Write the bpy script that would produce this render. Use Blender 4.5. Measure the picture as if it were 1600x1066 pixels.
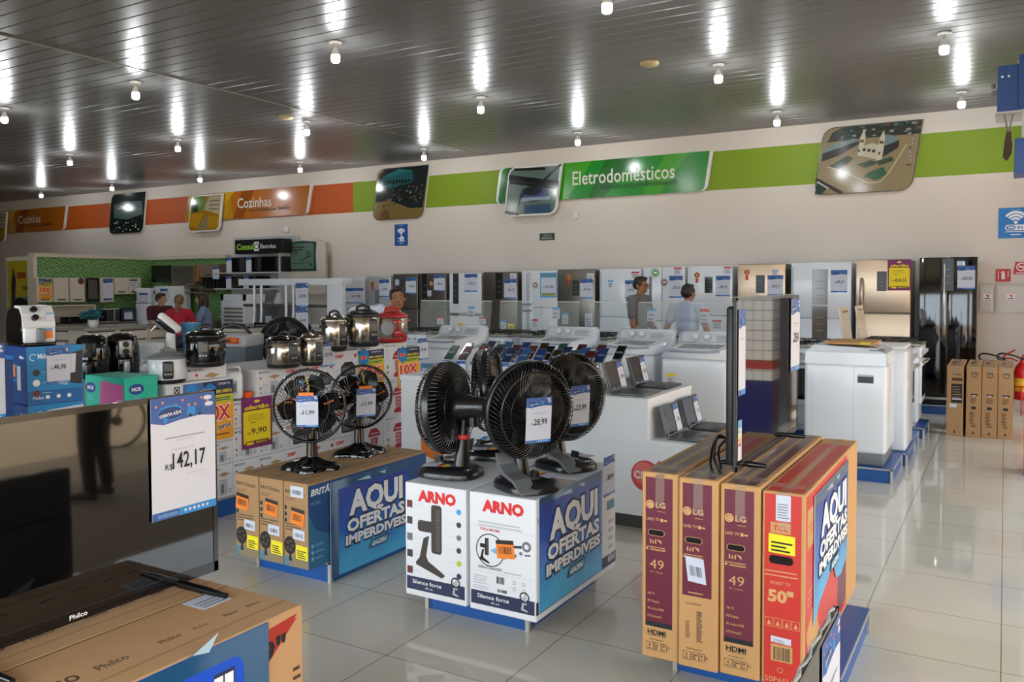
import bpy, bmesh, math, random
from mathutils import Vector as V, Matrix as M
sc = bpy.context.scene
for o in list(bpy.data.objects): bpy.data.objects.remove(o)
PI = math.pi
random.seed(7)
# ------------------------------------------------------------------ camera
YAW, PITCH, ROLL, FPX, CX, CY, EYE = 0.53431253, 0.03436255, -0.003154, 1314.25, 792.77, 491.96, 1.65
_c, _s, _p, _q = math.cos(YAW), math.sin(YAW), math.cos(PITCH), math.sin(PITCH)
FW = V((-_s*_p, _c*_p, -_q)); RT = V((_c, _s, 0)); UP = RT.cross(FW)
RT, UP = math.cos(ROLL)*RT + math.sin(ROLL)*UP, -math.sin(ROLL)*RT + math.cos(ROLL)*UP
cd = bpy.data.cameras.new('camera'); cam = bpy.data.objects.new('camera', cd); sc.collection.objects.link(cam)
m = M((RT, UP, -FW)).transposed().to_4x4(); m.translation = V((0, 0, EYE)); cam.matrix_world = m
cd.sensor_fit = 'HORIZONTAL'; cd.sensor_width = 36; cd.lens = FPX/1600*36
cd.shift_x = (800-CX)/1600; cd.shift_y = (CY-533)/1600
cd.clip_start = 0.02; cd.clip_end = 300
sc.camera = cam
# ------------------------------------------------------------------ light and exposure
sc.view_settings.view_transform = 'Standard'; sc.view_settings.look = 'None'
sc.view_settings.gamma = 1; sc.view_settings.use_curve_mapping = False
sc.view_settings.exposure = 0.38
sc.cycles.use_denoising = True
sc.cycles.max_bounces = 8; sc.cycles.diffuse_bounces = 4; sc.cycles.glossy_bounces = 4
sc.cycles.sample_clamp_indirect = 6; sc.cycles.caustics_reflective = False; sc.cycles.caustics_refractive = False
w = bpy.data.worlds.new('daylight'); sc.world = w; w.use_nodes = True
bg = w.node_tree.nodes['Background']; bg.inputs[0].default_value = (0.80, 0.91, 1.0, 1); bg.inputs[1].default_value = 5.0
sd = bpy.data.lights.new('sun', 'SUN'); sun = bpy.data.objects.new('sun', sd); sc.collection.objects.link(sun)
sd.energy = 7.5; sd.angle = 0.01; sd.color = (1, 0.94, 0.84)
sun.rotation_euler = V((0.25, 0.35, -1)).to_track_quat('-Z', 'Y').to_euler()
BULB_W = 13.0

# ------------------------------------------------------------------ helpers
def at(px, py, x=None, y=None, z=None):
    """a point of the place seen at that spot of the photograph, on the given plane"""
    r = (px-CX)/FPX*RT + (CY-py)/FPX*UP + FW
    t = (z-EYE)/r.z if z is not None else (y/r.y if y is not None else x/r.x)
    return V((0, 0, EYE)) + t*r
def lin(h):
    h = h.lstrip('#'); out = []
    for i in (0, 2, 4):
        c = int(h[i:i+2], 16)/255
        out.append(c/12.92 if c <= 0.04045 else ((c+0.055)/1.055)**2.4)
    return (*out, 1)
MATS = {}
def mat(name, col='#808080', rough=0.5, metal=0.0, emit=None, es=1.0, trans=0.0, alpha=1.0, noise=0.0, nscale=8.0, bump=0.0, coat=0.0, stretch=None, spec=None):
    if name in MATS: return MATS[name]
    m = bpy.data.materials.new(name); m.use_nodes = True; MATS[name] = m
    nt = m.node_tree; b = nt.nodes['Principled BSDF']
    c = lin(col) if isinstance(col, str) else (*col, 1)
    b.inputs['Base Color'].default_value = c
    b.inputs['Roughness'].default_value = rough; b.inputs['Metallic'].default_value = metal
    b.inputs['Coat Weight'].default_value = coat; b.inputs['Coat Roughness'].default_value = 0.06
    if spec is not None: b.inputs['Specular IOR Level'].default_value = spec
    if trans: b.inputs['Transmission Weight'].default_value = trans
    if alpha < 1: b.inputs['Alpha'].default_value = alpha
    if emit: b.inputs['Emission Color'].default_value = lin(emit); b.inputs['Emission Strength'].default_value = es
    if noise or bump:
        tc = nt.nodes.new('ShaderNodeTexCoord'); mp = nt.nodes.new('ShaderNodeMapping'); nz = nt.nodes.new('ShaderNodeTexNoise')
        nt.links.new(tc.outputs['Object'], mp.inputs[0]); nt.links.new(mp.outputs[0], nz.inputs['Vector'])
        if stretch: mp.inputs['Scale'].default_value = stretch
        nz.inputs['Scale'].default_value = nscale; nz.inputs['Detail'].default_value = 4
        if noise:
            mx = nt.nodes.new('ShaderNodeMix'); mx.data_type = 'RGBA'
            mx.inputs['A'].default_value = tuple(max(0, x*(1-noise)) for x in c[:3])+(1,)
            mx.inputs['B'].default_value = tuple(min(1, x*(1+noise)) for x in c[:3])+(1,)
            nt.links.new(nz.outputs['Fac'], mx.inputs['Factor']); nt.links.new(mx.outputs['Result'], b.inputs['Base Color'])
        if bump:
            bp = nt.nodes.new('ShaderNodeBump'); bp.inputs['Strength'].default_value = bump; bp.inputs['Distance'].default_value = 0.002
            nt.links.new(nz.outputs['Fac'], bp.inputs['Height']); nt.links.new(bp.outputs[0], b.inputs['Normal'])
    return m
class MB:
    """collects shapes into one mesh"""
    def __init__(s, T=None): s.v = []; s.f = []; s.k = []; s.sm = []; s.mats = []; s.T = T or M()
    def mi(s, m):
        if m not in s.mats: s.mats.append(m)
        return s.mats.index(m)
    def add(s, vs, fs, m, smooth=False):
        b = len(s.v); k = s.mi(m); T = s.T
        s.v += [tuple(T @ V(p)) for p in vs]
        for f in fs: s.f.append(tuple(b+i for i in f)); s.k.append(k); s.sm.append(smooth)
    def quad(s, a, b, c, d, m): s.add([a, b, c, d], [(0, 1, 2, 3)], m)
    def box(s, a, b, m, r=0.0, seg=2, top=None, sides=None):
        """box between corners a and b; r rounds the edges; top, sides: {face: material}"""
        x0, y0, z0 = (min(p, q) for p, q in zip(a, b)); x1, y1, z1 = (max(p, q) for p, q in zip(a, b))
        if r <= 0:
            vs = [(x0, y0, z0), (x1, y0, z0), (x1, y1, z0), (x0, y1, z0), (x0, y0, z1), (x1, y0, z1), (x1, y1, z1), (x0, y1, z1)]
            fs = {'-z': (0, 3, 2, 1), '+z': (4, 5, 6, 7), '-y': (0, 1, 5, 4), '+y': (2, 3, 7, 6), '-x': (0, 4, 7, 3), '+x': (1, 2, 6, 5)}
            sides = sides or {}
            for n, f in fs.items(): s.add([vs[i] for i in f], [(0, 1, 2, 3)], sides.get(n, m))
        else:
            bm = bmesh.new(); bmesh.ops.create_cube(bm, size=1)
            for v in bm.verts: v.co = V(((x0+x1)/2+v.co.x*(x1-x0), (y0+y1)/2+v.co.y*(y1-y0), (z0+z1)/2+v.co.z*(z1-z0)))
            r = min(r, 0.49*min(x1-x0, y1-y0, z1-z0))
            bmesh.ops.bevel(bm, geom=bm.edges[:], offset=r, segments=seg, affect='EDGES', profile=0.5)
            s.bm(bm, m, smooth=seg > 1 and r > 0.004)
    def bm(s, bm, m, smooth=False):
        bm.verts.index_update()
        s.add([v.co.copy() for v in bm.verts], [tuple(v.index for v in f.verts) for f in bm.faces], m, smooth); bm.free()
    def cone(s, p0, p1, r0, r1, m, n=16, caps=True, smooth=True):
        p0, p1 = V(p0), V(p1); d = (p1-p0).normalized(); a = d.orthogonal().normalized(); b = d.cross(a)
        vs = [p0+r0*(math.cos(2*PI*i/n)*a+math.sin(2*PI*i/n)*b) for i in range(n)]+[p1+r1*(math.cos(2*PI*i/n)*a+math.sin(2*PI*i/n)*b) for i in range(n)]
        s.add(vs, [(i, (i+1) % n, n+(i+1) % n, n+i) for i in range(n)], m, smooth)
        if caps:
            s.add(vs[:n], [tuple(range(n-1, -1, -1))], m); s.add(vs[n:], [tuple(range(n))], m)
    def cyl(s, p0, p1, r, m, n=16, caps=True, smooth=True): s.cone(p0, p1, r, r, m, n, caps, smooth)
    def lathe(s, prof, m, n=24, c=(0, 0, 0), axis='z', smooth=True, sx=1, sy=1):
        """revolve (radius, height) points about an axis through c"""
        c = V(c); vs = []; fs = []
        for r, h in prof:
            for i in range(n):
                t = 2*PI*i/n; p = V((r*math.cos(t)*sx, r*math.sin(t)*sy, h))
                if axis == 'y': p = V((p.x, -p.z, p.y))
                elif axis == 'x': p = V((p.z, p.x, p.y))
                vs.append(c+p)
        for j in range(len(prof)-1):
            for i in range(n): fs.append((j*n+i, j*n+(i+1) % n, (j+1)*n+(i+1) % n, (j+1)*n+i))
        s.add(vs, fs, m, smooth)
        for j, rev in ((0, True), (len(prof)-1, False)):
            if prof[j][0] > 1e-4:
                f = tuple(range(j*n, j*n+n)); s.add([vs[i] for i in f], [tuple(range(n-1, -1, -1)) if rev else tuple(range(n))], m)
    def ball(s, c, rx, ry, rz, m, n=16, k=10):
        prof = [(math.sin(PI*j/k), -math.cos(PI*j/k)) for j in range(k+1)]; c = V(c)
        vs = [c+V((rx*r*math.cos(2*PI*i/n), ry*r*math.sin(2*PI*i/n), rz*h)) for r, h in prof for i in range(n)]
        s.add(vs, [(j*n+i, j*n+(i+1) % n, (j+1)*n+(i+1) % n, (j+1)*n+i) for j in range(k) for i in range(n)], m, True)
    def tube(s, pts, r, m, n=6, closed=False, rs=None):
        pts = [V(p) for p in pts]; N = len(pts); rings = []; a = None
        for i in range(N):
            if closed: d = pts[(i+1) % N]-pts[i-1]
            else: d = pts[min(i+1, N-1)]-pts[max(i-1, 0)]
            if d.length < 1e-9: d = V((0, 0, 1))
            d.normalize()
            a = d.orthogonal() if a is None else a-d*a.dot(d)
            if a.length < 1e-6: a = d.orthogonal()
            a.normalize(); b = d.cross(a); q = rs[i] if rs else r
            rings.append([pts[i]+q*(math.cos(2*PI*k/n)*a+math.sin(2*PI*k/n)*b) for k in range(n)])
        vs = [p for g in rings for p in g]; L = N if closed else N-1
        s.add(vs, [(i*n+k, i*n+(k+1) % n, ((i+1) % N)*n+(k+1) % n, ((i+1) % N)*n+k) for i in range(L) for k in range(n)], m, n > 4)
        if not closed:
            s.add(rings[0], [tuple(range(n-1, -1, -1))], m); s.add(rings[-1], [tuple(range(n))], m)
    def prism(s, poly, o, u, v, depth, m, m2=None, smooth=False):
        """outline poly (2D) laid on o,u,v and given depth backwards from its face"""
        o, u, v = V(o), V(u), V(v); nrm = u.cross(v).normalized(); n = len(poly)
        A = [o+u*a+v*b for a, b in poly]; B = [p-nrm*depth for p in A]
        s.add(A, [tuple(range(n))], m); s.add(B, [tuple(range(n-1, -1, -1))], m2 or m)
        s.add(A+B, [(i, n+i, n+(i+1) % n, (i+1) % n) for i in range(n)], m2 or m, smooth)
    def loft(s, rings, m, smooth=True, caps=True):
        n = len(rings[0]); vs = [p for r in rings for p in r]
        s.add(vs, [(j*n+i, j*n+(i+1) % n, (j+1)*n+(i+1) % n, (j+1)*n+i) for j in range(len(rings)-1) for i in range(n)], m, smooth)
        if caps: s.add(rings[0], [tuple(range(n-1, -1, -1))], m); s.add(rings[-1], [tuple(range(n))], m)
    def build(s, name, parent=None, loc=None, rz=0):
        me = bpy.data.meshes.new(name); me.from_pydata(s.v, [], s.f)
        for m in s.mats: me.materials.append(m)
        me.polygons.foreach_set('material_index', s.k); me.polygons.foreach_set('use_smooth', s.sm); me.update()
        o = bpy.data.objects.new(name, me); sc.collection.objects.link(o)
        if parent: o.parent = parent
        if loc is not None: o.location = loc
        if rz: o.rotation_euler[2] = rz
        return o
def curve(pts, n=4):
    """smooth path through the points"""
    P = [V(p) for p in pts]; out = []
    for i in range(len(P)-1):
        a, b, c, d = P[max(i-1, 0)], P[i], P[i+1], P[min(i+2, len(P)-1)]
        for k in range(n):
            t = k/n; out.append(.5*((2*b)+(c-a)*t+(2*a-5*b+4*c-d)*t*t+(3*b-a-3*c+d)*t**3))
    return out+[P[-1]]
def rrect(x0, y0, x1, y1, r, k=5, corners='abcd'):
    """rounded rectangle outline, counter-clockwise; corners a=lower left, b=lower right, c=upper right, d=upper left"""
    P = []
    for n, cx, cy, t in (('a', x0, y0, PI), ('b', x1, y0, 1.5*PI), ('c', x1, y1, 0), ('d', x0, y1, .5*PI)):
        if n not in corners: P.append((cx, cy)); continue
        ox = cx+(r if cx == x0 else -r); oy = cy+(r if cy == y0 else -r)
        P += [(ox+r*math.cos(t+.5*PI*i/k), oy+r*math.sin(t+.5*PI*i/k)) for i in range(k+1)]
    return P
_txt = {}
def text_geo(s, bold):
    if (s, bold) in _txt: return _txt[s, bold]
    cu = bpy.data.curves.new('letters', 'FONT'); cu.body = s; cu.size = 1; cu.offset = bold; cu.resolution_u = 2
    ob = bpy.data.objects.new('letters', cu)
    me = ob.to_mesh()
    vs = [(v.co.x, v.co.y) for v in me.vertices]; fs = [tuple(p.vertices) for p in me.polygons]
    nz = [p.normal.z for p in me.polygons]
    ob.to_mesh_clear(); bpy.data.objects.remove(ob); bpy.data.curves.remove(cu)
    fs = [f if z > 0 else f[::-1] for f, z in zip(fs, nz)]
    xs = [v[0] for v in vs] or [0]
    _txt[s, bold] = (vs, fs, min(xs), max(xs)); return _txt[s, bold]
CAP = 0.73
class Deco:
    """flat print laid on a face: origin o (lower left), unit directions u (right) and v (up)"""
    def __init__(s, mb, o, u, v, eps=0.0005): s.mb, s.o, s.u, s.v = mb, V(o), V(u).normalized(), V(v).normalized(); s.n = s.u.cross(s.v); s.l = 1; s.e = max(eps*.12, .00004)
    def P(s, pts): return [s.o+s.u*a+s.v*b+s.n*(s.e*s.l) for a, b in pts]
    def poly(s, pts, m): s.mb.add(s.P(pts), [tuple(range(len(pts)))], m); s.l += 1
    def rect(s, x0, y0, x1, y1, m): s.poly([(x0, y0), (x1, y0), (x1, y1), (x0, y1)], m)
    def disc(s, x, y, r, m, n=20, ry=None): s.poly([(x+r*math.cos(2*PI*i/n), y+(ry or r)*math.sin(2*PI*i/n)) for i in range(n)], m)
    def ring(s, x, y, r, t, m, n=28, a0=0, a1=2*PI):
        P = s.P([(x+q*math.cos(a0+(a1-a0)*i/n), y+q*math.sin(a0+(a1-a0)*i/n)) for q in (r-t, r) for i in range(n+1)])
        s.mb.add(P, [(i, n+1+i, n+2+i, i+1) for i in range(n)], m); s.l += 1
    def line(s, a, b, t, m):
        a, b = V((*a, 0)), V((*b, 0)); d = (b-a).normalized(); q = V((-d.y, d.x, 0))*t/2
        s.poly([tuple((a-q)[:2]), tuple((b-q)[:2]), tuple((b+q)[:2]), tuple((a+q)[:2])], m)
    def text(s, t, x, y, h, m, w=None, bold=0.0, al='l', rot=0.0, ital=0.0, arc=None):
        vs, fs, x0, x1 = text_geo(t, bold); k = h/CAP; kx = k if w is None else w/max(1e-6, x1-x0); W = (x1-x0)*kx
        ox = {'l': 0, 'c': -W/2, 'r': -W}[al]; ca, sa = math.cos(rot), math.sin(rot); out = []
        for a, b in vs:
            a, b = (a-x0)*kx+ox+ital*b*k, b*k
            out.append((x+a*ca-b*sa, y+a*sa+b*ca))
        s.mb.add(s.P(out), fs, m); s.l += 1; return W
    def lines(s, x0, y0, x1, y1, n, m, fill=0.45, ragged=0.35):
        """rows of tiny illegible print"""
        dy = (y1-y0)/n
        for i in range(n):
            q = 1-ragged*random.random(); s.mb.add(s.P([(x0, y0+i*dy), (x0+(x1-x0)*q, y0+i*dy), (x0+(x1-x0)*q, y0+(i+fill)*dy), (x0, y0+(i+fill)*dy)]), [(0, 1, 2, 3)], m)
        s.l += 1
    def barcode(s, x0, y0, x1, y1, m, n=18):
        q = x0; wd = (x1-x0)/n
        for i in range(n):
            a = wd*(0.25+0.55*random.random())
            s.mb.add(s.P([(q, y0), (q+a, y0), (q+a, y1), (q, y1)]), [(0, 1, 2, 3)], m); q += wd
        s.l += 1
def tag(o, label=None, cat=None, group=None, kind=None):
    if label: o['label'] = label
    if cat: o['category'] = cat
    if group: o['group'] = group
    if kind: o['kind'] = kind
    return o
def thing(name, label, cat, loc=(0, 0, 0), rz=0, group=None):
    o = bpy.data.objects.new(name, None); sc.collection.objects.link(o); o.empty_display_size = 0.1
    o.location = loc; o.rotation_euler = (0, 0, rz); return tag(o, label, cat, group)
def kids(o): return [c for c in bpy.data.objects if c.parent == o]
def dup(o, loc, rz=None, label=None, group=None):
    def cp(a, par):
        c = a.copy(); sc.collection.objects.link(c)
        if par: c.parent = par
        for k in a.children: cp(k, c)
        return c
    r = cp(o, None); r.location = loc
    if rz is not None: r.rotation_euler[2] = rz
    if label: r['label'] = label
    if group: r['group'] = group
    return r
ORD = ['first', 'second', 'third', 'fourth', 'fifth', 'sixth', 'seventh', 'eighth', 'ninth', 'tenth', 'eleventh', 'twelfth']
# ------------------------------------------------------------------ materials
WHITE = mat('white_enamel', '#dde3eb', 0.25, coat=0.3)
WPLAS = mat('white_plastic', '#dfe1e2', 0.35)
PAPER = mat('white_paper', '#cdd2e0', 0.7)
BLACK = mat('black_plastic', '#0e0e10', 0.3)
GLOSSB = mat('gloss_black', '#060608', 0.06, coat=0.6)
DARK = mat('dark_grey', '#2a2b2e', 0.4)
GREY = mat('grey_plastic', '#6f757a', 0.4)
LGREY = mat('light_grey', '#b4b7ba', 0.45)
INK = mat('black_ink', '#1a1a1d', 0.7)
GINK = mat('grey_ink', '#8a8c92', 0.7)
LINK = mat('pale_ink', '#bdbfc5', 0.7)
WINK = mat('white_ink', '#f2f3f5', 0.6)
RED = mat('red_print', '#d3202a', 0.5)
BLUE = mat('blue_print', '#1a49a8', 0.5)
SKYB = mat('light_blue_print', '#4fa0dc', 0.5)
PALEB = mat('pale_blue_print', '#7fb4dc', 0.5)
NAVY = mat('navy_print', '#252d4e', 0.5)
ORANGE = mat('orange_print', '#f08a28', 0.55)
YELLOW = mat('yellow_print', '#f6d90e', 0.55)
GREEN = mat('green_print', '#4cae3c', 0.5)
PURPLE = mat('purple_print', '#7d2558', 0.5)
BROWNP = mat('brown_print', '#6a2f22', 0.5)
KRAFT = mat('kraft_cardboard', '#b98a57', 0.75, noise=0.07, nscale=14, bump=0.1)
KRAFTD = mat('brown_cardboard', '#a88259', 0.75, noise=0.08, nscale=14, bump=0.1)
INOX = mat('brushed_steel', '#a8a49c', 0.28, metal=0.9, noise=0.05, nscale=6, stretch=(1, 1, 60))
INOXD = mat('dark_brushed_steel', '#6f6a63', 0.3, metal=0.85, noise=0.05, nscale=6, stretch=(1, 1, 60))
CHROME = mat('chrome', '#cfcfcf', 0.12, metal=1)
GLASSD = mat('dark_glass', '#0a0a0c', 0.04, coat=0.5)
GLASS = mat('clear_glass', '#dfe9e6', 0.03, trans=0.0, alpha=0.13)
TAPE = mat('clear_tape', '#d9cdb8', 0.1, alpha=0.2)
PLINTH = mat('blue_laminate', '#0b4f96', 0.35, noise=0.05)
PEDGE = mat('aluminium_edge', '#b9b6ac', 0.35, metal=0.5)
# ------------------------------------------------------------------ the room
YW, HC = 12.8, 3.98          # back wall, ceiling
XL, XF, YB = -34.0, 0.42, -2.4  # far left wall, shop front line, wall behind
def floor_mat():
    m = mat('polished_porcelain', '#b3ab9b', 0.04, coat=0.0); nt = m.node_tree; b = nt.nodes['Principled BSDF']
    tc = nt.nodes.new('ShaderNodeTexCoord'); mp = nt.nodes.new('ShaderNodeMapping'); br = nt.nodes.new('ShaderNodeTexBrick')
    nt.links.new(tc.outputs['Object'], mp.inputs[0]); nt.links.new(mp.outputs[0], br.inputs['Vector'])
    mp.inputs['Location'].default_value = (-0.008, -0.545, 0)
    br.offset = 0; br.inputs['Scale'].default_value = 1; br.inputs['Brick Width'].default_value = 0.592; br.inputs['Row Height'].default_value = 0.592
    br.inputs['Mortar Size'].default_value = 0.0022; br.inputs['Mortar Smooth'].default_value = 0.1; br.inputs['Bias'].default_value = 0
    br.inputs['Color1'].default_value = lin('#dcd6c8'); br.inputs['Color2'].default_value = lin('#d7d0c1'); br.inputs['Mortar'].default_value = lin('#7d6d5c')
    nz = nt.nodes.new('ShaderNodeTexNoise'); nz.inputs['Scale'].default_value = 1.6; nz.inputs['Detail'].default_value = 6
    nt.links.new(tc.outputs['Object'], nz.inputs['Vector'])
    mx = nt.nodes.new('ShaderNodeMix'); mx.data_type = 'RGBA'; mx.blend_type = 'MULTIPLY'; mx.inputs['Factor'].default_value = 0.2
    nt.links.new(br.outputs['Color'], mx.inputs['A']); nt.links.new(nz.outputs['Fac'], mx.inputs['B']); nt.links.new(mx.outputs['Result'], b.inputs['Base Color'])
    return m
mb = MB(); mb.box((XL, YB, -0.12), (XF, YW+0.2, 0), floor_mat()); tag(mb.build('floor'), kind='structure')
# ceiling of long glossy slats that run along the back wall: real grooves
CEIL = mat('grey_slat_ceiling', '#5f5e5d', 0.3, coat=0.0); GROOVE = mat('ceiling_groove', '#4a4846', 0.5)
mb = MB(); p = 0.2; y = -2.32
mb.box((XL, YB, HC+0.02), (XF, YW+0.2, HC+0.12), GROOVE)
while y < YW:
    y1 = min(y+p-0.008, YW+0.1)
    for x0, x1 in ((XL, -8.03), (-8.0, XF)):
        mb.add([(x0, y, HC+.02), (x0, y+.006, HC), (x0, y1-.006, HC), (x0, y1, HC+.02), (x1, y, HC+.02), (x1, y+.006, HC), (x1, y1-.006, HC), (x1, y1, HC+.02)],
               [(0, 1, 5, 4), (1, 2, 6, 5), (2, 3, 7, 6)], CEIL)
    y += p
tag(mb.build('ceiling'), kind='structure')
mb = MB(); mb.box((-8.03, YB, HC-0.008), (-8.0, YW, HC+0.015), mat('ceiling_strip', '#8f8b86', 0.3)); tag(mb.build('trim_1'), kind='structure')
# back wall with its painted band, orange on the left and green on the right
WALL = mat('wall_paint', '#d9d1c8', 0.7, noise=0.02, nscale=0.5); OBAND = mat('orange_band_paint', '#b8520f', 0.6); GBAND = mat('green_band_paint', '#7d9a0a', 0.6)
mb = MB(); T = 0.2; xs = [XL, -11.1, 1.9]; zs = [0, 3.11, 3.7, HC+.1]
for i in range(2):
    for j in range(3):
        mm = WALL if j != 1 else (OBAND if i == 0 else GBAND)
        mb.quad((xs[i], YW, zs[j]), (xs[i+1], YW, zs[j]), (xs[i+1], YW, zs[j+1]), (xs[i], YW, zs[j+1]), mm)
mb.box((XL, YW+.001, -.12), (1.9, YW+T, HC+.12), WALL)
tag(mb.build('wall_back'), kind='structure')
mb = MB(); mb.box((XL-.2, YB, -.12), (XL, YW+T, HC+.12), WALL); tag(mb.build('wall_left'), kind='structure')
mb = MB(); mb.box((XL, YB-.2, 3.2), (XF, YB, HC+.12), WALL)
mb.box((XL, YB-.2, -.12), (-11, YB, 3.2), WALL)
for x in (-4.6, -8.6): mb.box((x, YB-.2, -.12), (x+.35, YB, 3.2), WALL)
tag(mb.build('wall_front'), kind='structure')
# shop front on the right: open bays between tiled columns, lintel above, street outside
def tile_mat():
    m = mat('column_tiles', '#d8d2ca', 0.12); nt = m.node_tree; b = nt.nodes['Principled BSDF']
    g = nt.nodes.new('ShaderNodeNewGeometry'); sp = nt.nodes.new('ShaderNodeSeparateXYZ'); nt.links.new(g.outputs['Position'], sp.inputs[0])
    rp = nt.nodes.new('ShaderNodeValToRGB'); rp.color_ramp.interpolation = 'CONSTANT'
    e = rp.color_ramp.elements; e[0].position = 0; e[0].color = lin('#1d2263'); e[1].position = .70/4; e[1].color = lin('#d8d2ca')
    for q, c in ((.80/4, '#a81e20'), (.90/4, '#d8d2ca')): k = e.new(q); k.color = lin(c)
    dv = nt.nodes.new('ShaderNodeMath'); dv.operation = 'DIVIDE'; dv.inputs[1].default_value = 4; nt.links.new(sp.outputs['Z'], dv.inputs[0]); nt.links.new(dv.outputs[0], rp.inputs[0])
    ad = nt.nodes.new('ShaderNodeMath'); ad.operation = 'ADD'; nt.links.new(sp.outputs['X'], ad.inputs[0]); nt.links.new(sp.outputs['Y'], ad.inputs[1])
    lines = []
    for src in (ad.outputs[0], sp.outputs['Z']):
        mo = nt.nodes.new('ShaderNodeMath'); mo.operation = 'PINGPONG'; mo.inputs[1].default_value = .05; nt.links.new(src, mo.inputs[0])
        lt = nt.nodes.new('ShaderNodeMath'); lt.operation = 'LESS_THAN'; lt.inputs[1].default_value = .003; nt.links.new(mo.outputs[0], lt.inputs[0]); lines.append(lt)
    mxm = nt.nodes.new('ShaderNodeMath'); mxm.operation = 'MAXIMUM'; nt.links.new(lines[0].outputs[0], mxm.inputs[0]); nt.links.new(lines[1].outputs[0], mxm.inputs[1])
    mx = nt.nodes.new('ShaderNodeMix'); mx.data_type = 'RGBA'; nt.links.new(mxm.outputs[0], mx.inputs['Factor']); nt.links.new(rp.outputs[0], mx.inputs['A']); mx.inputs['B'].default_value = lin('#2a2a30')
    nt.links.new(mx.outputs['Result'], b.inputs['Base Color']); return m
TILE = tile_mat()
mb = MB(); mb.box((XF, YB-.2, 3.3), (XF+.3, YW+T, HC+.12), WALL)
for y in (YB, 1.1, 12.6): mb.box((XF, y, -.2), (XF+.3, y+.32, 3.3), TILE)
mb.box((.16, 8.45, -.1), (XF+.3, 8.75, 3.3), TILE); mb.box((XF, 10.35, -.1), (XF+.28, 10.6, 3.3), DARK)
tag(mb.build('wall_right'), kind='structure')
mb = MB(); mb.box((XF+.3, -14, -.3), (XF+2.6, 26, -.12), mat('pavement', '#9a8468', 0.85, noise=.1, nscale=1.2)); mb.box((XF+2.6, -30, -.4), (60, 44, -.3), mat('street_ground', '#ab9272', 0.9, noise=.08, nscale=.7))
mb.box((-40, -30, -.4), (XF+2.6, YB-.2, -.3), mat('street_ground'))
tag(mb.build('ground'), kind='structure')
mb = MB(); mb.box((15, -30, -.4), (15.4, 44, 4.5), mat('street_wall', '#c2a27a', 0.9, noise=.06, nscale=.5)); tag(mb.build('wall_street'), kind='structure')
mb = MB(); mb.box((XF+.31, YB, 3.25), (XF+3.8, YW, 3.33), mat('sky_blocker_sheet', '#9a9a98', 0.5)); tag(mb.build('awning', ), 'grey sheet awning over the pavement outside the shop front', 'awning')  # unseen sheet added over the pavement to cut sky light from the right
t = thing('street_banner', 'red banner with white letters standing outside the shop front', 'banner', (.86, 10.75, -.12), 0)
mb = MB(); mb.box((0, 0, .0), (.04, .04, 3.0), GREY); mb.box((.96, 0, .0), (1.0, .04, 3.0), GREY); mb.build('posts', t)
mb = MB(); mb.box((.04, 0, .9), (.96, .03, 2.95), mat('banner_red', '#a81a1e', .4)); d = Deco(mb, (.04, -.001, .9), V((1, 0, 0)), V((0, 0, 1)), .004); d.text('Claro', .06, 1.5, .26, WINK, .8, .03); mb.build('board', t)
# ------------------------------------------------------------------ ceiling lamps
BULB = mat('bulb_glass', '#ffffff', 0.3, emit='#f2f6ff', es=7)
mb = MB(); mb.lathe([(0.02, 0), (.055, 0), (.062, -.006), (.06, -.02), (.03, -.03), (.022, -.034)], WPLAS, 20); 
mb.cyl((0, 0, -.03), (0, 0, -.062), .014, LGREY, 12); _pl = mb
mb2 = MB(); mb2.lathe([(.016, -.06), (.02, -.066), (.026, -.085), (.038, -.115), (.041, -.128)], WPLAS, 20)
mb3 = MB(); mb3.lathe([(.041, -.128), (.043, -.14), (.043, -.175), (.04, -.19), (.03, -.2), (0, -.203)], BULB, 20)
lamp = thing('ceiling_lamp', '', 'lamp', (0, 0, 0), 0, 'bare bulb lamps on the ceiling')
_pl.build('ceiling_rose', lamp); mb2.build('bulb_neck', lamp); mb3.build('bulb', lamp)
rows = {5.92: [-2.62, -5.33, -8.22, -10.8], 8.52: [-0.5, -2.54, -5.4, -8.2, -10.85, -13.6, -16.4], 11.2: [-.47, -2.57, -5.42, -8.2, -10.95, -13.62, -16.4, -19.0]}
rown = {5.92: 'nearest ceiling row', 8.52: 'middle ceiling row', 11.2: 'ceiling row along the wall'}
SC = (HC-EYE)/(3.9-EYE)
first = True
for y, xs in rows.items():
    for i, x in enumerate(xs):
        lb = 'white bulb lamp, %s from the right in the %s' % (ORD[i], rown[y])
        loc = (x*SC, y*SC, HC-.001)
        if first: lamp.location = loc; lamp['label'] = lb; first = False
        else: dup(lamp, loc, None, lb)
        ld = bpy.data.lights.new('bulb_light', 'POINT'); lo = bpy.data.objects.new('bulb_light', ld); sc.collection.objects.link(lo)
        ld.energy = BULB_W; ld.shadow_soft_size = .05; ld.color = (.95, .98, 1); lo.location = (loc[0], loc[1], HC-.27)
def det(px, py, label):
    p = at(px, py, z=HC); mb = MB(); mb.lathe([(.10, 0), (.10, -.012), (.085, -.03), (.05, -.042), (0, -.045)], mat('yellowed_plastic', '#b3a377', .5), 24)
    tag(mb.build('smoke_detector', None, p), label, 'smoke detector', 'round ceiling detectors')
det(1015, 98, 'round yellowed detector on the ceiling right of the shop centre'); det(447, 182, 'round yellowed detector on the ceiling beside the dark seam')
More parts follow.
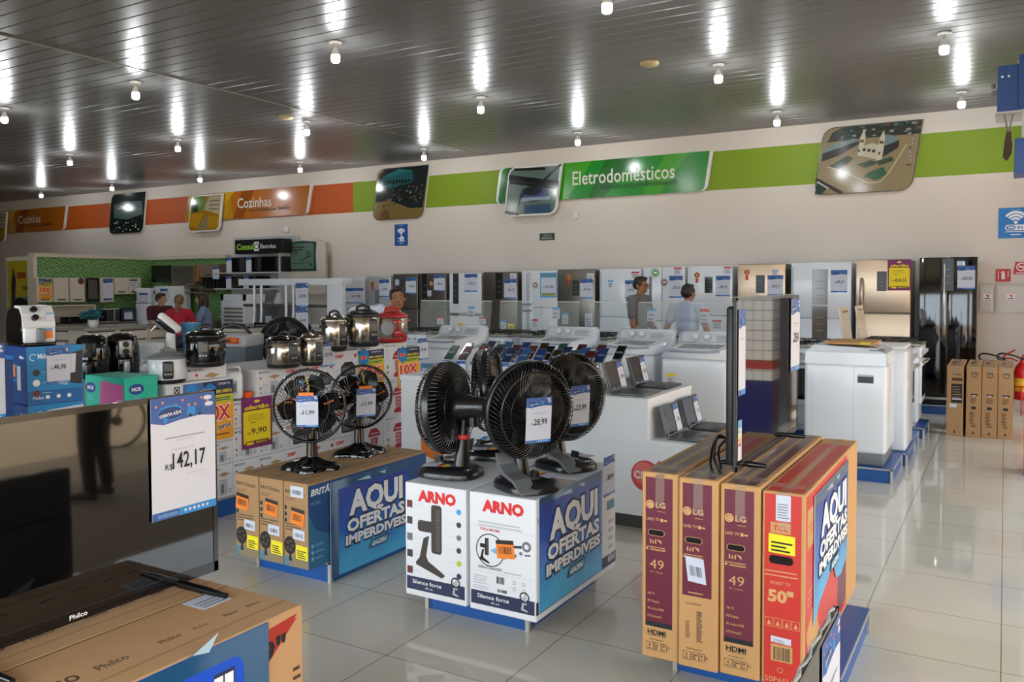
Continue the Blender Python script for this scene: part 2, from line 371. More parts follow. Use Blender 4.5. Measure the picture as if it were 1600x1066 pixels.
# ------------------------------------------------------------------ printed sheets used all over the shop
X, Y, Z = V((1, 0, 0)), V((0, 1, 0)), V((0, 0, 1))
ORM = mat('orange_sticker', '#f08322', 0.5); YLW = mat('yellow_sticker', '#f2e21c', 0.5)
HEAD = mat('sheet_header_blue', '#3d5c9f', 0.6); HEAD2 = mat('sheet_bubble_blue', '#2f87cf', 0.6); OFYEL = mat('offer_yellow', '#efd40c', 0.6); OFPUR = mat('offer_purple', '#7b1f66', 0.6)
def price_sheet(parent, o, u, v, w, h, price='', style='blue', name='price_sheet', fine=True, bend=0):
    """a price sheet taped to a face; o is its lower left corner"""
    mb = MB(); o, u, v = V(o), V(u).normalized(), V(v).normalized(); n = u.cross(v)
    back = {'blue': PAPER, 'ofertao': OFPUR, 'tenx': mat('offer_orange', '#f3a51d', 0.6), 'frame': SKYB}[style]
    mb.prism([(0, 0), (w, 0), (w, h), (0, h)], o+n*.0015, u, v, .001, back, PAPER)
    d = Deco(mb, o+n*.0015, u, v, .0002)
    if style == 'blue':
        d.poly([(0, h), (0, h*.80), (w*.2, h*.775), (w*.45, h*.80), (w*.75, h*.815), (w, h*.795), (w, h)], HEAD)
        if fine:
            for k in range(9): d.disc(w*(.08+.1*k), h*(.93+.03*math.sin(k*2)), w*.018, ORM, 6)
        d.disc(w*.3, h*.87, w*.2, HEAD2, 18, h*.062); d.disc(w*.3, h*.865, w*.19, mat('bubble_navy', '#1f3f75', .6), 18, h*.05)
        d.poly([(w*.18, h*.84), (w*.2, h*.77), (w*.27, h*.82)], HEAD2)
        d.rect(w*.55, h*.83, w*.68, h*.9, HEAD2); d.rect(w*.69, h*.83, w*.8, h*.89, mat('truck_blue', '#265a9c', .6)); d.disc(w*.6, h*.825, w*.022, INK, 8); d.disc(w*.75, h*.825, w*.022, INK, 8)
        d.rect(0, 0, w, h*.065, HEAD2); d.rect(0, 0, w*.4, h*.065, HEAD)
        if fine:
            d.text('OFERTA AZUL', w*.3, h*.845, h*.026, WINK, w*.34, .02, 'c', .12)
            d.disc(w*.88, h*.955, w*.07, PAPER, 12, h*.02); d.disc(w*.9, h*.9, w*.07, PAPER, 12, h*.02)
            d.lines(w*.08, h*.02, w*.4, h*.05, 2, PALEB); [d.disc(w*(.5+.07*k), h*.035, w*.022, PAPER, 8) for k in range(6)]
        for y0, x0, x1, mm in ((.655, .2, .82, GINK), (.63, .38, .64, LINK), (.555, .3, .66, LINK), (.335, .52, .84, LINK), (.3, .72, .84, LINK)): d.rect(w*x0, h*y0, w*x1, h*(y0+.009), mm)
        if price:
            d.text('R$', w*.2, h*.4, h*.05, INK, None, 0); d.text(price, w*.31, h*.4, h*.135, INK, w*.52, .014)
    elif style == 'ofertao':
        P = rrect(w*.06, h*.1, w*.94, h*.74, w*.05); d.poly(rrect(w*.03, h*.06, w*.97, h*.77, w*.06), BROWNP); d.poly(P, OFYEL)
        d.text('ofertão', w*.5, h*.77, h*.085, OFYEL, w*.8, .03, 'c'); d.disc(w*.5, h*.92, w*.1, OFYEL, 12, h*.03)
        d.lines(w*.2, h*.55, w*.8, h*.68, 4, BROWNP, .2); d.rect(w*.3, h*.5, w*.5, h*.512, BROWNP)
        d.poly(rrect(w*.12, h*.06, w*.88, h*.145, h*.03), BROWNP); d.rect(w*.16, h*.07, w*.38, h*.125, OFYEL); d.text('GRÁTIS', w*.45, h*.083, h*.04, OFYEL, w*.36, .01)
        if price: d.text('R$', w*.2, h*.28, h*.05, INK); d.text(price, w*.31, h*.28, h*.115, INK, w*.5, .012)
    elif style == 'tenx':
        d.rect(0, h*.9, w, h, NAVY); d.rect(w*.3, h*.76, w, h*.9, NAVY); d.text('SUPER OFERTA', w*.34, h*.79, h*.055, YELLOW, w*.62, .025)
        d.text('OFERTA', w*.5, h*.925, h*.04, WINK, w*.4); d.rect(w*.12, h*.63, w, h*.75, mat('lime_print', '#b6c81f', .6)); d.lines(w*.3, h*.66, w*.95, h*.73, 2, NAVY, .5, .2)
        d.poly([(w*.22+w*.22*math.cos(PI/6+k*PI/3), h*.83+w*.24*math.sin(PI/6+k*PI/3)) for k in range(6)], mat('hexagon_blue', '#1b7fc0', .6)); d.rect(w*.12, h*.78, w*.32, h*.87, ORM); d.disc(w*.22, h*.83, w*.05, RED, 8)
        d.text('10X', w*.5, h*.33, h*.27, WINK, w*.86, .05, 'c'); d.text('10X', w*.5, h*.34, h*.25, RED, w*.8, .03, 'c')
        d.text('sem juros', w*.5, h*.175, h*.1, WINK, w*.9, .045, 'c', .1); d.text('sem juros', w*.5, h*.18, h*.09, NAVY, w*.86, .025, 'c', .1); d.rect(w*.15, h*.08, w*.85, h*.1, BROWNP)
    else:
        d.rect(w*.06, h*.06, w*.94, h*.8, PAPER); d.rect(w*.06, h*.82, w*.94, h*.95, mat('teal_print', '#5f8fa0', .6)); d.rect(w*.1, h*.07, w*.9, h*.18, mat('olive_print', '#8a9a4a', .6))
        d.rect(w*.3, h*.66, w*.7, h*.67, GINK)
        if price: d.text('R$', w*.16, h*.38, h*.05, NAVY); d.text(price, w*.28, h*.38, h*.11, NAVY, w*.52, .012)
    ob = mb.build(name, parent); return ob
def slip(parent, o, u, v, w, h, m=PAPER, head=None, name='sticker', lines=0, bar=False):
    mb = MB(); o, u, v = V(o), V(u).normalized(), V(v).normalized(); n = u.cross(v)
    mb.prism([(0, 0), (w, 0), (w, h), (0, h)], o+n*.0012, u, v, .001, m, m); d = Deco(mb, o+n*.0012, u, v, .0002)
    if head: d.rect(0, h*.78, w, h, head)
    if lines: d.lines(w*.1, h*.1, w*.9, h*.72, lines, GINK if m is PAPER else INK)
    if bar: d.barcode(w*.15, h*.25, w*.85, h*.65, INK, 14)
    return mb.build(name, parent)
def medal(parent, o, u, v, s):
    mb = MB(); o, u, v = V(o), V(u), V(v); n = u.cross(v); d = Deco(mb, o+n*.001, u, v)
    d.poly([(-s*.45, -s*2.6), (-s*.1, -s*2.4), (s*.1, -s*2.4), (s*.45, -s*2.6), (s*.4, 0), (-s*.4, 0)], RED); d.disc(0, 0, s, ORANGE, 16); d.disc(0, 0, s*.72, BLACK, 16); d.rect(-s*.2, -s*.4, s*.15, s*.4, YELLOW)
    return mb.build('medal_sticker', parent)
# ------------------------------------------------------------------ signs and fittings on the back wall
YS = YW-.06
def on_wall(x, z): return V((x, YS, z))
def para(x0, z0, x1, z1, sl, r, k=6):
    """slanted plate: upper right and lower left corners stay sharper, the others round"""
    P = rrect(x0, z0, x1, z1, r, k, 'abd'); return [(a+sl*(b-z0), b) for a, b in P]
def photo_panel(label, x0, z0, x1, z1, sl, paint, border=None):
    mb = MB(); w, h = x1-x0, z1-z0; R = h*.16
    P = para(0, 0, w, h, sl, R)
    mb.prism(P, (x0, YS, z0), X, Z, .05, border or mat('panel_dark_edge', '#23302c', .25), WPLAS)
    d = Deco(mb, (x0, YS, z0), X, Z, .0012)
    t = .03 if border else .012
    base = para(t, t, w-t, h-t, sl, R-t)
    q = lambda a, b: (a*w+sl*b*h, b*h)
    paint(d, base, q, w, h)
    return tag(mb.build('picture_panel'), label, 'picture panel')
PG = lambda n, c: mat('photo_'+n, c, 0.12)
def paint_church(d, base, q, w, h):
    d.poly(base, PG('sand', '#8a7c5c'))
    R = random.Random(3)
    d.poly([q(.06, .78), q(.5, .80), q(.99, .80), q(.985, .985), q(.2, .985), q(.1, .92)], PG('trees', '#1e2a24'))
    for k in range(46):
        a, b = R.uniform(.12, .96), R.uniform(.80, .96); d.rect(*q(a, b), q(a, b)[0]+w*R.uniform(.02, .05), q(a, b)[1]+h*R.uniform(.01, .04), R.choice([PG('roof', '#8b908f'), PG('clay', '#6f4a3a'), PG('leaf', '#2b4634'), PG('teal', '#3d6d72'), PG('leaf', '#2b4634')]))
    d.poly([q(.03, .62), q(.1, .74), q(.34, .81), q(.42, .77), q(.06, .60)], PG('slate', '#6c7f83')); d.poly([q(.03, .62), q(.40, .77), q(.40, .72), q(.2, .57), q(.03, .5)], PG('shade', '#1b1d20'))
    d.poly([q(.62, .83), q(.75, .80), q(.8, .72), q(.66, .62)], PG('slate', '#6c7f83')); d.poly([q(.66, .66), q(.8, .73), q(.8, .62), q(.66, .5)], PG('shade', '#1b1d20'))
    d.poly([q(.42, .55), q(.64, .46), q(.64, .66), q(.53, .72), q(.42, .67)], PG('plaster', '#b9b49f'))
    for a in (.40, .6): d.poly([q(a, .55 if a < .5 else .46), q(a+.055, .54 if a < .5 else .45), q(a+.055, .82 if a < .5 else .78), q(a+.03, .93 if a < .5 else .9), q(a, .82 if a < .5 else .78)], PG('plaster2', '#c3bda6'))
    for a, b in ((.46, .63), (.51, .615), (.56, .6)): d.disc(*q(a, b), w*.018, PG('shade', '#1b1d20'), 10)
    for a, b in ((.415, .76), (.435, .755), (.615, .72), (.635, .715), (.41, .62), (.62, .56)): d.rect(q(a, b)[0]-w*.008, q(a, b)[1]-h*.02, q(a, b)[0]+w*.008, q(a, b)[1]+h*.02, PG('shade', '#1b1d20'))
    for P, c in (([(.12, .42), (.3, .56), (.36, .52), (.3, .42), (.22, .38)], 'grass'), ([(.4, .42), (.55, .47), (.62, .42), (.5, .36)], 'grass'), ([(.55, .3), (.68, .36), (.74, .25), (.62, .17), (.5, .24)], 'grass2'), ([(.6, .45), (.75, .5), (.78, .44), (.64, .38)], 'grass')):
        d.poly([q(*p) for p in P], PG(c, '#28402f' if c == 'grass' else '#12563a'))
    for a, b in (((.1, .42), (.35, .28)), ((.35, .28), (.55, .14)), ((.55, .14), (.68, .14)), ((.68, .14), (.76, .3)), ((.76, .3), (.88, .66))): d.line(q(*a), q(*b), h*.018, PG('kerb', '#b8b08c'))
    d.line(q(.0, .24), q(.3, .01), h*.05, PG('wire', '#1d1512')); d.poly([q(.012, .02), q(.02, .2), q(.14, .1), q(.08, .0)], PG('darkgreen', '#15302a')); d.line(q(.02, .2), q(.15, .09), h*.02, PG('white', '#c9cfc9'))
    for k in range(8): d.rect(*q(.9+.05*R.random(), .35+.06*k), q(.93, .35)[0]+w*.03, q(0, .38+.06*k)[1], R.choice([PG('roof', '#8b908f'), PG('clay', '#6f4a3a')]))
def paint_town(d, base, q, w, h):
    R = random.Random(5); d.poly(base, PG('earth', '#7d6a3c'))
    d.poly([q(.02, .35), q(.3, .38), q(.72, .2), q(.97, .2), q(.99, .985), q(.15, .985), q(.06, .9)], PG('crowd', '#22282a'))
    d.poly([q(.08, .66), q(.1, .83), q(.42, .97), q(.7, .92), q(.72, .7), q(.3, .6)], PG('hall', '#1f5c61')); d.poly([q(.1, .83), q(.42, .97), q(.7, .92), q(.4, .86)], PG('hall2', '#2b7578'))
    for k in range(9): d.rect(*q(.15+.06*k, .68+.012*(k % 3)), q(.19+.06*k, .7)[0], q(0, .76)[1], PG('shade', '#1b1d20'))
    for k in range(70):
        a, b = R.uniform(.08, .94), R.uniform(.25, .62); s = R.uniform(.015, .04); d.rect(*q(a, b), q(a, b)[0]+w*s, q(a, b)[1]+h*s, R.choice([PG('car', '#868b8c'), PG('leaf2', '#33403a'), PG('earth2', '#5d5233'), PG('shade', '#1b1d20')]))
    d.disc(*q(.25, .1), w*.08, PG('clay', '#6f4a3a'), 10)
def paint_lake(d, base, q, w, h):
    R = random.Random(8); d.poly(base, PG('forest', '#16231f')); d.poly([q(.12, .4), q(.1, .72), q(.4, .8), q(.9, .78), q(.95, .45), q(.5, .34)], PG('water', '#4f6b6a')); d.poly([q(.2, .62), q(.3, .7), q(.6, .66), q(.5, .6)], PG('glare', '#93a7a4'))
    for k in range(50):
        a, b = R.uniform(.05, .93), R.uniform(.03, .3); s = R.uniform(.02, .06); d.rect(*q(a, b), q(a, b)[0]+w*s, q(a, b)[1]+h*s*.7, R.choice([PG('roof', '#8b908f'), PG('leaf', '#2b4634'), PG('shade', '#1b1d20'), PG('white', '#c9cfc9')]))
def paint_stove(d, base, q, w, h):
    d.poly(base, PG('steel', '#5d6f68')); d.disc(*q(.55, .42), w*.28, PG('burner', '#1f2430'), 20, h*.14); d.disc(*q(.55, .45), w*.27, PG('burner2', '#3b4a78'), 20, h*.13); d.disc(*q(.5, .5), w*.2, PG('burner', '#1f2430'), 20, h*.09)
    d.rect(q(.3, .3)[0], q(.3, .3)[1], q(.85, .3)[0], q(0, .37)[1], PG('steelblue', '#8d9fb4'))
    for a, b, t in (((.02, .8), (.98, .6), .11), ((.05, .7), (.98, .52), .06), ((.1, .95), (.7, .92), .05), ((.7, .7), (.98, .98), .05), ((.25, .1), (.3, .42), .05), ((.3, .42), (.5, .5), .05), ((.02, .1), (.3, .04), .05)): d.line(q(*a), q(*b), h*t, PG('grate', '#0e1112'))
    d.rect(*q(.4, .05), q(.9, .05)[0], q(0, .22)[1], PG('steelblue2', '#33506b'))
def paint_kitchen(d, base, q, w, h):
    d.poly(base, PG('ochre', '#a07a18')); d.poly([q(.05, .55), q(.1, .97), q(.45, .97), q(.5, .6)], PG('limewall', '#5f8a2c')); d.poly([q(.45, .6), q(.6, .95), q(.98, .95), q(.95, .45)], PG('cream', '#b5ad8c'))
    d.rect(*q(.1, .55), q(.28, .5)[0], q(0, .75)[1], PG('oven', '#22251f')); d.poly([q(.02, .2), q(.05, .5), q(.45, .5), q(.3, .1)], PG('cabinet', '#c09020')); d.poly([q(.5, .1), q(.55, .4), q(.95, .4), q(.98, .12)], PG('cabinet2', '#b28a20')); d.poly([q(.3, .08), q(.5, .4), q(.62, .4), q(.6, .05)], PG('floor', '#8f8468'))
    for k in range(3): d.line(q(.62, .62+.1*k), q(.95, .58+.12*k), h*.02, PG('shelf', '#4b4431'))
def board(label, x0, z0, x1, z1, sl, base, blobs, word, wx, wh, ww, sub, subx, subw, white_left=True):
    mb = MB(); w, h = x1-x0, z1-z0; R = h*.16
    mb.prism(para(0, 0, w, h, sl, R), (x0, YS, z0), X, Z, .05, WPLAS, WPLAS)
    d = Deco(mb, (x0, YS, z0), X, Z, .0012); d.poly(para(.05 if white_left else 0, 0, w-.045, h, sl, R-.02), base)
    for a, b, c, e, m in blobs: d.poly([(a*w+sl*0, 0), (b*w, 0), (c*w+sl*h, h), (e*w+sl*h, h)], m)
    ob = tag(mb.build('department_sign'), label, 'sign')
    mb = MB(); d = Deco(mb, (x0, YS-.008, z0), X, Z, .001); d.text(word, wx, h*.38, wh, mat('sign_lettering', '#d9dccb', .4), ww, .01); mb.build('lettering', ob)
    mb = MB(); d = Deco(mb, (x0, YS-.008, z0), X, Z, .001); d.text(sub, subx, h*.22, wh*.42, mat('sign_script', '#3b3a12' if 'oz' in word else '#0d3d12', .5), subw, 0, 'l', 0, .25); mb.build('tagline', ob)
GS1, GS2, GS3 = mat('sign_green', '#08841c', .18), mat('sign_dark_green', '#056316', .18), mat('sign_leaf_green', '#3a9a12', .18)
board('long glossy green Eletrodomésticos department sign on the back wall', -7.78, 3.10, -3.97, 3.71, .15, GS1,
      [(.27, .37, .47, .33, GS3), (.47, .55, .66, .53, GS2), (.72, .8, .9, .8, GS3), (.02, .1, .12, .04, GS2)], 'Eletrodomésticos', 1.52, .235, 1.78, 'sua casa sempre funcionando', 2.05, 1.28)
YS -= .09
photo_panel('square picture of a stove burner fixed before the green sign', -7.56, 2.85, -6.53, 3.7, .14, paint_stove, WPLAS)
YS += .09
OS1, OS2, OS3 = mat('sign_orange', '#b5661a', .18), mat('sign_gold', '#b98b10', .18), mat('sign_rust', '#8f4a14', .18)
blob = [(.0, .42, .36, .0, OS2), (.42, .5, .56, .46, OS3), (.2, .24, .4, .32, mat('sign_yellow', '#cda518', .18))]
board('gold and orange Cozinhas sign nearer the green band', -16.02, 3.12, -12.27, 3.71, .22, OS1, blob, 'Cozinhas', 1.72, .22, 1.02, 'sua cozinha, sua família', 2.05, 1.2)
board('gold and orange Cozinhas sign at the far left end of the wall', -24.4, 3.12, -20.65, 3.71, .22, OS1, blob, 'Cozinhas', 1.72, .22, 1.02, 'sua cozinha, sua família', 2.05, 1.2)
YS -= .09
photo_panel('yellow kitchen picture fixed before the nearer orange sign', -15.82, 2.87, -14.8, 3.68, .16, paint_kitchen, WPLAS)
photo_panel('yellow kitchen picture at the left frame edge before the far orange sign', -24.25, 2.87, -23.22, 3.68, .16, paint_kitchen, WPLAS)
YS += .09
photo_panel('large aerial picture of a twin-towered church on the green band', -2.4, 2.94, -1.12, 3.89, .14, paint_church)
photo_panel('aerial picture of a teal hall where orange meets green band', -10.57, 2.92, -9.36, 3.9, .15, paint_town)
photo_panel('dark aerial picture of a lake on the orange band', -18.81, 2.94, -17.52, 3.89, .15, paint_lake)
WB = mat('wifi_sign_blue', '#1477c4', .4); WB2 = mat('wifi_sign_navy', '#0f4f9e', .4)
def wifi(label, x0, z0, x1, z1, m, big):
    w, h = x1-x0, z1-z0; mb = MB(); mb.prism([(0, 0), (w, 0), (w, h), (0, h)], (x0, YW-.006, z0), X, Z, .005, m, m); d = Deco(mb, (x0, YW-.006, z0), X, Z, .001)
    for r in (.13, .21, .29): d.ring(w*.5, h*.52, w*r*1.3, w*.075, WINK, 14, PI*.2, PI*.8)
    d.disc(w*.5, h*.52, w*.055, WINK)
    if big:
        d.poly(rrect(w*.2, h*.26, w*.8, h*.44, h*.08), WINK); d.poly(rrect(w*.23, h*.28, w*.5, h*.42, h*.06), m); d.text('Wi', w*.27, h*.3, h*.1, WINK, w*.2, .02); d.text('Fi', w*.56, h*.3, h*.1, m, w*.15, .02)
    else: d.disc(w*.55, h*.32, w*.17, WINK); d.rect(w*.25, h*.33, w*.45, h*.36, WINK); d.text('@', w*.55, h*.26, h*.1, m, w*.15, 0, 'c')
    d.rect(w*.2, h*.2, w*.8, h*.225, WINK); d.rect(w*.35, h*.1, w*.65, h*.13, WINK); d.rect(w*.35, h*.92, w*.65, h*.94, PALEB)
    tag(mb.build('wifi_sign'), label, 'sign')
wifi('small navy wireless sign under the teal hall picture', -10.07, 2.42, -9.76, 2.83, WB2, False)
wifi('square blue wireless sign at the right end of the back wall', -.09, 2.25, .3, 2.645, WB, True)
mb = MB(); mb.prism([(0, 0), (.29, 0), (.29, .12), (0, .12)], (-6.92, YW-.006, 2.43), X, Z, .005, mat('exit_green', '#1e3a26', .5)); d = Deco(mb, (-6.92, YW-.006, 2.43), X, Z, .001); d.text('SAÍDA DE', .145, .066, .03, LINK, .16, .01, 'c'); d.text('EMERGÊNCIA', .145, .022, .03, LINK, .22, .01, 'c')
tag(mb.build('exit_sign'), 'small dark green emergency exit sign below the green department sign', 'sign')
def small(name, label, cat, a, b, m, r=.006):
    mb = MB(); mb.box(a, b, m, r); return tag(mb.build(name), label, cat)
small('motion_sensor', 'small white sensor box below the green department sign', 'sensor', (-6.27, YW-.05, 2.77), (-6.18, YW, 2.88), WPLAS)
small('motion_sensor', 'small white sensor box above the black appliance sign', 'sensor', (-12.97, YW-.05, 2.78), (-12.85, YW, 2.89), WPLAS)
mb = MB(); mb.prism([(0, 0), (.17, 0), (.17, .165), (0, .165)], (-.11, YW-.006, 1.685), X, Z, .005, mat('sign_red', '#c01f1c', .4)); d = Deco(mb, (-.11, YW-.006, 1.685), X, Z, .001)
d.poly(rrect(.065, .03, .105, .115, .012), WINK); d.rect(.075, .115, .095, .14, WINK); d.rect(.05, .118, .08, .126, WINK); d.line((.03, .14), (.03, .03), .008, WINK); d.line((.14, .14), (.14, .06), .008, WINK)
tag(mb.build('extinguisher_sign'), 'square red extinguisher sign with white pictogram on the wall', 'sign')
mb = MB(); mb.prism([(0, 0), (.26, 0), (.28, .16), (.025, .16)], (.085, YW-.006, 1.78), X, Z, .005, mat('sign_red', '#c01f1c', .4)); d = Deco(mb, (.085, YW-.006, 1.78), X, Z, .001); d.ring(.09, .095, .055, .012, WINK); d.line((.055, .13), (.125, .06), .01, WINK); d.line((.06, .09), (.12, .1), .012, WINK); d.rect(.03, .012, .2, .022, WINK)
tag(mb.build('no_smoking_sign'), 'slanted red no smoking sign at the right frame edge', 'sign')
PANEL = mat('panel_enamel', '#cfcbc4', .45)
def epanel(label, x0, x1):
    t = thing('electrical_panel', label, 'electrical panel', (x0, YW, 1.28), 0, None); w = x1-x0
    mb = MB(); mb.box((0, -.03, 0), (w, 0, .365), PANEL, .004); mb.build('frame', t)
    mb = MB(); mb.box((.02, -.036, .02), (w-.02, -.03, .345), PANEL, .003); mb.build('door', t)
    mb = MB(); d = Deco(mb, (w*.35, -.037, .17), X, Z); d.rect(0, 0, .09, .07, WINK); d.poly([(.02, .06), (.07, .06), (.06, .03), (.05, .03)], RED); d.rect(.01, .01, .08, .02, INK); mb.build('sticker', t)
epanel('narrow white electrical panel beside the black refrigerator', -.31, -.13); epanel('wide white electrical panel under the red extinguisher sign', -.11, .26)
# ------------------------------------------------------------------ refrigerators along the back wall
YF, ZP = 11.95, 0.12
FR_G = 'refrigerators along the back wall'
CHAMP = mat('champagne_steel', '#c2ab93', .3, metal=.75, noise=.05, nscale=6, stretch=(1, 1, 60)); SILV = mat('silver_enamel', '#b9bcc0', .3, metal=.3); TAUPE = mat('taupe_glass', '#6a6159', .1, coat=.4)
MGREEN = mat('green_magnet', '#3d9a4a', .5)
def plinth(label, x0, x1, y0, y1, h=ZP, group='blue display plinths'):
    t = thing('display_plinth', label, 'plinth', (x0, y0, 0), 0, group); w, d = x1-x0, y1-y0
    mb = MB(); mb.box((.01, .01, 0), (w-.01, d-.01, h-.006), PLINTH); mb.box((0, 0, h-.006), (w, d, h), PLINTH); mb.build('platform', t)
    mb = MB(); mb.box((-.004, -.004, h-.014), (w+.004, d+.004, h-.002), PEDGE)
    for a in (0, w-.012):
        for b in (0, d-.012): mb.box((a-.004, b-.004, 0), (a+.016, b+.016, h-.003), PEDGE)
    mb.build('edge_trim', t); return t
def fridge(label, p0, p1, ptop, split, body, kind='top', handle=None, panel=None, things=(), lower=None, vsplit=None, side=None, curve=0.012):
    x0, x1 = at(p0, 450, y=YF).x, at(p1, 450, y=YF).x; zt = at((p0+p1)/2, ptop, y=YF).z
    w, h, d = x1-x0, zt-ZP, .68
    t = thing('refrigerator', label, 'refrigerator', (x0, YF, ZP), 0, FR_G)
    L = lambda px, py: ((at(px, py, y=YF).x-x0), at(px, py, y=YF).z-ZP)
    mb = MB(); mb.box((.006, .065, .03), (w-.006, d, h-.004), side or body, .012); mb.box((.03, .08, 0), (w-.03, d-.05, .04), DARK); mb.build('cabinet', t)
    zs = L(0, split)[1] if split else None
    def door(name, a, z0, z1, b, m):
        mb = MB(); mb.box((a, 0, z0), (b, .058, z1), m, curve, 3); return mb.build(name, t)
    parts = []
    if split:
        xs = [0, w] if not vsplit else [0, L(vsplit, 450)[0], w]
        for i in range(len(xs)-1):
            q = .003 if vsplit else 0
            door('freezer_door' if kind == 'top' else 'door', xs[i]+q*(i > 0), zs+.005, h, xs[i+1]-q*(i == 0), body); door('door' if kind == 'top' else 'freezer_drawer', xs[i]+q*(i > 0), .04, zs-.005, xs[i+1]-q*(i == 0), lower or body)
    else: door('door', 0, .62, h, w, body); door('freezer_drawer', 0, .04, .61, w, body)
    n = 0
    if handle == 'bar':      # long curved bars
        for z0, z1 in ((zs+.02, h-.25), (max(.3, zs-.75), zs-.02)):
            mb = MB(); xh = .075; mb.tube([(xh, 0, z0), (xh, -.035, z0+.05), (xh, -.045, (z0+z1)/2), (xh, -.035, z1-.05), (xh, 0, z1)], .022, INOX, 8); mb.build('handle', t)
    elif handle == 'line':
        mb = MB(); mb.box((0, -.012, zs-.035), (w, .01, zs-.002), INOX, .004); mb.build('handle', t)
    elif handle == 'steps':
        for z in (zs+.045, zs-.055):
            mb = MB(); mb.box((.02, -.02, z-.012), (.19, .005, z+.022), DARK, .008); mb.build('handle', t)
        mb = MB(); mb.box((.09, -.006, .1), (.19, .004, h-.03), SILV, .005); mb.build('handle_strip', t)
    elif handle == 'recess':
        mb = MB(); mb.box((.0, -.008, zs+.02), (.035, .01, h-.05), LGREY, .006); mb.build('handle', t)
    for it in things:
        k = it[0]
        if k == 'sheet':
            (a, b), (c, e) = L(it[1], it[4]), L(it[3], it[2]); price_sheet(t, (a, -.001, b), X, Z, c-a, e-b, it[5], it[6] if len(it) > 6 else 'blue', fine=False)
        elif k == 'panel':
            (a, b), (c, e) = L(it[1], it[4]), L(it[3], it[2]); mb = MB(); mb.box((a, -.004, b), (c, .004, e), it[5] if len(it) > 5 else mat('panel_black', '#101113', .3), .004); dd = Deco(mb, (a, -.0045, b), X, Z, .0005)
            for q in range(3): dd.rect((c-a)*.3, (e-b)*(.25+.2*q), (c-a)*.7, (e-b)*(.27+.2*q), GINK)
            mb.build('control_panel', t)
        elif k == 'medal': a, b = L(it[1], it[2]); medal(t, (a, -.0015, b), X, Z, .045)
        elif k == 'slip':
            (a, b), (c, e) = L(it[1], it[4]), L(it[3], it[2]); slip(t, (a, -.001, b), X, Z, c-a, e-b, it[5] if len(it) > 5 else PAPER, it[6] if len(it) > 6 else None, lines=3)
        elif k == 'disc':
            a, b = L(it[1], it[2]); mb = MB(); mb.cyl((a, .001, b), (a, -.003, b), it[3], it[4], 20); dd = Deco(mb, (a, -.0032, b), X, Z); dd.ring(0, 0, it[3]*.8, it[3]*.12, WINK); dd.rect(-it[3]*.4, -it[3]*.2, it[3]*.4, it[3]*.25, it[5]); mb.build('magnet', t)
    return t
S = 'sheet'
fridge('white refrigerator at the left end of the row beside the white rack', 529.4, 569, 434, 476, WHITE, things=[(S, 540, 450, 568, 474, '279'), ('slip', 532, 443, 536, 447, SKYB)])
fridge('silver curved refrigerator left of the man behind the red cooker', 573, 610.5, 431, 475, SILV, things=[('medal', 582, 444), ('panel', 586, 453, 592.5, 474, GREY), (S, 592.5, 437, 608, 464, '250')], curve=.05)
fridge('dark grey refrigerator right behind the man by the red cooker', 614, 652.5, 428, 474, INOXD, things=[('slip', 617.5, 436, 623.5, 446, PAPER, SKYB), (S, 634, 434, 650, 459, '378,38')])
fridge('dark steel refrigerator with a black strip and small tags on its door', 655, 697, 427, 475, INOXD, 'top', None, things=[('panel', 660, 427.5, 667.5, 481), (S, 678, 429.5, 695, 455, '268,67'), ('slip', 668, 454, 674, 463), ('slip', 683, 495, 693, 507, PAPER, RED), ('disc', 674, 443, .035, ORM, BLACK)])
fridge('white refrigerator with a dark window strip down its left side', 702, 752, 427, 478, WHITE, 'top', 'line', things=[('panel', 708, 427.5, 716.5, 475, DARK), (S, 726, 428, 746, 456, '473,67'), ('slip', 748, 496, 759, 507, PAPER, RED), ('slip', 715, 504, 724, 512, OFYEL)])
fridge('tall single-door steel refrigerator with a black strip left of its sheet', 755, 808.5, 425, None, INOXD, things=[('panel', 774.5, 426, 785.5, 467), (S, 788, 436, 807, 467, '206,76'), ('slip', 797, 427, 807, 438), ('slip', 782, 501, 791, 517, PAPER, SKYB), ('slip', 793, 506, 803, 516, OFYEL)])
fridge('white refrigerator with a blue framed price sheet and stepped handles', 815, 870.5, 423, 471, WHITE, 'top', 'steps', things=[(S, 844, 426, 870, 465, '239,90', 'frame'), ('disc', 836.5, 446, .05, BROWNP, WINK), ('slip', 829, 499, 840, 511, PAPER, RED)])
fridge('bronze-toned single-door refrigerator with a red medal and black screen', 871.5, 930, 421, None, INOXD, things=[('medal', 889, 433), ('panel', 894.5, 438, 905, 462), (S, 906.5, 436, 926.5, 466.5, '477,61'), ('slip', 917, 427, 928, 438), ('slip', 878.5, 489, 888, 506, PAPER, SKYB), ('slip', 914, 490, 926, 510)])
fridge('white refrigerator partly hidden by the man in the grey shirt', 937, 1001, 420, 479, WHITE, 'bottom', 'recess', things=[(S, 976.5, 438, 994, 466.5, '279,97'), ('slip', 986.5, 424.5, 999, 435, PAPER, RED), ('slip', 950, 438, 958.5, 450, WHITE, SKYB)])
fridge('white double-door refrigerator with a round green magnet', 1005, 1070, 417.5, 481.5, WHITE, 'bottom', None, vsplit=1034, things=[('disc', 1024, 426.5, .065, MGREEN, WINK), ('disc', 1038, 441.5, .055, BROWNP, WINK), (S, 1045.5, 431, 1067, 465.5, '701,67'), ('slip', 1053, 418, 1065.5, 429.5, PAPER, RED), ('panel', 1014, 432, 1018.5, 500, GREY), ('slip', 1014, 496, 1026, 510)])
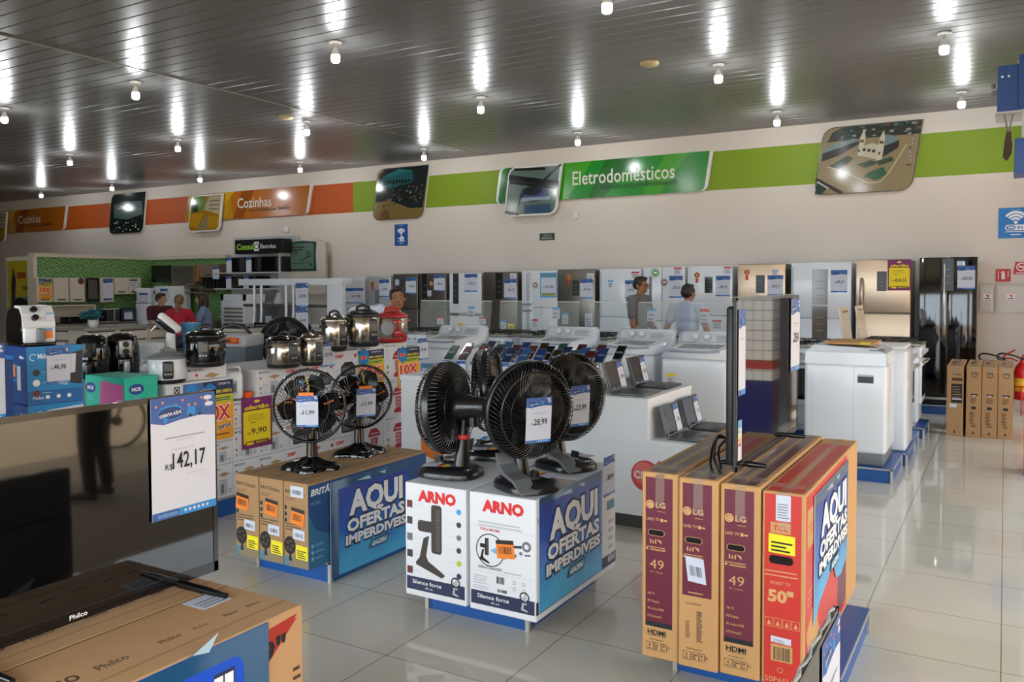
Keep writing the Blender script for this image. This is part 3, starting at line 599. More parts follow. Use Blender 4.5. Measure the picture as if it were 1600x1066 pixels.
fridge('white refrigerator behind the man in the light blue shirt', 1074, 1144, 415.5, 476, WHITE, 'top', None, things=[('medal', 1089, 430), ('panel', 1101, 432.5, 1113.5, 458, mat('green_glass', '#2c3431', .1)), (S, 1118.5, 431, 1141, 463, '401,57'), ('slip', 1131, 417, 1143, 428, PAPER, RED), ('slip', 1113, 500, 1127, 514, PAPER, RED)])
fridge('champagne steel refrigerator behind the tilted television', 1152, 1227, 412.5, 476, CHAMP, 'top', None, things=[('medal', 1167, 425.5), ('panel', 1181, 430, 1195, 458), (S, 1199, 430, 1224, 462, '403,57'), ('slip', 1206, 422, 1216, 430, PAPER, SKYB)], side=DARK)
fridge('white refrigerator with a full-height taupe glass strip', 1236, 1330, 410.5, 477, WHITE, 'top', 'recess', things=[('panel', 1269, 421, 1293.5, 476, TAUPE), ('panel', 1268.5, 478.5, 1293, 530, TAUPE), (S, 1298, 422, 1324, 457, '499,57')])
fridge('champagne refrigerator with long curved handles and yellow price sheet', 1337, 1423, 405.5, 472, CHAMP, 'top', 'bar', things=[('panel', 1370, 424, 1386, 455), (S, 1386.5, 405.5, 1424, 454, '424,55', 'ofertao')], side=LGREY)
t = fridge('large gloss black refrigerator at the right end of the row', 1436.2, 1527.5, 402, 536, GLOSSB, 'bottom', 'line', vsplit=1481, things=[('panel', 1471, 403.5, 1491, 455, BLACK), (S, 1495.5, 415, 1524, 452, '632,50'), ('slip', 1495.5, 407.5, 1508, 415, WHITE, SKYB)])
mb = MB(); mb.tube([(.285, -.01, .9), (.285, -.03, .95), (.285, -.03, 1.75), (.285, -.01, 1.8)], .008, CHROME, 6); mb.build('handle', t)
for i, (a, b, nm) in enumerate(((-10.75, -8.3, 'blue plinth under the leftmost refrigerators of the row'), (-8.28, -5.5, 'blue plinth under the refrigerators left of the two men'), (-5.48, -2.6, 'blue plinth under the refrigerators behind the two men'), (-2.58, -.2, 'blue plinth under the gloss black refrigerator'))): plinth(nm, a, b, YF-.03, YF+.72)
# ------------------------------------------------------------------ washing machines
WM_G = 'white washing machines'
LIDG = mat('lid_glass', '#8f959b', .08, alpha=.75)
def washer(label, x, y, w, top='knobs', z=ZP, rz=0, h=.96):
    t = thing('washing_machine', label, 'washing machine', (x, y, z), rz, WM_G); D = .66
    mb = MB(); mb.box((0, 0, .09), (w, D, h-.13), WHITE, .03, 3); mb.build('cabinet', t)
    mb = MB(); mb.box((.012, .012, 0), (w-.012, D-.012, .1), GREY, .01); mb.build('base_skirt', t)
    mb = MB()   # top frame rising to the control panel at the back
    P = [(0, h-.15), (0, h-.09), (.05, h-.06), (D-.2, h-.02), (D-.13, h+.1), (D, h+.1), (D, h-.15)]
    A = [V((0, a, b)) for a, b in P]; B = [V((w, a, b)) for a, b in P]; n = len(P)
    bm = bmesh.new(); va = [bm.verts.new(p) for p in A]; vb = [bm.verts.new(p) for p in B]
    bm.faces.new(va); bm.faces.new(vb[::-1])
    for i in range(n): bm.faces.new((va[i], vb[i], vb[(i+1) % n], va[(i+1) % n])[::-1])
    bmesh.ops.recalc_face_normals(bm, faces=bm.faces[:]); bmesh.ops.bevel(bm, geom=bm.edges[:], offset=.018, segments=2, affect='EDGES'); mb.bm(bm, WHITE, True); mb.build('top_panel', t)
    s = math.atan2(.04, D-.25); u, v = X, V((0, math.cos(s), math.sin(s))); o = V((.05, .05, h-.0595))
    mb = MB(); mb.prism(rrect(0, 0, w-.1, D-.29, .06), o+V((0, 0, .012)), u, v, .014, WPLAS); d = Deco(mb, o+V((0, 0, .012)), u, v, .001); d.poly(rrect(.06, .08, w-.17, D-.32, .04), LIDG); mb.build('lid', t)
    mb = MB(); mb.tube([o+V((.03, -.005, .006)), o+V((w*.3, -.03, -.005)), o+V((w*.6, -.03, -.005)), o+V((w-.13, -.005, .006))], .012, mat('lid_trim', '#9aa3b4', .3), 6); mb.build('lid_handle', t)
    cv = V((0, .07, .12)).normalized(); cn = X.cross(cv); co = V((0, D-.2, h-.015))
    mb = MB(); d = Deco(mb, co+cn*.004, X, cv, .001); d.poly(rrect(.05, .02, w-.05, .12, .02), mat('panel_grey', '#c9cdd3', .4)); d.lines(w*.62, .03, w*.9, .1, 4, GINK); mb.build('control_panel', t)
    for q in (.3, .48):
        mb = MB(); p = co+X*w*q+cv*.07; mb.cyl(p, p+cn*.022, .042, LGREY, 20); mb.cyl(p+cn*.022, p+cn*.034, .03, WPLAS, 20); mb.build('dial', t)
    return t
w1 = washer('white top-load washer right of the laptops, nearest the tall television', -2.86, 7.75, .64)
slip(w1, (.06, -.001, .56), X, Z, .09, .12, PAPER, YELLOW, lines=3)
w2 = washer('white top-load washer directly behind the upper laptops', -3.62, 7.95, .62); slip(w2, (.3, .25, .955), X, V((0, 1, .1)), .1, .08, PAPER)
washer('white top-load washer behind the middle of the phone display', -4.55, 8.05, .62)
w3 = washer('white top-load washer beside the red cooker, left of the phones', -5.86, 7.78, .62)
price_sheet(w3, (.1, -.001, .35), X, Z, .28, .3, '', 'frame', fine=False); slip(w3, (.4, -.001, .35), X, Z, .2, .2, SKYB, NAVY, lines=3)
plinth('blue plinth under the washers behind the laptops', -3.7, -1.95, 7.73, 8.55); plinth('blue plinth under the washers behind the phones', -5.95, -3.8, 7.73, 8.7)
# the big washer at the end of the row turns its side to the camera
t = thing('washing_machine', 'large white washer on blue plinth seen from its side with handle recess', 'washing machine', (-1.50, 7.62, ZP), 0, WM_G); w, D, h = .66, .66, .99
mb = MB(); mb.box((0, 0, .1), (w, D, h-.13), WHITE, .03, 3); d = Deco(mb, (0, -.0005, 0), X, Z); d.rect(w*.61, .11, w*.615, h-.15, LGREY); d.rect(w*.1, .11, w*.103, h-.2, LGREY); mb.build('cabinet', t)
mb = MB(); mb.box((.02, .02, 0), (w-.02, D-.02, .11), mat('washer_skirt', '#6b7075', .5), .01); mb.build('base_skirt', t)
mb = MB(); mb.loft([[V(p) for p in ((.004, .004, h-.14), (w-.004, .004, h-.14), (w-.004, D-.004, h-.14), (.004, D-.004, h-.14))], [V(p) for p in ((.01, .01, h-.04), (w-.01, .01, h-.04), (w-.01, D-.01, h-.04), (.01, D-.01, h-.04))], [V(p) for p in ((.07, .05, h+.02), (w-.09, .05, h), (w-.09, D-.05, h), (.07, D-.05, h+.02))]], WHITE, False); mb.build('top_panel', t)
mb = MB(); mb.box((w*.66, -.004, .7), (w*.85, .002, .765), mat('recess_dark', '#3a3d40', .4), .003); mb.box((w*.665, -.006, .755), (w*.845, -.003, .77), LGREY); mb.build('side_handle', t)
mb = MB(); mb.box((w+.0, .1, .66), (w+.002, .15, .86), PAPER); mb.build('sticker', t)
mb = MB(); mb.box((w*.78, .03, h-.06), (w*.95, D*.35, h-.01), GREY, .01); mb.build('control_panel', t)
mb = MB(); mb.box((.0, 0, 0), (.4, .5, .022), KRAFT, .003); mb.box((.29, -.001, .001), (.37, .1, .0235), mat('yellow_tape', '#c9b53a', .5)); tag(mb.build('cardboard_sheet', None, (-1.35, 7.72, ZP+h+.024)), 'flattened cardboard with yellow tape lying on the large white washer', 'cardboard')
t = thing('washing_machine', 'white washer behind the large side-on washer, only its right edge showing', 'washing machine', (-1.42, 8.42, ZP), 0, WM_G)
mb = MB(); mb.box((0, 0, 0), (.66, .64, .93), WHITE, .03, 3); mb.build('cabinet', t); mb = MB(); mb.box((.02, .02, .93), (.64, .62, .965), WPLAS, .012); mb.build('lid', t); slip(t, (.661, .1, .55), Y, Z, .06, .1, PAPER, YELLOW)
plinth('blue plinth under the large side-on washer', -1.62, -.78, 7.56, 8.34); plinth('blue plinth under the half-hidden second washer', -1.58, -.74, 8.36, 9.1)
# ------------------------------------------------------------------ stoves
ST_G = 'white stoves with black grates'
def stove(label, x, y, rz=0, lid=True, lidm=GLASS, w=.56):
    t = thing('stove', label, 'stove', (x, y, ZP), rz, ST_G); D, h = .62, .9
    mb = MB(); mb.box((0, .03, .05), (w, D, h-.03), WHITE, .012); mb.box((.03, .06, 0), (w-.03, D-.03, .06), WHITE); mb.box((0, 0, h-.16), (w, .06, h-.03), WHITE, .02); mb.build('body', t)
    mb = MB(); mb.box((-.006, -.006, h-.03), (w+.006, D+.006, h-.008), INOX, .008); mb.build('cooktop', t)
    mb = MB(); mb.box((.03, -.004, .25), (w-.03, .035, h-.19), WHITE, .012, 2); mb.box((.07, -.008, .32), (w-.07, 0, h-.25), GLASSD, .006); mb.build('oven_door', t)
    mb = MB(); mb.tube([(.06, 0, h-.2), (.06, -.04, h-.2), (w-.06, -.04, h-.2), (w-.06, 0, h-.2)], .011, INOX, 6); mb.build('oven_handle', t)
    for i in range(5):
        mb = MB(); p = (.07+i*(w-.14)/4, 0, h-.1); mb.cyl(p, (p[0], -.03, p[2]), .02, LGREY, 12); mb.build('knob', t)
    for gx in (.02, w/2+.005):
        mb = MB(); W2 = w/2-.025
        for yy in (.09, .33):
            c = V((gx+W2/2, yy+.11, h))
            mb.cyl(c+V((0, 0, -.01)), c+V((0, 0, .008)), .05, DARK, 14); mb.cyl(c+V((0, 0, .008)), c+V((0, 0, .016)), .035, BLACK, 14)
            for a in range(4): q = V((math.cos(a*PI/2), math.sin(a*PI/2), 0)); mb.tube([c+q*.03+V((0, 0, .035)), c+q*.11+V((0, 0, .035)), c+q*.118+V((0, 0, -.005))], .006, BLACK, 5)
        mb.tube([(gx, .07, h+.03), (gx+W2, .07, h+.03), (gx+W2, D-.05, h+.03), (gx, D-.05, h+.03)], .007, BLACK, 5, True); mb.build('grate', t)
    if lid:
        mb = MB(); mb.T = M.Translation((0, D-.02, h)) @ M.Rotation(-.12, 4, 'X'); mb.box((.01, 0, 0), (w-.01, .006, .42), lidm); mb.tube([(.01, .003, .42), (w-.01, .003, .42)], .006, WPLAS if lidm is GLASS else WHITE, 5); mb.build('glass_lid', t)
    return t
SNAMES = ['white stove at the left end of the stove row, beside the red cooker', 'second stove from the left in the row before the refrigerators', 'third stove from the left in the row before the refrigerators', 'fourth stove from the left, before the blue framed fridge sheet', 'fifth stove from the left, before the bronze-toned refrigerator', 'sixth stove from the left, before the grey-shirted man', 'seventh stove from the left, between the two men', 'eighth stove from the left, behind the nearest top-load washer']
for i, nm in enumerate(SNAMES):
    st = stove(nm, -7.4+.68*i, 9.35)
    if i in (1, 3, 5, 6): slip(st, (.1, .71, .98+.1), X, V((0, .12, 1)), .12, .16, PAPER, (RED, SKYB)[i % 2], 'price_tag', 2)
stove('white stove left of the large washer with cream lid raised', -2.02, 9.2, 0, False)
LIDC = mat('cream_lid', '#cdbfae', .2)
s1 = stove('white stove at the aisle end with dark oven door facing the aisle', -.80, 9.12, PI/2, False, w=.6)
mb = MB(); mb.T = M.Translation((-1.32, 9.28, ZP+.93)) @ M.Rotation(-.1, 4, 'Y'); mb.box((0, 0, 0), (.012, .42, .42), LIDC, .004); 
s2 = stove('second white stove behind the aisle-end stove', -.76, 9.95, PI/2, False, w=.6)
for s in (s1, s2):
    mb = MB(); mb.T = M.Translation((.03, .6, .9)) @ M.Rotation(-.16, 4, 'X'); mb.box((0, 0, 0), (.54, .014, .4), LIDC, .004); mb.tube([(.07, -.004, .35), (.47, -.004, .35)], .008, INOX, 5); mb.build('lid', s)
plinth('long blue plinth under the row of stoves before the refrigerators', -7.5, -1.5, 9.25, 10.05); plinth('blue plinth under the aisle-end stove', -1.46, -.76, 9.14, 9.76); plinth('blue plinth under the second aisle stove', -1.45, -.72, 9.93, 10.6)
# ------------------------------------------------------------------ phone counter and stepped laptop counter
LAM = mat('white_laminate', '#e6e9ec', .35); TOE = mat('dark_toe_kick', '#39362f', .5)
CY0, CY1 = 5.28, 6.2
px0, px1, pz = -4.12, -2.46, .95
t = thing('phone_counter', 'long white phone display counter behind the black fans', 'counter', (px0, CY0, 0), 0); w = px1-px0
mb = MB(); mb.box((0, .02, .1), (w, .9, pz-.04), LAM); mb.box((.03, .06, 0), (w-.03, .86, .1), TOE); mb.build('body', t)
mb = MB(); mb.box((0, 0, pz-.04), (w, .92, pz), LAM, .004); mb.build('worktop', t)
mb = MB(); d = Deco(mb, (0, .019, 0), X, Z, .001); q = at(668, 690, y=CY0); cx, cz = q.x-px0, q.z
d.poly([(cx+.03+(.12+.012*math.sin(3*k*.3))*math.cos(k*.2618), cz-.02+(.125+.015*math.cos(2*k*.2618+1))*math.sin(k*.2618)) for k in range(24)], mat('oi_orange', '#ee7a22', .4)); d.text('oi', cx-.01, cz-.06, .075, WINK, .13, .05)
mb.build('carrier_logo', t); mb = MB(); d = Deco(mb, (0, .019, 0), X, Z, .001)
q = at(761, 705, y=CY0); cx, cz = q.x-px0, q.z; d.disc(cx, cz, .11, mat('logo_blue', '#2f7fc4', .4), 28); d.disc(cx, cz-.01, .1, mat('logo_pale', '#9fc4e4', .4), 28); d.poly([(cx-.03, cz-.1), (cx+.01, cz-.1), (cx+.04, cz+.11), (cx, cz+.11)], WINK)
mb.build('carrier_logo', t)
lx0, lx1, lx2, z1, z2 = -2.45, -2.04, -1.62, .893, .616
t = thing('laptop_counter', 'white two-step laptop counter with round red carrier logo', 'counter', (lx0, CY0, 0), 0)
mb = MB(); mb.box((0, 0, .1), (lx2-lx0, .9, z2-.03), LAM); mb.box((.03, .05, 0), (lx2-lx0-.03, .85, .1), TOE); mb.build('lower_body', t)
mb = MB(); mb.box((0, 0, z2), (lx1-lx0, .9, z1-.03), LAM); mb.build('upper_body', t)
mb = MB(); mb.box((0, -.004, z1-.03), (lx1-lx0+.004, .905, z1), LAM, .003); mb.build('upper_top', t)
mb = MB(); mb.box((0, -.004, z2-.03), (lx2-lx0+.004, .905, z2), LAM, .003); mb.build('lower_top', t)
q = at(1009, 744, y=CY0); mb = MB(); d = Deco(mb, (0, -.0005, 0), X, Z, .001); cx, cz = q.x-lx0, q.z
d.disc(cx, cz, .105, mat('claro_red', '#c8383c', .3), 32); d.disc(cx-.012, cz+.018, .075, mat('claro_light', '#dd6b68', .3), 24); d.text('Claro', cx-.085, cz-.02, .05, WINK, .16, .01)
d.line((cx+.06, cz+.07), (cx+.1, cz+.11), .012, mat('claro_red', '#c8383c', .3)); d.line((cx+.08, cz+.05), (cx+.125, cz+.075), .012, mat('claro_red', '#c8383c', .3)); mb.build('carrier_logo', t)
SCREEN = mat('laptop_screen', '#26282b', .12); ALU = mat('laptop_grey', '#5e6266', .35, metal=.5); ALUD = mat('laptop_dark', '#33353a', .4, metal=.3)
def laptop(label, x, y, z, body, price):
    t = thing('laptop', label, 'laptop', (x, y, z), 0, 'laptops on the stepped counter'); L, Dp = .34, .25
    mb = MB(); mb.box((.01, 0, .0), (Dp+.01, L, .017), body, .005); d = Deco(mb, (.01, 0, .017), Y, -X, .0008); d.e = .0006
    mb.build('base', t)
    mb = MB(); d = Deco(mb, (.04, .02, .0172), X, Y, .0006); d.rect(0, 0, .11, .3, BLACK); d.rect(.13, .1, .2, .2, DARK)
    for i in range(5):
        for j in range(12): d.rect(.006+i*.021, .006+j*.0245, .023+i*.021, .026+j*.0245, DARK); d.l -= 1
    mb.build('keyboard', t)
    T = M.Rotation(math.radians(-14), 4, 'Y'); mb = MB(T); mb.box((.0, 0, .012), (.009, L, .225), body, .003); d = Deco(mb, (.0095, 0, .012), Y, Z, .0006); d.rect(.008, .012, L-.008, .205, SCREEN); mb.build('screen', t)
    price_sheet(t, T @ V((.0115, L-.12, .012)), Y, T @ V((0, 0, 1)), .1, .2, price, 'blue')
    mb = MB(); 
    mb.tube([(-.03, -.012, .22), (.025, -.012, .03), (.025, -.012, .0)], .003, GREY, 5); mb.tube([(.02, -.012, .03), (.02, L+.012, .03)], .004, GREY, 6); mb.box((.012, L*.42, 0), (.03, L*.42+.02, .04), CHROME); mb.build('security_bracket', t)
laptop('silver laptop nearest the camera on the upper step', -2.36, 5.36, z1, ALU, '149')
laptop('dark laptop farther back on the upper step', -2.36, 5.80, z1, ALUD, '253')
laptop('silver laptop nearest the camera on the lower step', -1.94, 5.36, z2, ALU, '176')
laptop('dark laptop farther back on the lower step', -1.94, 5.80, z2, ALUD, '117')
PH = [('green', '#1d4a40'), ('black', '#131315'), ('blue', '#22346e'), ('wine red', '#471b22'), ('navy blue', '#232a4c'), ('dark brown', '#2b201d'), ('dark red', '#5a2322'), ('steel blue', '#2f5580')]
ACR = mat('clear_acrylic', '#cfd6da', .1, alpha=.35)
def phone(label, x, y, col, card):
    t = thing('phone', label, 'phone', (x, y, pz), 0, 'phones on clear stands on the white counter')
    mb = MB(); mb.box((-.035, 0, 0), (.035, .09, .006), ACR, .002); mb.tube([(0, .07, .005), (0, .05, .13)], .008, WPLAS, 6); mb.T = M.Translation((0, .0, .13)) @ M.Rotation(math.radians(38), 4, 'X'); mb.box((-.04, 0, -.004), (.04, .1, 0), ACR); mb.build('stand', t)
    T = M.Translation((0, -.005, .13)) @ M.Rotation(math.radians(38), 4, 'X'); mb = MB(T); mb.box((-.037, 0, .0), (.037, .155, .009), BLACK, .004, 2); d = Deco(mb, (-.034, .004, .009), X, Y, .0005); d.rect(0, 0, .068, .147, mat('phone_'+col[0].replace(' ', '_'), col[1], .12)); d.rect(.006, .06, .062, .08, mat('phone_pale_band', '#6f7891', .15)); mb.build('handset', t)  # paler band across the middle of the screen
    if card: price_sheet(t, (-.045, -.012, .0), X, Z, .085, .125, '', 'blue', fine=False)
k = 0
for j, (yy, n, x0, step) in enumerate(((5.38, 10, -3.72, .13), (5.68, 9, -3.78, .15), (5.98, 8, -3.75, .17))):
    for i in range(n):
        c = PH[(i*3+j*2 + (0 if j else 0)) % 8] if (i or j) else PH[0]; k += 1
        phone('%s phone, %s from the left in the %s row of phones' % (c[0], ORD[i], ('front', 'middle', 'back')[j]), x0+i*step, yy, c, j == 0 or i % 2)
for i, (x, y) in enumerate(((-2.36, 6.28), (-2.2, 6.3))): pass
# ------------------------------------------------------------------ four tall cartons, extinguishers, blue cabinet at the right
CG = 'four narrow brown cartons on the floor by the aisle'
cxs = [(-.536, -.374), (-.348, -.206), (-.2, -.056), (-.05, .092)]
cl = ['brown carton with a black label panel, leftmost of the four by the extinguishers', 'brown carton with clear tape across its upper end, second of four', 'brown carton with round printed emblem, third from left of the four', 'brown carton nearest the extinguishers, rightmost of the four']
CARTB = mat('carton_print', '#4a3420', .8)
for i, (a, b) in enumerate(cxs):
    t = thing('carton', cl[i], 'box', (a, 10.34+.01*i, 0), 0, CG); w, h, D = b-a, .765, .95
    mb = MB(); mb.box((0, 0, 0), (w, D, h), KRAFTD, .003, 1); d = Deco(mb, (0, -.0003, 0), X, Z)
    if i == 0:
        d.rect(.045, .36, .15, .57, INK); d.lines(.055, .42, .14, .56, 5, KRAFTD, .25); d.rect(.055, .395, .145, .41, PAPER); d.rect(.05, .6, .15, .635, CARTB); d.rect(.06, .665, .14, .68, CARTB); d.rect(.03, .31, .1, .35, PAPER)
    else:
        d.rect(.045, .45, .11, .468, INK); d.rect(.06, .445, .09, .455, PAPER); d.lines(.04, .37, .11, .43, 5, CARTB); d.rect(.05, .3, .095, .33, INK); d.lines(.035, .14, .085, .28, 9, CARTB, .5); d.lines(.05, .11, .1, .14, 2, CARTB)
        d.ring(.075, .675, .03, .008, CARTB); d.rect(.045, .68, .105, .7, CARTB)
    d.poly([(w*.5-.012, .03), (w*.5+.012, .03), (w*.5+.004, .06), (w*.5-.004, .06)], CARTB)
    d2 = Deco(mb, (0, 0, h), X, Y); d2.rect(.02, .1, w-.02, .13, CARTB); d2.rect(.03, .3, .07, .6, CARTB); mb.build('carton_body', t)
    mb = MB(); mb.box((w*.3, -.0015, h-.1), (w*.7, 0, h), TAPE); mb.box((w*.3, 0, h), (w*.7, D, h+.0015), TAPE); mb.build('packing_tape', t)
EXR = mat('extinguisher_red', '#c4201a', .25, coat=.3)
def extinguisher(label, x, y):
    t = thing('fire_extinguisher', label, 'fire extinguisher', (x, y, 0), 0, 'red fire extinguishers')
    mb = MB(); mb.lathe([(.075, .19), (.085, .2), (.085, .56), (.075, .61), (.045, .65), (.028, .67), (.028, .69)], EXR, 24); mb.build('cylinder', t)
    mb = MB(); mb.lathe([(.086, .3), (.0865, .3), (.0865, .47), (.086, .47)], mat('label_yellow', '#e2b93a', .5), 24); mb.build('instruction_label', t)
    mb = MB()
    for a in range(3): c, s_ = math.cos(a*2.09+.5), math.sin(a*2.09+.5); mb.tube([(.09*c, .09*s_, .36), (.1*c, .1*s_, .2), (.12*c, .12*s_, .006)], .008, EXR, 6)
    mb.tube([(.093*math.cos(i*PI/8), .093*math.sin(i*PI/8), .21) for i in range(16)], .007, EXR, 5, True); mb.tube([(.093*math.cos(i*PI/8), .093*math.sin(i*PI/8), .36) for i in range(16)], .007, EXR, 5, True); mb.build('floor_stand', t)
    mb = MB(); mb.box((-.02, -.015, .69), (.02, .015, .73), DARK, .004); mb.tube([(-.01, 0, .735), (.06, -.02, .79), (.12, -.04, .83)], .009, EXR, 6); mb.tube([(-.01, 0, .72), (.08, -.03, .72), (.15, -.05, .69)], .009, EXR, 6); mb.build('lever', t)
    mb = MB(); mb.tube(curve([(-.02, 0, .71), (-.06, -.02, .735), (-.16, -.05, .765), (-.24, -.06, .77), (-.275, -.05, .735), (-.25, -.03, .69), (-.16, -.01, .65), (-.1, 0, .58), (-.095, .0, .4)]), .011, BLACK, 8); mb.build('hose', t)
extinguisher('red fire extinguisher behind the brown cartons, only its top showing', .0, 12.3); extinguisher('red fire extinguisher on its stand right of the brown cartons', .2, 12.42)
BMET = mat('blue_steel', '#123f80', .35, noise=.06)
t = thing('steel_cabinet', 'blue steel motor housing under the ceiling at the right frame edge', 'cabinet', (XF, 7.02, 2.88), 0)
mb = MB(); mb.box((-.49, 0, 0), (-.33, .4, .33), BMET, .004); mb.box((-.36, -.02, .02), (.1, .4, .39), BMET, .004); mb.build('housing', t)
mb = MB(); mb.box((-.5, -.004, -.008), (-.32, .4, .004), LGREY); mb.build('edge_trim', t)
for a in (-.46, -.42):
    mb = MB(); mb.cyl((a, -.008, .25), (a, .0, .25), .008, WPLAS, 10); mb.build('bolt', t)
mb = MB(); mb.box((-.525, .05, .14), (-.49, .1, .17), GREY); mb.cyl((-.515, .075, .19), (-.515, .075, .22), .014, GREY, 8); mb.build('bracket', t)
t = thing('leather_strap', 'brown leather tag hanging on a cord below the blue steel housing', 'strap', (.0, 7.1, 2.55), 0)
mb = MB(); mb.tube([(-.025, 0, .325), (0, 0, .2)], .006, GREY, 5); mb.tube([(.03, 0, .325), (.006, 0, .2)], .006, GREY, 5); mb.build('cord', t)
mb = MB(); mb.prism([(-.03, .02), (-.005, -.01), (.025, .04), (.03, .1), (.018, .21), (-.008, .21), (-.022, .12)], (0, 0, 0), X, Z, .012, mat('leather', '#4a3027', .6)); mb.build('tag', t)
t = thing('steel_bracket', 'blue steel bracket on the shop front at the right frame edge', 'bracket', (XF, 6.7, 2.4), 0)
mb = MB(); mb.box((-.38, 0, 0), (.0, .3, .24), BMET, .004); mb.build('plate', t); mb = MB(); mb.cyl((-.31, .05, .2), (-.31, .05, .44), .03, PEDGE, 12); mb.build('post', t)
# ------------------------------------------------------------------ posters
def poster_mat():
    m = mat('poster_blue', '#1450b8', .35, coat=.2); nt = m.node_tree; b = nt.nodes['Principled BSDF']
    tc = nt.nodes.new('ShaderNodeTexCoord'); nz = nt.nodes.new('ShaderNodeTexNoise'); nz.inputs['Scale'].default_value = 5; nz.inputs['Detail'].default_value = 5
    sp = nt.nodes.new('ShaderNodeSeparateXYZ'); nt.links.new(tc.outputs['Generated'], sp.inputs[0]); nt.links.new(tc.outputs['Object'], nz.inputs['Vector'])
    ad = nt.nodes.new('ShaderNodeMath'); ad.operation = 'MULTIPLY_ADD'; ad.inputs[1].default_value = .55; nt.links.new(nz.outputs['Fac'], ad.inputs[0])
    iv = nt.nodes.new('ShaderNodeMath'); iv.operation = 'MULTIPLY_ADD'; iv.inputs[1].default_value = -.75; iv.inputs[2].default_value = .5; nt.links.new(sp.outputs['Z'], iv.inputs[0]); nt.links.new(iv.outputs[0], ad.inputs[2])
    rp = nt.nodes.new('ShaderNodeValToRGB'); e = rp.color_ramp.elements; e[0].position = .05; e[0].color = lin('#12359c'); e[1].position = .75; e[1].color = lin('#49b4e6'); k = e.new(.4); k.color = lin('#1263c4')
    nt.links.new(ad.outputs[0], rp.inputs[0]); nt.links.new(rp.outputs[0], b.inputs['Base Color']); return m
POST = poster_mat(); FILM = mat('blue_film', '#1d4f78', .12, coat=.4); FILMW = mat('film_crease', '#a9c4d4', .2)
def poster(label, o, v_, w, h, cut=None, film=.07, scale=1.0, part='all', x0=0.13):
    """shop poster hung on a side that faces +x: o = lower near corner; it runs along +y"""
    t = thing('offer_poster', label, 'poster', o, 0, 'blue offer posters on the display sides')
    mb = MB(); P = cut or [(0, 0), (w, 0), (w, h), (0, h)]
    mb.prism(P, (0.004, 0, 0), Y, Z, .003, POST, PAPER); d = Deco(mb, (.0041, 0, 0), Y, Z, .0004)
    if film: d.rect(0, h-film, w, h, FILM); d.rect(0, h*.0, w*.09, h, FILM) if x0 > .1 else None; d.poly([(w*.3, h-.03), (w*.5, h-.045), (w*.47, h-.02)], FILMW); d.poly([(w*.6, h-.02), (w*.68, h-.04), (w*.7, h-.018)], FILMW)
    for i in range(26): d.disc(w*(x0+.85*random.random()), h*random.random()*.8, .0025, PALEB, 6); d.l -= 1
    mb.build('sheet', t)
    mb = MB(); d = Deco(mb, (.0068, 0, 0), Y, Z, .0005); W = w*(1-x0)-.02
    def word(s, y, hh, ww, ital=0):
        xx = w*x0+.01+(W-ww)/2
        d.text(s, xx-.006, y-.008, hh+.012, mat('letter_outline', '#232850', .5), ww+.02, .07, 'l', .0); d.text(s, xx, y, hh, WINK, ww, .045, 'l', .0)
    if part == 'all':
        word('AQUI', h*.60, h*.25, W*.84); word('OFERTAS', h*.42, h*.13, W*.9); word('IMPERDIVEIS', h*.285, h*.1, W*.94)
        lx, ly = w*x0+W*.38, h*.15; d.poly([(lx, ly), (lx+W*.28, ly), (lx+W*.33, ly+h*.09), (lx+W*.05, ly+h*.09)], INK); d.poly([(lx+.008, ly+.005), (lx+W*.275, ly+.005), (lx+W*.318, ly+h*.082), (lx+W*.058, ly+h*.082)], mat('logo_steel', '#5a86a8', .4)); d.text('GAZIN', lx+W*.05, ly+h*.02, h*.045, WINK, W*.22, .03, 'l', 0, .3)
    mb.build('lettering', t)
    if part != 'all':
        return t, d
    return t
def rbox(mb, a, b, m, sides=None): mb.box(a, b, m, 0, 2, None, sides)
def fan_print(d, x, y, s, m):
    """small silhouette of a table fan"""
    d.poly([(x-.1*s, y), (x+.35*s, y-.08*s), (x+.4*s, y), (x+.08*s, y+.12*s), (x+.12*s, y+.5*s), (x, y+.55*s)], m)
    d.poly(rrect(x+.12*s, y+.35*s, x+.3*s, y+1.15*s, .06*s), m); d.poly(rrect(x-.12*s, y+.62*s, x+.16*s, y+.84*s, .06*s), m)
def sidefan(d, x, y, s, m, m2):
    d.poly([(x, y+.06*s), (x+.5*s, y-.09*s), (x+.56*s, y-.04*s), (x+.5*s, y+.0*s), (x+.24*s, y+.14*s), (x+.2*s, y+.22*s), (x+.26*s, y+.55*s), (x+.15*s, y+.5*s), (x+.07*s, y+.18*s), (x, y+.1*s)], m)
    d.poly(rrect(x+.3*s, y+.28*s, x+.5*s, y+1.05*s, .05*s), m); d.poly(rrect(x+.04*s, y+.6*s, x+.34*s, y+.78*s, .05*s), m)
    for k in range(18): d.rect(x+.39*s, y+(.33+.037*k)*s, x+.47*s, y+(.345+.037*k)*s, m2); d.l -= 1
BOXW = mat('white_carton', '#e3e4e8', .55); FANB = mat('print_fan_brown', '#3a302a', .5); FANB2 = mat('print_fan_light', '#6d6257', .5)
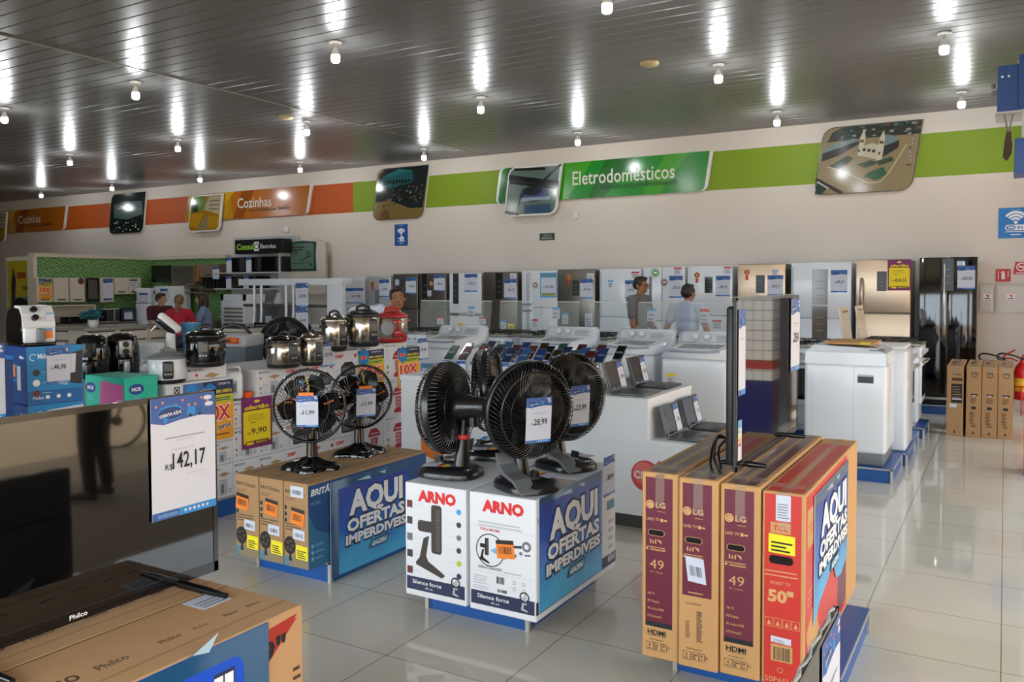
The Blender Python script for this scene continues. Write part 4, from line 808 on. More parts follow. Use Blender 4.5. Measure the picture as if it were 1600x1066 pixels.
# ------------------------------------------------------------------ display of white fan cartons
plinth('blue plinth under the white fan cartons', -2.53, -1.93, 3.45, 4.22, .12)
AG = 'white fan cartons on one plinth'
def arno_box(label, x0, x1, y0, y1, kind):
    t = thing('carton', label, 'box', (x0, y0, .122), 0, AG); w, D, h = x1-x0, y1-y0, .56
    mb = MB(); mb.box((0, 0, 0), (w, D, h), BOXW, .004, 1); d = Deco(mb, (0, -.0002, 0), X, Z, .0004)
    if kind < 2:
        d.rect(.008, .03, w-.008, .095, NAVY); d.text('Silence force', w*.12, .062, .02, WINK, w*.48, .01); d.text('40 cm', w*.33, .042, .011, WINK, .045)
        fan_print(d, w*.8, .045, .075, LGREY); d.ring(w*.83, .105, .026, .007, INK)
        d.text('ARNO', w*(.22 if kind == 0 else .2), .478, .052, mat('arno_red', '#dc2326', .5), .225, .06)
    if kind == 0:
        sidefan(d, .065, .14, .31, FANB, FANB2)
        for k in range(5): z = .455-.082*k; d.rect(.012, z-.018, .045, z+.018, (BROWNP, DARK, GREY, DARK, BROWNP)[k]); d.line((.048, z), (.1, z), .0012, LINK)
        for k, c in enumerate((SKYB, DARK, GREY, DARK, mat('lime_print', '#b6c81f', .6), NAVY)): z = .45-.062*k; d.disc(w-.04, z, .014, c, 12); d.line((w-.11, z), (w-.058, z), .0012, LINK)
    elif kind == 1:
        d.lines(.05, .405, w-.06, .435, 2, LINK, .5, .1); d.line((.02, .4), (w-.01, .4), .0015, LINK); d.line((.02, .19), (w-.01, .19), .0015, LINK)
        d.ring(.115, .295, .078, .005, INK); d.poly([(.115, .295), (.2, .34), (.2, .26)], PALEB); sidefan(d, .055, .24, .105, INK, GREY)
        d.text('FORÇA MÁXIMA', .06, .385, .013, RED, .11, .01); d.text('SILÊNCIO GARANTIDO', .05, .205, .013, INK, .13, .005)
        d.line((.19, .325), (.285, .335), .012, DARK); d.ring(.31, .34, .024, .012, GREY); d.disc(.25, .29, .009, GREY, 8); d.disc(.28, .305, .009, GREY, 8); d.line((.3, .3), (.33, .303), .006, INK)
        d.barcode(.15, .145, .195, .178, INK, 10); d.lines(.02, .13, .13, .175, 4, LINK); d.lines(.02, .105, .14, .125, 2, LINK); d.barcode(.155, .105, .205, .12, INK, 12)
        for k in range(4): d.ring(.245+.05*(k % 2), .165-.03*(k//2), .009, .002, GREY, 8); d.l -= 1
        d.lines(.19, .2, .33, .215, 1, LINK)
    if kind in (1, 3):   # the side that faces the aisle
        d = Deco(mb, (w+.0002, 0, 0), Y, Z, .0004)
        d.rect(.0, .03, D, .09, NAVY); d.ring(.05, .46, .034, .008, RED); d.disc(.05, .46, .026, DARK); d.text('60', .03, .452, .018, WINK, .035, .03); d.rect(.03, .25, .06, .3, LGREY)
        if kind == 3:
            for k in range(5): d.rect(D-.1+.018*k, .05, D-.09+.018*k, .08+.006*(k % 3), PAPER)
            d.rect(D-.12, .33, D-.02, .38, mat('teal_print', '#5f8fa0', .6)); d.lines(D-.1, .12, D-.02, .3, 4, LINK)
    mb.build('carton_body', t)
    if kind == 1:
        T = slip(t, (.155, -.002, .265), V((1, 0, .1)), V((-.1, 0, 1)), .095, .085, ORM, mat('sticker_black', '#20160f', .5), 'orange_sticker', 0, True); T['label'] = 'orange barcode sticker'
    return t
arno_box('white fan carton showing a large brown fan side view on its front', -2.545, -2.185, 3.3, 3.76, 0)
arno_box('white fan carton with an orange barcode sticker on its front', -2.165, -1.806, 3.3, 3.755, 1)
arno_box('white fan carton at the back left of the fan plinth', -2.545, -2.185, 3.77, 4.2, 2)
tb = arno_box('white fan carton at the back right of the fan plinth with price sheet', -2.165, -1.806, 3.765, 4.2, 3)
price_sheet(tb, (.3606, .27, .41), Y, Z, .15, .21, '28,99')
poster('blue offer poster on the side of the white fan cartons', (-1.8045, 3.32, .16), None, .69, .525, film=.035, x0=.05)
# fans
FBLK = mat('fan_black', '#16171a', .28, coat=.3); FSIL = mat('fan_silver', '#7b7e82', .35, metal=.4)
def guard(mb, R, z0, z1, m, spiral, n=60, hub=.05, wire=.0022):
    """one half of a fan cage about the y axis, from rim plane z0 to face plane z1 (signed distances along -y)"""
    mb.tube([(R*math.cos(2*PI*i/48), -z0, R*math.sin(2*PI*i/48)) for i in range(48)], .006, m, 6, True)
    r2 = R*.9; sgn = 1
    for f, q in ((.62, z1), (.3, z1*1.06-.0*z0)): mb.tube([(R*f*math.cos(2*PI*i/36), -q, R*f*math.sin(2*PI*i/36)) for i in range(36)], .0028, m, 5, True)
    for i in range(n):
        a = 2*PI*i/n; pts = []
        for k, (rr, zz) in enumerate(((1.0, z0), (.995, z0+(z1-z0)*.45), (.93, z0+(z1-z0)*.82), (.8, z1*.985+z0*.015), (.55, z1*1.03), (hub/R, z1*1.05))):
            b = a+spiral*(1-rr)**1.2; pts.append((R*rr*math.cos(b), -zz, R*rr*math.sin(b)))
        mb.tube(pts, wire, m, 4)
    mb.lathe([(hub, -.006), (hub, .004), (hub*.8, .01), (0, .012)], m, 20, (0, -z1*1.05, 0), 'y') if z1 > z0 else mb.lathe([(0, -.012), (hub, -.006), (hub, .006)], m, 20, (0, -z1*1.05, 0), 'y')
def blades(mb, R, n, m, y=0, tw=.45):
    for i in range(n):
        a0 = 2*PI*i/n; rows = []
        for j in range(6):
            r = R*(.14+.8*j/5); half = (.2+.38*math.sin(PI*min(1, .2+.75*j/5)))*.95
            rows.append([(r*math.cos(a0+half*s+.25*j/5), y+tw*.09*s*(1-.3*j/5), r*math.sin(a0+half*s+.25*j/5)) for s in (-1, -.5, 0, .5, 1)])
        vs = [p for q in rows for p in q]; k = 5
        mb.add(vs, [(j*k+i2, j*k+i2+1, (j+1)*k+i2+1, (j+1)*k+i2) for j in range(5) for i2 in range(4)], m, True)
    mb.cyl((0, y-.03, 0), (0, y+.03, 0), R*.17, m, 20)
def big_fan(label, loc, rz, head_rz=0, price=None, front='silver', HZ=.385):
    t = thing('table_fan', label, 'fan', loc, rz, 'large black fans on the white cartons'); R = .23
    # foot: rounded black shell with a grey control slab sweeping up into the stem
    mb = MB(); n = 28; rings = []
    for z, k in ((0, 1), (.02, 1), (.035, .96), (.05, .8), (.056, .5)): rings.append([V((.135*k*math.copysign(abs(math.cos(2*PI*i/n))**.7, math.cos(2*PI*i/n)), -.03+.165*k*math.copysign(abs(math.sin(2*PI*i/n))**.7, math.sin(2*PI*i/n)), z)) for i in range(n)])
    mb.loft(rings, FBLK); mb.build('foot', t)
    P = [(-.195, .012), (-.12, .056), (-.03, .075), (.02, .11), (.035, .17), (.02, .17), (.0, .12), (-.05, .088), (-.13, .07), (-.195, .022)]
    mb = MB(); mb.prism(P[::-1], (-.045, 0, 0), Y, Z, .09, FSIL if front == 'silver' else FBLK, FSIL if front == 'silver' else FBLK)
    cp = mb.build('control_slab', t)
    mb = MB(); mb.cyl((0, -.1, .068), (0, -.103, .09), .022, BLACK, 16); mb.box((-.004, -.128, .088), (.004, -.078, .097), DARK); mb.build('speed_dial', cp)
    mb = MB(); rs = [(.05, .03, .05), (.042, .035, .11), (.033, .04, .18), (.028, .045, .25), (.026, .05, .3)]
    mb.loft([[V((r*math.cos(2*PI*i/16), y_+r*.85*math.sin(2*PI*i/16), z)) for i in range(16)] for r, y_, z in rs], FBLK); mb.build('stem', t)
    mb = MB(); mb.lathe([(.0315, .19), (.034, .192), (.034, .212), (.03, .214)], mat('collar_red', '#d8403c', .4), 20, (0, .0415, 0)); mb.build('collar', t)
    T = M.Translation((0, .05, HZ)) @ M.Rotation(head_rz, 4, 'Z') @ M.Rotation(math.radians(4), 4, 'X')
    mb = MB(T); mb.lathe([(.0, -.14), (.03, -.138), (.048, -.12), (.055, -.06), (.07, .0), (.078, .03), (.07, .05)], FBLK, 24, (0, -.0, 0), 'y')
    mb.cyl((0, .04, -.035), (0, .04, -.1), .03, FBLK, 16); mb.cyl((0, .07, .05), (0, .07, .085), .008, FBLK, 8); mb.build('motor_housing', t)
    mb = MB(T @ M.Translation((0, -.1, 0))); blades(mb, R*.9, 6, FBLK); mb.build('blades', t)
    mb = MB(T @ M.Translation((0, -.1, 0))); guard(mb, R, .0, -.062, FBLK, .5, 66, .06); mb.lathe([(R+.004, -.018), (R+.007, -.012), (R+.007, .012), (R+.004, .018), (R-.004, .018), (R-.004, -.018)], FBLK, 48, (0, 0, 0), 'y'); mb.build('rear_guard', t)
    mb = MB(T @ M.Translation((0, -.1, 0))); guard(mb, R, .014, .075, FBLK, 1.5, 66, .045); mb.tube([(R*.83*math.cos(2*PI*i/48), -.068, R*.83*math.sin(2*PI*i/48)) for i in range(48)], .006, FBLK, 6, True); mb.build('front_guard', t)
    mb = MB(T @ M.Translation((0, -.1, 0))); mb.box((-R*.75, -.03, -.11), (-R*.75+.012, -.02, -.1), RED); 
    if price:
        q = T @ M.Translation((-.07, -.19, -.14)); R3 = T.to_3x3(); price_sheet(t, q.to_translation(), R3 @ X, R3 @ Z, .14, .215, price)
    lf = MB(); lf.T = M.Translation((.02, -.09, .061)); d = Deco(lf, (0, 0, 0), V((1, .2, 0)), V((-.2, 1, 0)), .001); d.rect(.02, -.06, .1, .02, PAPER); d.rect(.03, .02, .1, .06, RED); d.poly([(.03, .05), (.1, .04), (.1, .07), (.05, .08)], YELLOW); lf.build('warning_leaflet', t)
    return t
big_fan('black fan turned away to the left, seen from its motor side', (-2.40, 3.54, .684), -PI/2+.10, 0, None, 'black', .352)
big_fan('black fan seen edge-on, just behind the one turned away', (-2.45, 4.04, .684), -PI/2+.42, 0, None, 'black')
big_fan('large black fan in front with price sheet 28,99', (-1.985, 3.50, .684), PI/2-.50, 0, '28,99')
big_fan('black fan with price sheet half hidden behind the front fan', (-2.03, 4.0, .684), PI/2-.36, 0, '23,99')
# ------------------------------------------------------------------ display of brown fan cartons with two small fans
plinth('blue plinth under the brown fan cartons', -3.77, -3.2, 3.47, 4.3, .12)
BG = 'brown fan cartons standing on edge'; BTEAL = mat('carton_teal', '#2c6d92', .5); BNAVY = mat('carton_navy', '#1f4a80', .5)
def brit_box(i, x0, x1, label):
    t = thing('carton', label, 'box', (x0, 3.31, .122), 0, BG); w, D, h = x1-x0, 1.07, .465
    mb = MB(); mb.box((0, 0, 0), (w, D, h), KRAFTD, .003, 1); d = Deco(mb, (0, -.0002, 0), X, Z, .0004)
    d.text('BRITÂNIA', .012, h-.06, .018, INK, w-.035, .012, 'l', -.06); d.lines(.012, h-.1, .09, h-.08, 2, mat('carton_ink', '#5d452c', .7), .3)
    for k in range(3): d.rect(.008, .24+.035*k, .024, .262+.035*k, INK)
    d.lines(.012, .2, w-.03, .245, 3, mat('carton_ink', '#5d452c', .7), .4); d.rect(0, 0, w, .055, mat('carton_grey_teal', '#5f7d88', .6)); d.rect(.04, .0, w-.005, .055, mat('carton_khaki', '#8b7a5c', .6))
    d.disc(.045, .115, .042, INK, 20, .05); d.poly([(.035, .03), (.06, .03), (.05, .08), (.042, .08)], INK); 
    for k in range(5): d.disc(.045+.02*math.cos(k*1.257), .115+.025*math.sin(k*1.257), .009, mat('carton_ink', '#5d452c', .7), 8); d.l -= 1
    d2 = Deco(mb, (0, 0, h), Y, -X, .0004)
    for k in range(3): d2.text('BRITÂNIA', .06+.36*k, -w*.5, .028, mat('carton_ink', '#5d452c', .7), .2, .01)
    if i == 2:
        d3 = Deco(mb, (w+.0002, 0, 0), Y, Z, .0004); d3.rect(0, 0, D, h-.012, BTEAL); d3.poly([(.0, h-.012), (D, h-.012), (D, .2), (.3, .1), (.06, .2), (0, .3)], BNAVY); d3.text('BRITÂNIA', .02, h-.07, .035, WINK, .24, .03, 'l', 0, .2); d3.lines(.02, h-.12, .1, h-.1, 2, PALEB, .3)
        for k in range(3): d3.disc(.03, .12-.035*k, .011, PALEB, 8); d3.lines(.05, .115-.035*k, .13, .13-.035*k, 2, PALEB, .4)
        d3.rect(.92, 0, D, h-.012, BNAVY); d3.ring(1.0, .2, .09, .02, KRAFTD)
    mb.build('carton_body', t)
    a = slip(t, (.0 if i == 0 else .03+.01*i, -.0015, (.27, .265, .24)[i]), V((1, 0, -.12)), V((.12, 0, 1)), .098, .09, ORM, mat('sticker_black', '#20160f', .5), 'orange_sticker', 0, True); a['label'] = 'orange barcode sticker'
    slip(t, (.07, -.0015, .155), V((1, 0, -.04)), Z, .085, .055, PAPER, None, 'white_sticker', 0, True)
    a = slip(t, (.09, -.0015, .05), V((1, 0, -.04)), Z, .088, .075, YLW, None, 'yellow_sticker', 4); a['label'] = 'yellow printed sticker'
    if i == 2: slip(t, (.055, -.0015, h-.08), X, Z, .095, .06, PAPER, None, 'white_sticker', 0, True)
    return t
for i, (a, b, nm) in enumerate(((-3.765, -3.582, 'narrow brown fan carton on the left of three on the plinth'), (-3.576, -3.394, 'narrow brown fan carton in the middle of three on the plinth'), (-3.388, -3.206, 'narrow brown fan carton with teal side, right of three'))): brit_box(i, a, b, nm)
poster('blue offer poster on the side of the brown fan cartons', (-3.197, 3.47, .03), None, .70, .535, film=.05, x0=.13)
GB = mat('fan_gloss_black', '#08080a', .1, coat=.5)
def small_fan(label, loc, rz, price, tilt=0, hz=.375, R=.208):
    t = thing('table_fan', label, 'fan', loc, rz, 'small glossy black table fans'); n = 32; rings = []
    for z, k in ((0, 1), (.022, .98), (.04, .8), (.055, .45), (.075, .22)):
        rings.append([V((.155*k*(1-.18*math.cos(4*2*PI*i/n+PI))*math.cos(2*PI*i/n), .115*k*(1-.18*math.cos(4*2*PI*i/n+PI))*math.sin(2*PI*i/n)-.0, z)) for i in range(n)])
    mb = MB(); mb.loft(rings, GB); mb.ball((0, -.09, .03), .04, .03, .028, GB); mb.build('foot', t)
    mb = MB(); mb.cone((0, .02, .05), (0, .03, hz-.06), .034, .026, GB, 16); mb.build('stem', t)
    T = M.Translation((0, .03, hz)) @ M.Rotation(math.radians(tilt), 4, 'X')
    mb = MB(T); mb.lathe([(0, -.1), (.04, -.095), (.05, -.05), (.045, .02)], GB, 20, (0, 0, 0), 'y'); mb.build('motor_housing', t)
    mb = MB(T @ M.Translation((0, -.06, 0))); blades(mb, R*.92, 6, mat('blade_smoke', '#17171a', .2)); d = Deco(mb, (0, -.03, 0), X, Z, .001)
    for k, (a, c, n) in enumerate(((1.75, SKYB, 4), (1.5, YELLOW, 5), (1.9, ORANGE, 2), (-1.9, ORANGE, 3), (.15, ORANGE, 4), (2.9, ORANGE, 3), (-1.4, YELLOW, 3))):
        for q in range(n): r = R*(.48+.075*q); d.disc(r*math.cos(a+.03*q), r*math.sin(a+.03*q), R*.03, c, 6); d.l -= 1
    mb.build('blades', t)
    mb = MB(T @ M.Translation((0, -.06, 0))); guard(mb, R, 0, -.05, GB, .3, 60, .04, .0013); mb.build('rear_guard', t)
    mb = MB(T @ M.Translation((0, -.06, 0))); guard(mb, R, .01, .055, GB, .9, 60, .035, .0013)
    mb.tube([(R*1.0*math.cos(2*PI*i/48), -.004, R*1.0*math.sin(2*PI*i/48)) for i in range(48)], .009, GB, 6, True); mb.build('front_guard', t)
    R3 = T.to_3x3(); q = T @ V((-.055, -.135, -.11)); price_sheet(t, q, R3 @ X, R3 @ Z, .125, .18, price)
    mb = MB(T); mb.box((-.04, -.142, .068), (.045, -.133, .086), ORM); mb.build('orange_tag', t)
    return t
small_fan('small black table fan in front with price sheet 11,99', (-3.46, 3.60, .587), .52, '11,99', 0)
small_fan('small black table fan behind, turned to the right', (-3.50, 4.08, .587), 1.02, '11,99', 6, .375, .2)
# ------------------------------------------------------------------ television cartons with a television on top
LGM = mat('carton_burgundy', '#661a30', .45); LGP = mat('carton_gold_print', '#d2a36a', .6); KR2 = mat('kraft_light', '#c4955f', .7, noise=.06, nscale=14); TCLR = mat('carton_red', '#c62f24', .4); LGT = mat('carton_burgundy_top', '#571f2d', .3)
plinth('blue plinth under the television cartons', -1.2, -.53, 3.42, 4.25, .12)
LGG = 'tall television cartons on one plinth'
def tv_box(i, x0, x1, h, label, y0):
    t = thing('carton', label, 'box', (x0, y0, .122), 0, LGG); w, D = x1-x0, 1.27; h -= .122
    mb = MB(); mb.box((0, 0, 0), (w, D, h), KR2, .004, 1); d = Deco(mb, (0, -.0002, 0), X, Z, .0004); cx = w*.45
    a, b = .016, w-.024
    if i < 3:
        zb = .15 if i != 1 else .29
        d.rect(a, zb, b, h-.02, LGM)
        if i != 1: d.rect(a, zb-.02, b, zb, INK)
        d.disc(.035, h-.132, .0175, LGP, 22); d.ring(.035, h-.132, .0125, .002, LGM, 20, -.2, 4.8); d.text('L', .0335, h-.136, .009, LGM); d.disc(.03, h-.127, .002, LGM, 8)
        d.text('LG', .059, h-.143, .0235, LGP, .042, .02); d.rect(.066, h-.159, .1, h-.157, LGP); d.text('UHD TV', .02, h-.198, .0125, LGP, .056, .01); d.rect(.08, h-.199, .091, h-.186, LGP); d.rect(.094, h-.196, .108, h-.19, LGP)
        d.poly(rrect(.026, h-.26, .098, h-.234, .012), KR2); d.poly(rrect(.029, h-.258, .095, h-.236, .01), mat('hand_hole', '#0b0605', .9))
        for q in range(3): d.rect(.035+.011*q, h-.292, .04+.011*q, h-.275-.004*(q % 2), LGP)
        d.poly([(.063, h-.272), (.085, h-.292), (.083, h-.278)], LGP); d.rect(.02, h-.308, .1, h-.305, LGP); d.lines(.036, h-.32, .104, h-.311, 2, LGP, .5, .1); d.disc(.024, h-.315, .005, LGP, 8)
        if i != 1:
            d.text('49', .035, h-.395, .04, LGP, .06, -.005); d.text('49 / 123cm', .036, h-.412, .007, LGP, .055)
            for q, s in enumerate(('*4K TV', 'IPS Display', '4K Active HDR', 'DTS Virtual:X')): d.text(s, .026, .262-.031*q, .0105, LGP, (.03, .05, .07, .06)[q], .004)
            d.text('HDMI', .026, .098, .02, INK, .078, .03); d.rect(.03, .093, .104, .095, INK)
        else:
            d.rect(.04, .302, .1, .306, LGP); d.text('49SK8300PSA', .03, .255, .009, mat('carton_ink', '#5d452c', .7), .066); d.lines(.03, .12, .05, .19, 12, mat('carton_ink', '#5d452c', .7)); d.lines(.075, .11, .1, .235, 18, mat('carton_ink', '#5d452c', .7), .6)
        d.text('www.lg.com', .035, .075, .007, INK, .06)
        for q in range(3): x0_, x1_ = .02+.034*q, .051+.034*q-(q == 2)*.01; d.rect(x0_, .032, x1_, .065, INK); d.rect(x0_+.0015, .0335, x1_-.0015, .0635, KR2)
        d.text('6', .031, .046, .015, INK, .009); d.lines(.025, .036, .047, .044, 2, INK); d.lines(.058, .037, .08, .061, 3, INK, .5, .6); d.rect(.094, .052, .1, .06, INK); d.rect(.094, .038, .1, .043, INK); d.ring(.116, .052, .006, .0015, INK, 10)
        d2 = Deco(mb, (0, 0, h), Y, -X, .0004); d2.rect(.02, -w+.022, D-.02, -.022, LGT); d2.rect(.1, -w*.5-.006, D-.1, -w*.5+.006, KR2 if i != 1 else mat('carton_ink', '#5d452c', .7))
    else:
        d.rect(.008, .0, w-.014, h-.008, TCLR); d.rect(.03, h-.158, .105, h-.116, KR2); d.text('TCL', .04, h-.147, .02, TCLR, .055, .02)
        d.poly(rrect(.026, h-.275, .115, h-.243, .014), mat('hand_hole', '#0b0605', .9)); d.lines(.01, h-.322, w-.02, h-.29, 2, LGP, .25, .1); d.text('SMART TV', .03, h-.355, .014, LGP, .075, 0); d.text('50"', .022, h-.42, .045, LGP, .095, .045)
        for q in range(4): d.poly(rrect(.012+.033*q, .225, .042+.033*q, .26, .003), LGP); d.poly(rrect(.0135+.033*q, .2265, .0405+.033*q, .2585, .003), TCLR); d.poly([(.02+.033*q, .232), (.035+.033*q, .232), (.027+.033*q, .252)], LGP)
        d.rect(.035, .095, .115, .16, KR2); d.barcode(.045, .1, .108, .15, INK, 16); d.ring(.07, .062, .011, .002, LGP, 10); d.text('50P65US', .012, .012, .022, LGP, .12, 0)
        d2 = Deco(mb, (0, 0, h), Y, -X, .0004); d2.rect(.02, -w+.012, D-.16, -.012, TCLR); d2.rect(.1, -w*.5-.01, D-.3, -w*.5+.01, KR2)
        d3 = Deco(mb, (w+.0002, 0, 0), Y, Z, .0004); d3.rect(.012, .02, .95, h-.012, TCLR); d3.rect(.04, h-.22, .2, h-.07, KR2); d3.text('TCL', .06, h-.165, .035, TCLR, .13, .03); d3.poly([(.03, .2), (.2, .3), (.3, .12), (.1, .06)], KR2); d3.lines(.05, .3, .16, .38, 3, LGP, .2); d3.rect(.72, .05, .98, .36, LGM); d3.poly([(.95, .02), (D-.01, .02), (D-.01, h-.01), (.95, h-.01)], KR2)
    mb.build('carton_body', t)
    mb = MB(); mb.box((w*.38, -.0016, h-.14), (w*.62, 0, h), TAPE); mb.box((w*.38, -.001, h), (w*.62, D, h+.0014), TAPE); mb.box((.0, .09, h), (w, .15, h+.0018), TAPE); mb.build('packing_tape', t)
    if i == 1:
        s_ = slip(t, (.04, -.0018, .35), V((1, 0, -.07)), V((-.12, 0, 1)), .075, .1, PAPER, None, 'white_label', 0, True)
    if i == 3:
        slip(t, (.05, -.0018, h-.108), X, Z, .055, .098, PAPER, None, 'white_label', 6); s_ = slip(t, (.024, -.0018, h-.232), V((1, 0, -.03)), Z, .098, .072, YLW, None, 'yellow_label', 3); s_['label'] = 'yellow barcode label'; slip(t, (.035, -.0018, .167), V((1, 0, -.04)), Z, .075, .024, PAPER, None, 'white_label', 2)
    return t
for i, (a, b, h, y0, nm) in enumerate(((-1.272, -1.117, .888, 3.232, 'burgundy and brown television carton, leftmost of the row, with 49 print'), (-1.112, -.953, .884, 3.222, 'burgundy and brown television carton with a white barcode label'), (-.948, -.793, .876, 3.236, 'burgundy and brown television carton beside the red one'), (-.786, -.628, .866, 3.24, 'bright red television carton with a yellow label and 50 print'))): tv_box(i, a, b, h, nm, y0)
cut = [(0, -.04), (.12, .02), (.3, .06), (.42, .1), (.5, .0), (.62, -.02), (.78, .02), (.8, .47), (0, .47)]
poster('blue offer poster with torn lower edge on the red television carton', (-.6255, 3.39, .36), None, .8, .47, cut, film=.05, x0=.06)
TVB = mat('tv_bezel', '#0c0c0e', .2, coat=.3); TVS = mat('tv_screen', '#050506', .03, spec=.75, coat=.35)
def television(label, x, y0, y1, z0, z1, group, th=.045, bez=.012, foot=.2, brand=None, bchin=.02, back='#0e0e10'):
    """flat television whose screen faces +x"""
    t = thing('television', label, 'television', (x, y0, z0), 0, group); L, h = y1-y0, z1-z0
    mb = MB(); mb.box((-.012, 0, 0), (0, L, h), mat('tv_back'+back[1:], back, .45), .003); mb.box((-th, .012, .02), (-.01, L-.012, h*(.95 if back == '#0e0e10' else .6)), mat('tv_back'+back[1:], back, .45), .012); mb.build('housing', t)
    mb = MB(); mb.box((0, bez, bchin), (.0012, L-bez, h-bez), TVS); mb.build('screen', t)
    mb = MB(); g = .0016
    for a, b in (((0, 0, 0), (g*2, L, bchin)), ((0, 0, h-bez), (g*2, L, h)), ((0, 0, 0), (g*2, bez, h)), ((0, L-bez, 0), (g*2, L, h))): mb.box(a, b, TVB)
    mb.build('bezel', t)
    for yy in (L*.16, L*.84):
        for s in (1, -1): pass
        mb = MB(); mb.tube([(-th*.5, yy, .01), (.0, yy, .0), (foot*.55, yy+.005, -.002), (foot, yy+.01, -.004)], .01, TVB, 8, False, [.012, .013, .012, .008]); mb.tube([(-th*.5, yy, .01), (-th-.03, yy, .0), (-th-.05-foot*.2, yy, -.004)], .01, TVB, 8, False, [.012, .012, .008]); mb.build('foot', t)
    return t
tv = television('slim television tilted to the aisle on the burgundy cartons', -.905, 3.29, 4.43, .912, 1.60, 'televisions standing on cartons', foot=.075)
for c in tv.children: pass
mb = MB(); mb.tube([(-.02, 0, .688), (-.02, .4, .69), (-.02, .8, .688), (-.02, 1.14, .69)], .004, mat('clear_film', '#c8cccc', .1, alpha=.5), 5); mb.build('protective_film', tv)
price_sheet(tv, (.006, .95, .31), Y, Z, .2, .36, '235,41'); price_sheet(tv, (.006, .012, .3), Y, Z, .1, .34, '', 'blue', fine=False)
mb = MB(); d = Deco(mb, (.004, .02, .04), Y, Z, .001); d.rect(0, 0, .055, .16, PAPER); d.rect(0, .13, .055, .16, SKYB)
for k, c in enumerate((GREEN, YELLOW, ORANGE, RED)): d.rect(.005, .11-.018*k, .025+.006*k, .122-.018*k, c)
mb.build('energy_label', tv)
mb = MB(); mb.tube(curve([(-.06, .2, .06), (-.1, .12, .12), (-.11, .08, .04), (-.08, .05, -.01), (-.1, .15, -.03), (-.13, .22, .05), (-.08, .28, .1)]), .005, BLACK, 6); mb.tube(curve([(-.06, .22, .08), (-.12, .16, .1), (-.13, .1, .02), (-.1, .07, -.035), (-.06, .2, -.03)]), .005, BLACK, 6); mb.build('power_cable', tv)
# ------------------------------------------------------------------ television on brown cartons at the left front
plinth('blue plinth under the brown television cartons at the left front', -2.6, -1.75, .62, 1.6, .1)
PHG = 'brown television cartons at the left front'; PINK = mat('carton_dark_print', '#4b3726', .8)
def phil_box(i, x0, x1, label):
    t = thing('carton', label, 'box', (x0, .55, .102), 0, PHG); w, D, h = x1-x0, 1.17, .652
    mb = MB(); mb.box((0, 0, 0), (w, D, h), mat('kraft_pale', '#c09468', .7, noise=.06, nscale=14), .004, 1)
    d = Deco(mb, (0, 0, h), Y, -X, .0004)
    for r in range(1 if i else 1):
        z = -w*.62
        for k, (q, s) in enumerate(((.05, .03), (.2, .03), (.36, .012), (.44, .055), (.63, .03), (.8, .022), (.9, .016), (1.0, .016), (1.08, .016))): d.text('Philco', q, z, s, PINK, s*2.7, .01)
    d.rect(0, -.004, D, -.0, PINK); d.rect(.0, -w+.06, D, -w+.07, mat('carton_crease', '#a98259', .8))
    if i == 2:
        d3 = Deco(mb, (w+.0002, 0, 0), Y, Z, .0004); d3.poly([(.86, .48), (.94, .45), (1.15, .625), (.86, .56)], mat('carton_red2', '#a92c20', .5)); d3.poly([(.86, .50), (.86, .61), (1.15, .635), (1.0, .5)], mat('carton_red2', '#a92c20', .5)); d3.text('39"', .955, .535, .06, INK, .15, .03)
        d3.rect(.9, .05, 1.1, .42, mat('tv_print', '#3a2f2a', .5)); d3.rect(1.07, .05, 1.1, .42, KRAFTD); d3.rect(.93, .08, 1.06, .4, INK); d3.lines(1.13, .3, 1.16, .5, 8, PINK, .4)
        d3.text('Philco', .1, .1, .1, INK, .4, .03)
    mb.build('carton_body', t)
    if i == 2: slip(t, (.1, D-.17, h+.0005), V((0, 1, 0)), V((-1, 0, 0)), .1, .09, PAPER, None, 'white_label', 3)
    return t
for i, (a, b, nm) in enumerate(((-2.615, -2.31, 'pale brown television carton behind the large black television'), (-2.306, -2.002, 'pale brown television carton directly under the large black television'), (-1.998, -1.692, 'pale brown television carton with a red triangle and 39 print'))): phil_box(i, a, b, nm)
t, d = poster('blue offer poster on the front brown television carton', (-1.691, .62, .14), None, .965, .612, film=.0, x0=.05, part='cropped')
mb = MB(); d = Deco(mb, (.0072, 0, 0), Y, Z, .0005); q = at(350, 1062, x=-1.69); a, b = q.y-.62, q.z-.14
d.rect(0, 0, .965, .612, FILM); d.poly(rrect(.05, .05, a+.06, b+.05, .04), mat('bubble_blue', '#0f4fc8', .4)); d.text('AQUI', a-.33, b-.17, .19, mat('letter_outline', '#232850', .5), .36, .07); d.text('AQUI', a-.325, b-.165, .18, WINK, .35, .05); d.text('OFERTAS', .08, b-.3, .1, WINK, .5, .05); d.poly([(a-.1, b+.1), (a-.02, b+.13), (a-.05, b+.09)], FILMW); mb.build('lettering', t)
tv = television('large black television at the left front with price sheet 142,17', -2.083, .875, 1.757, .775, 1.335, 'televisions standing on cartons', .06, .016, .19, None, .03)
price_sheet(tv, (.007, .648, .205), Y, Z, .224, .352, '142,17')
mb = MB(); d = Deco(mb, (.0045, .40, .009), Y, Z, .0004); d.text('Philco', 0, 0, .013, WINK, .05, .02); mb.build('lettering', tv)
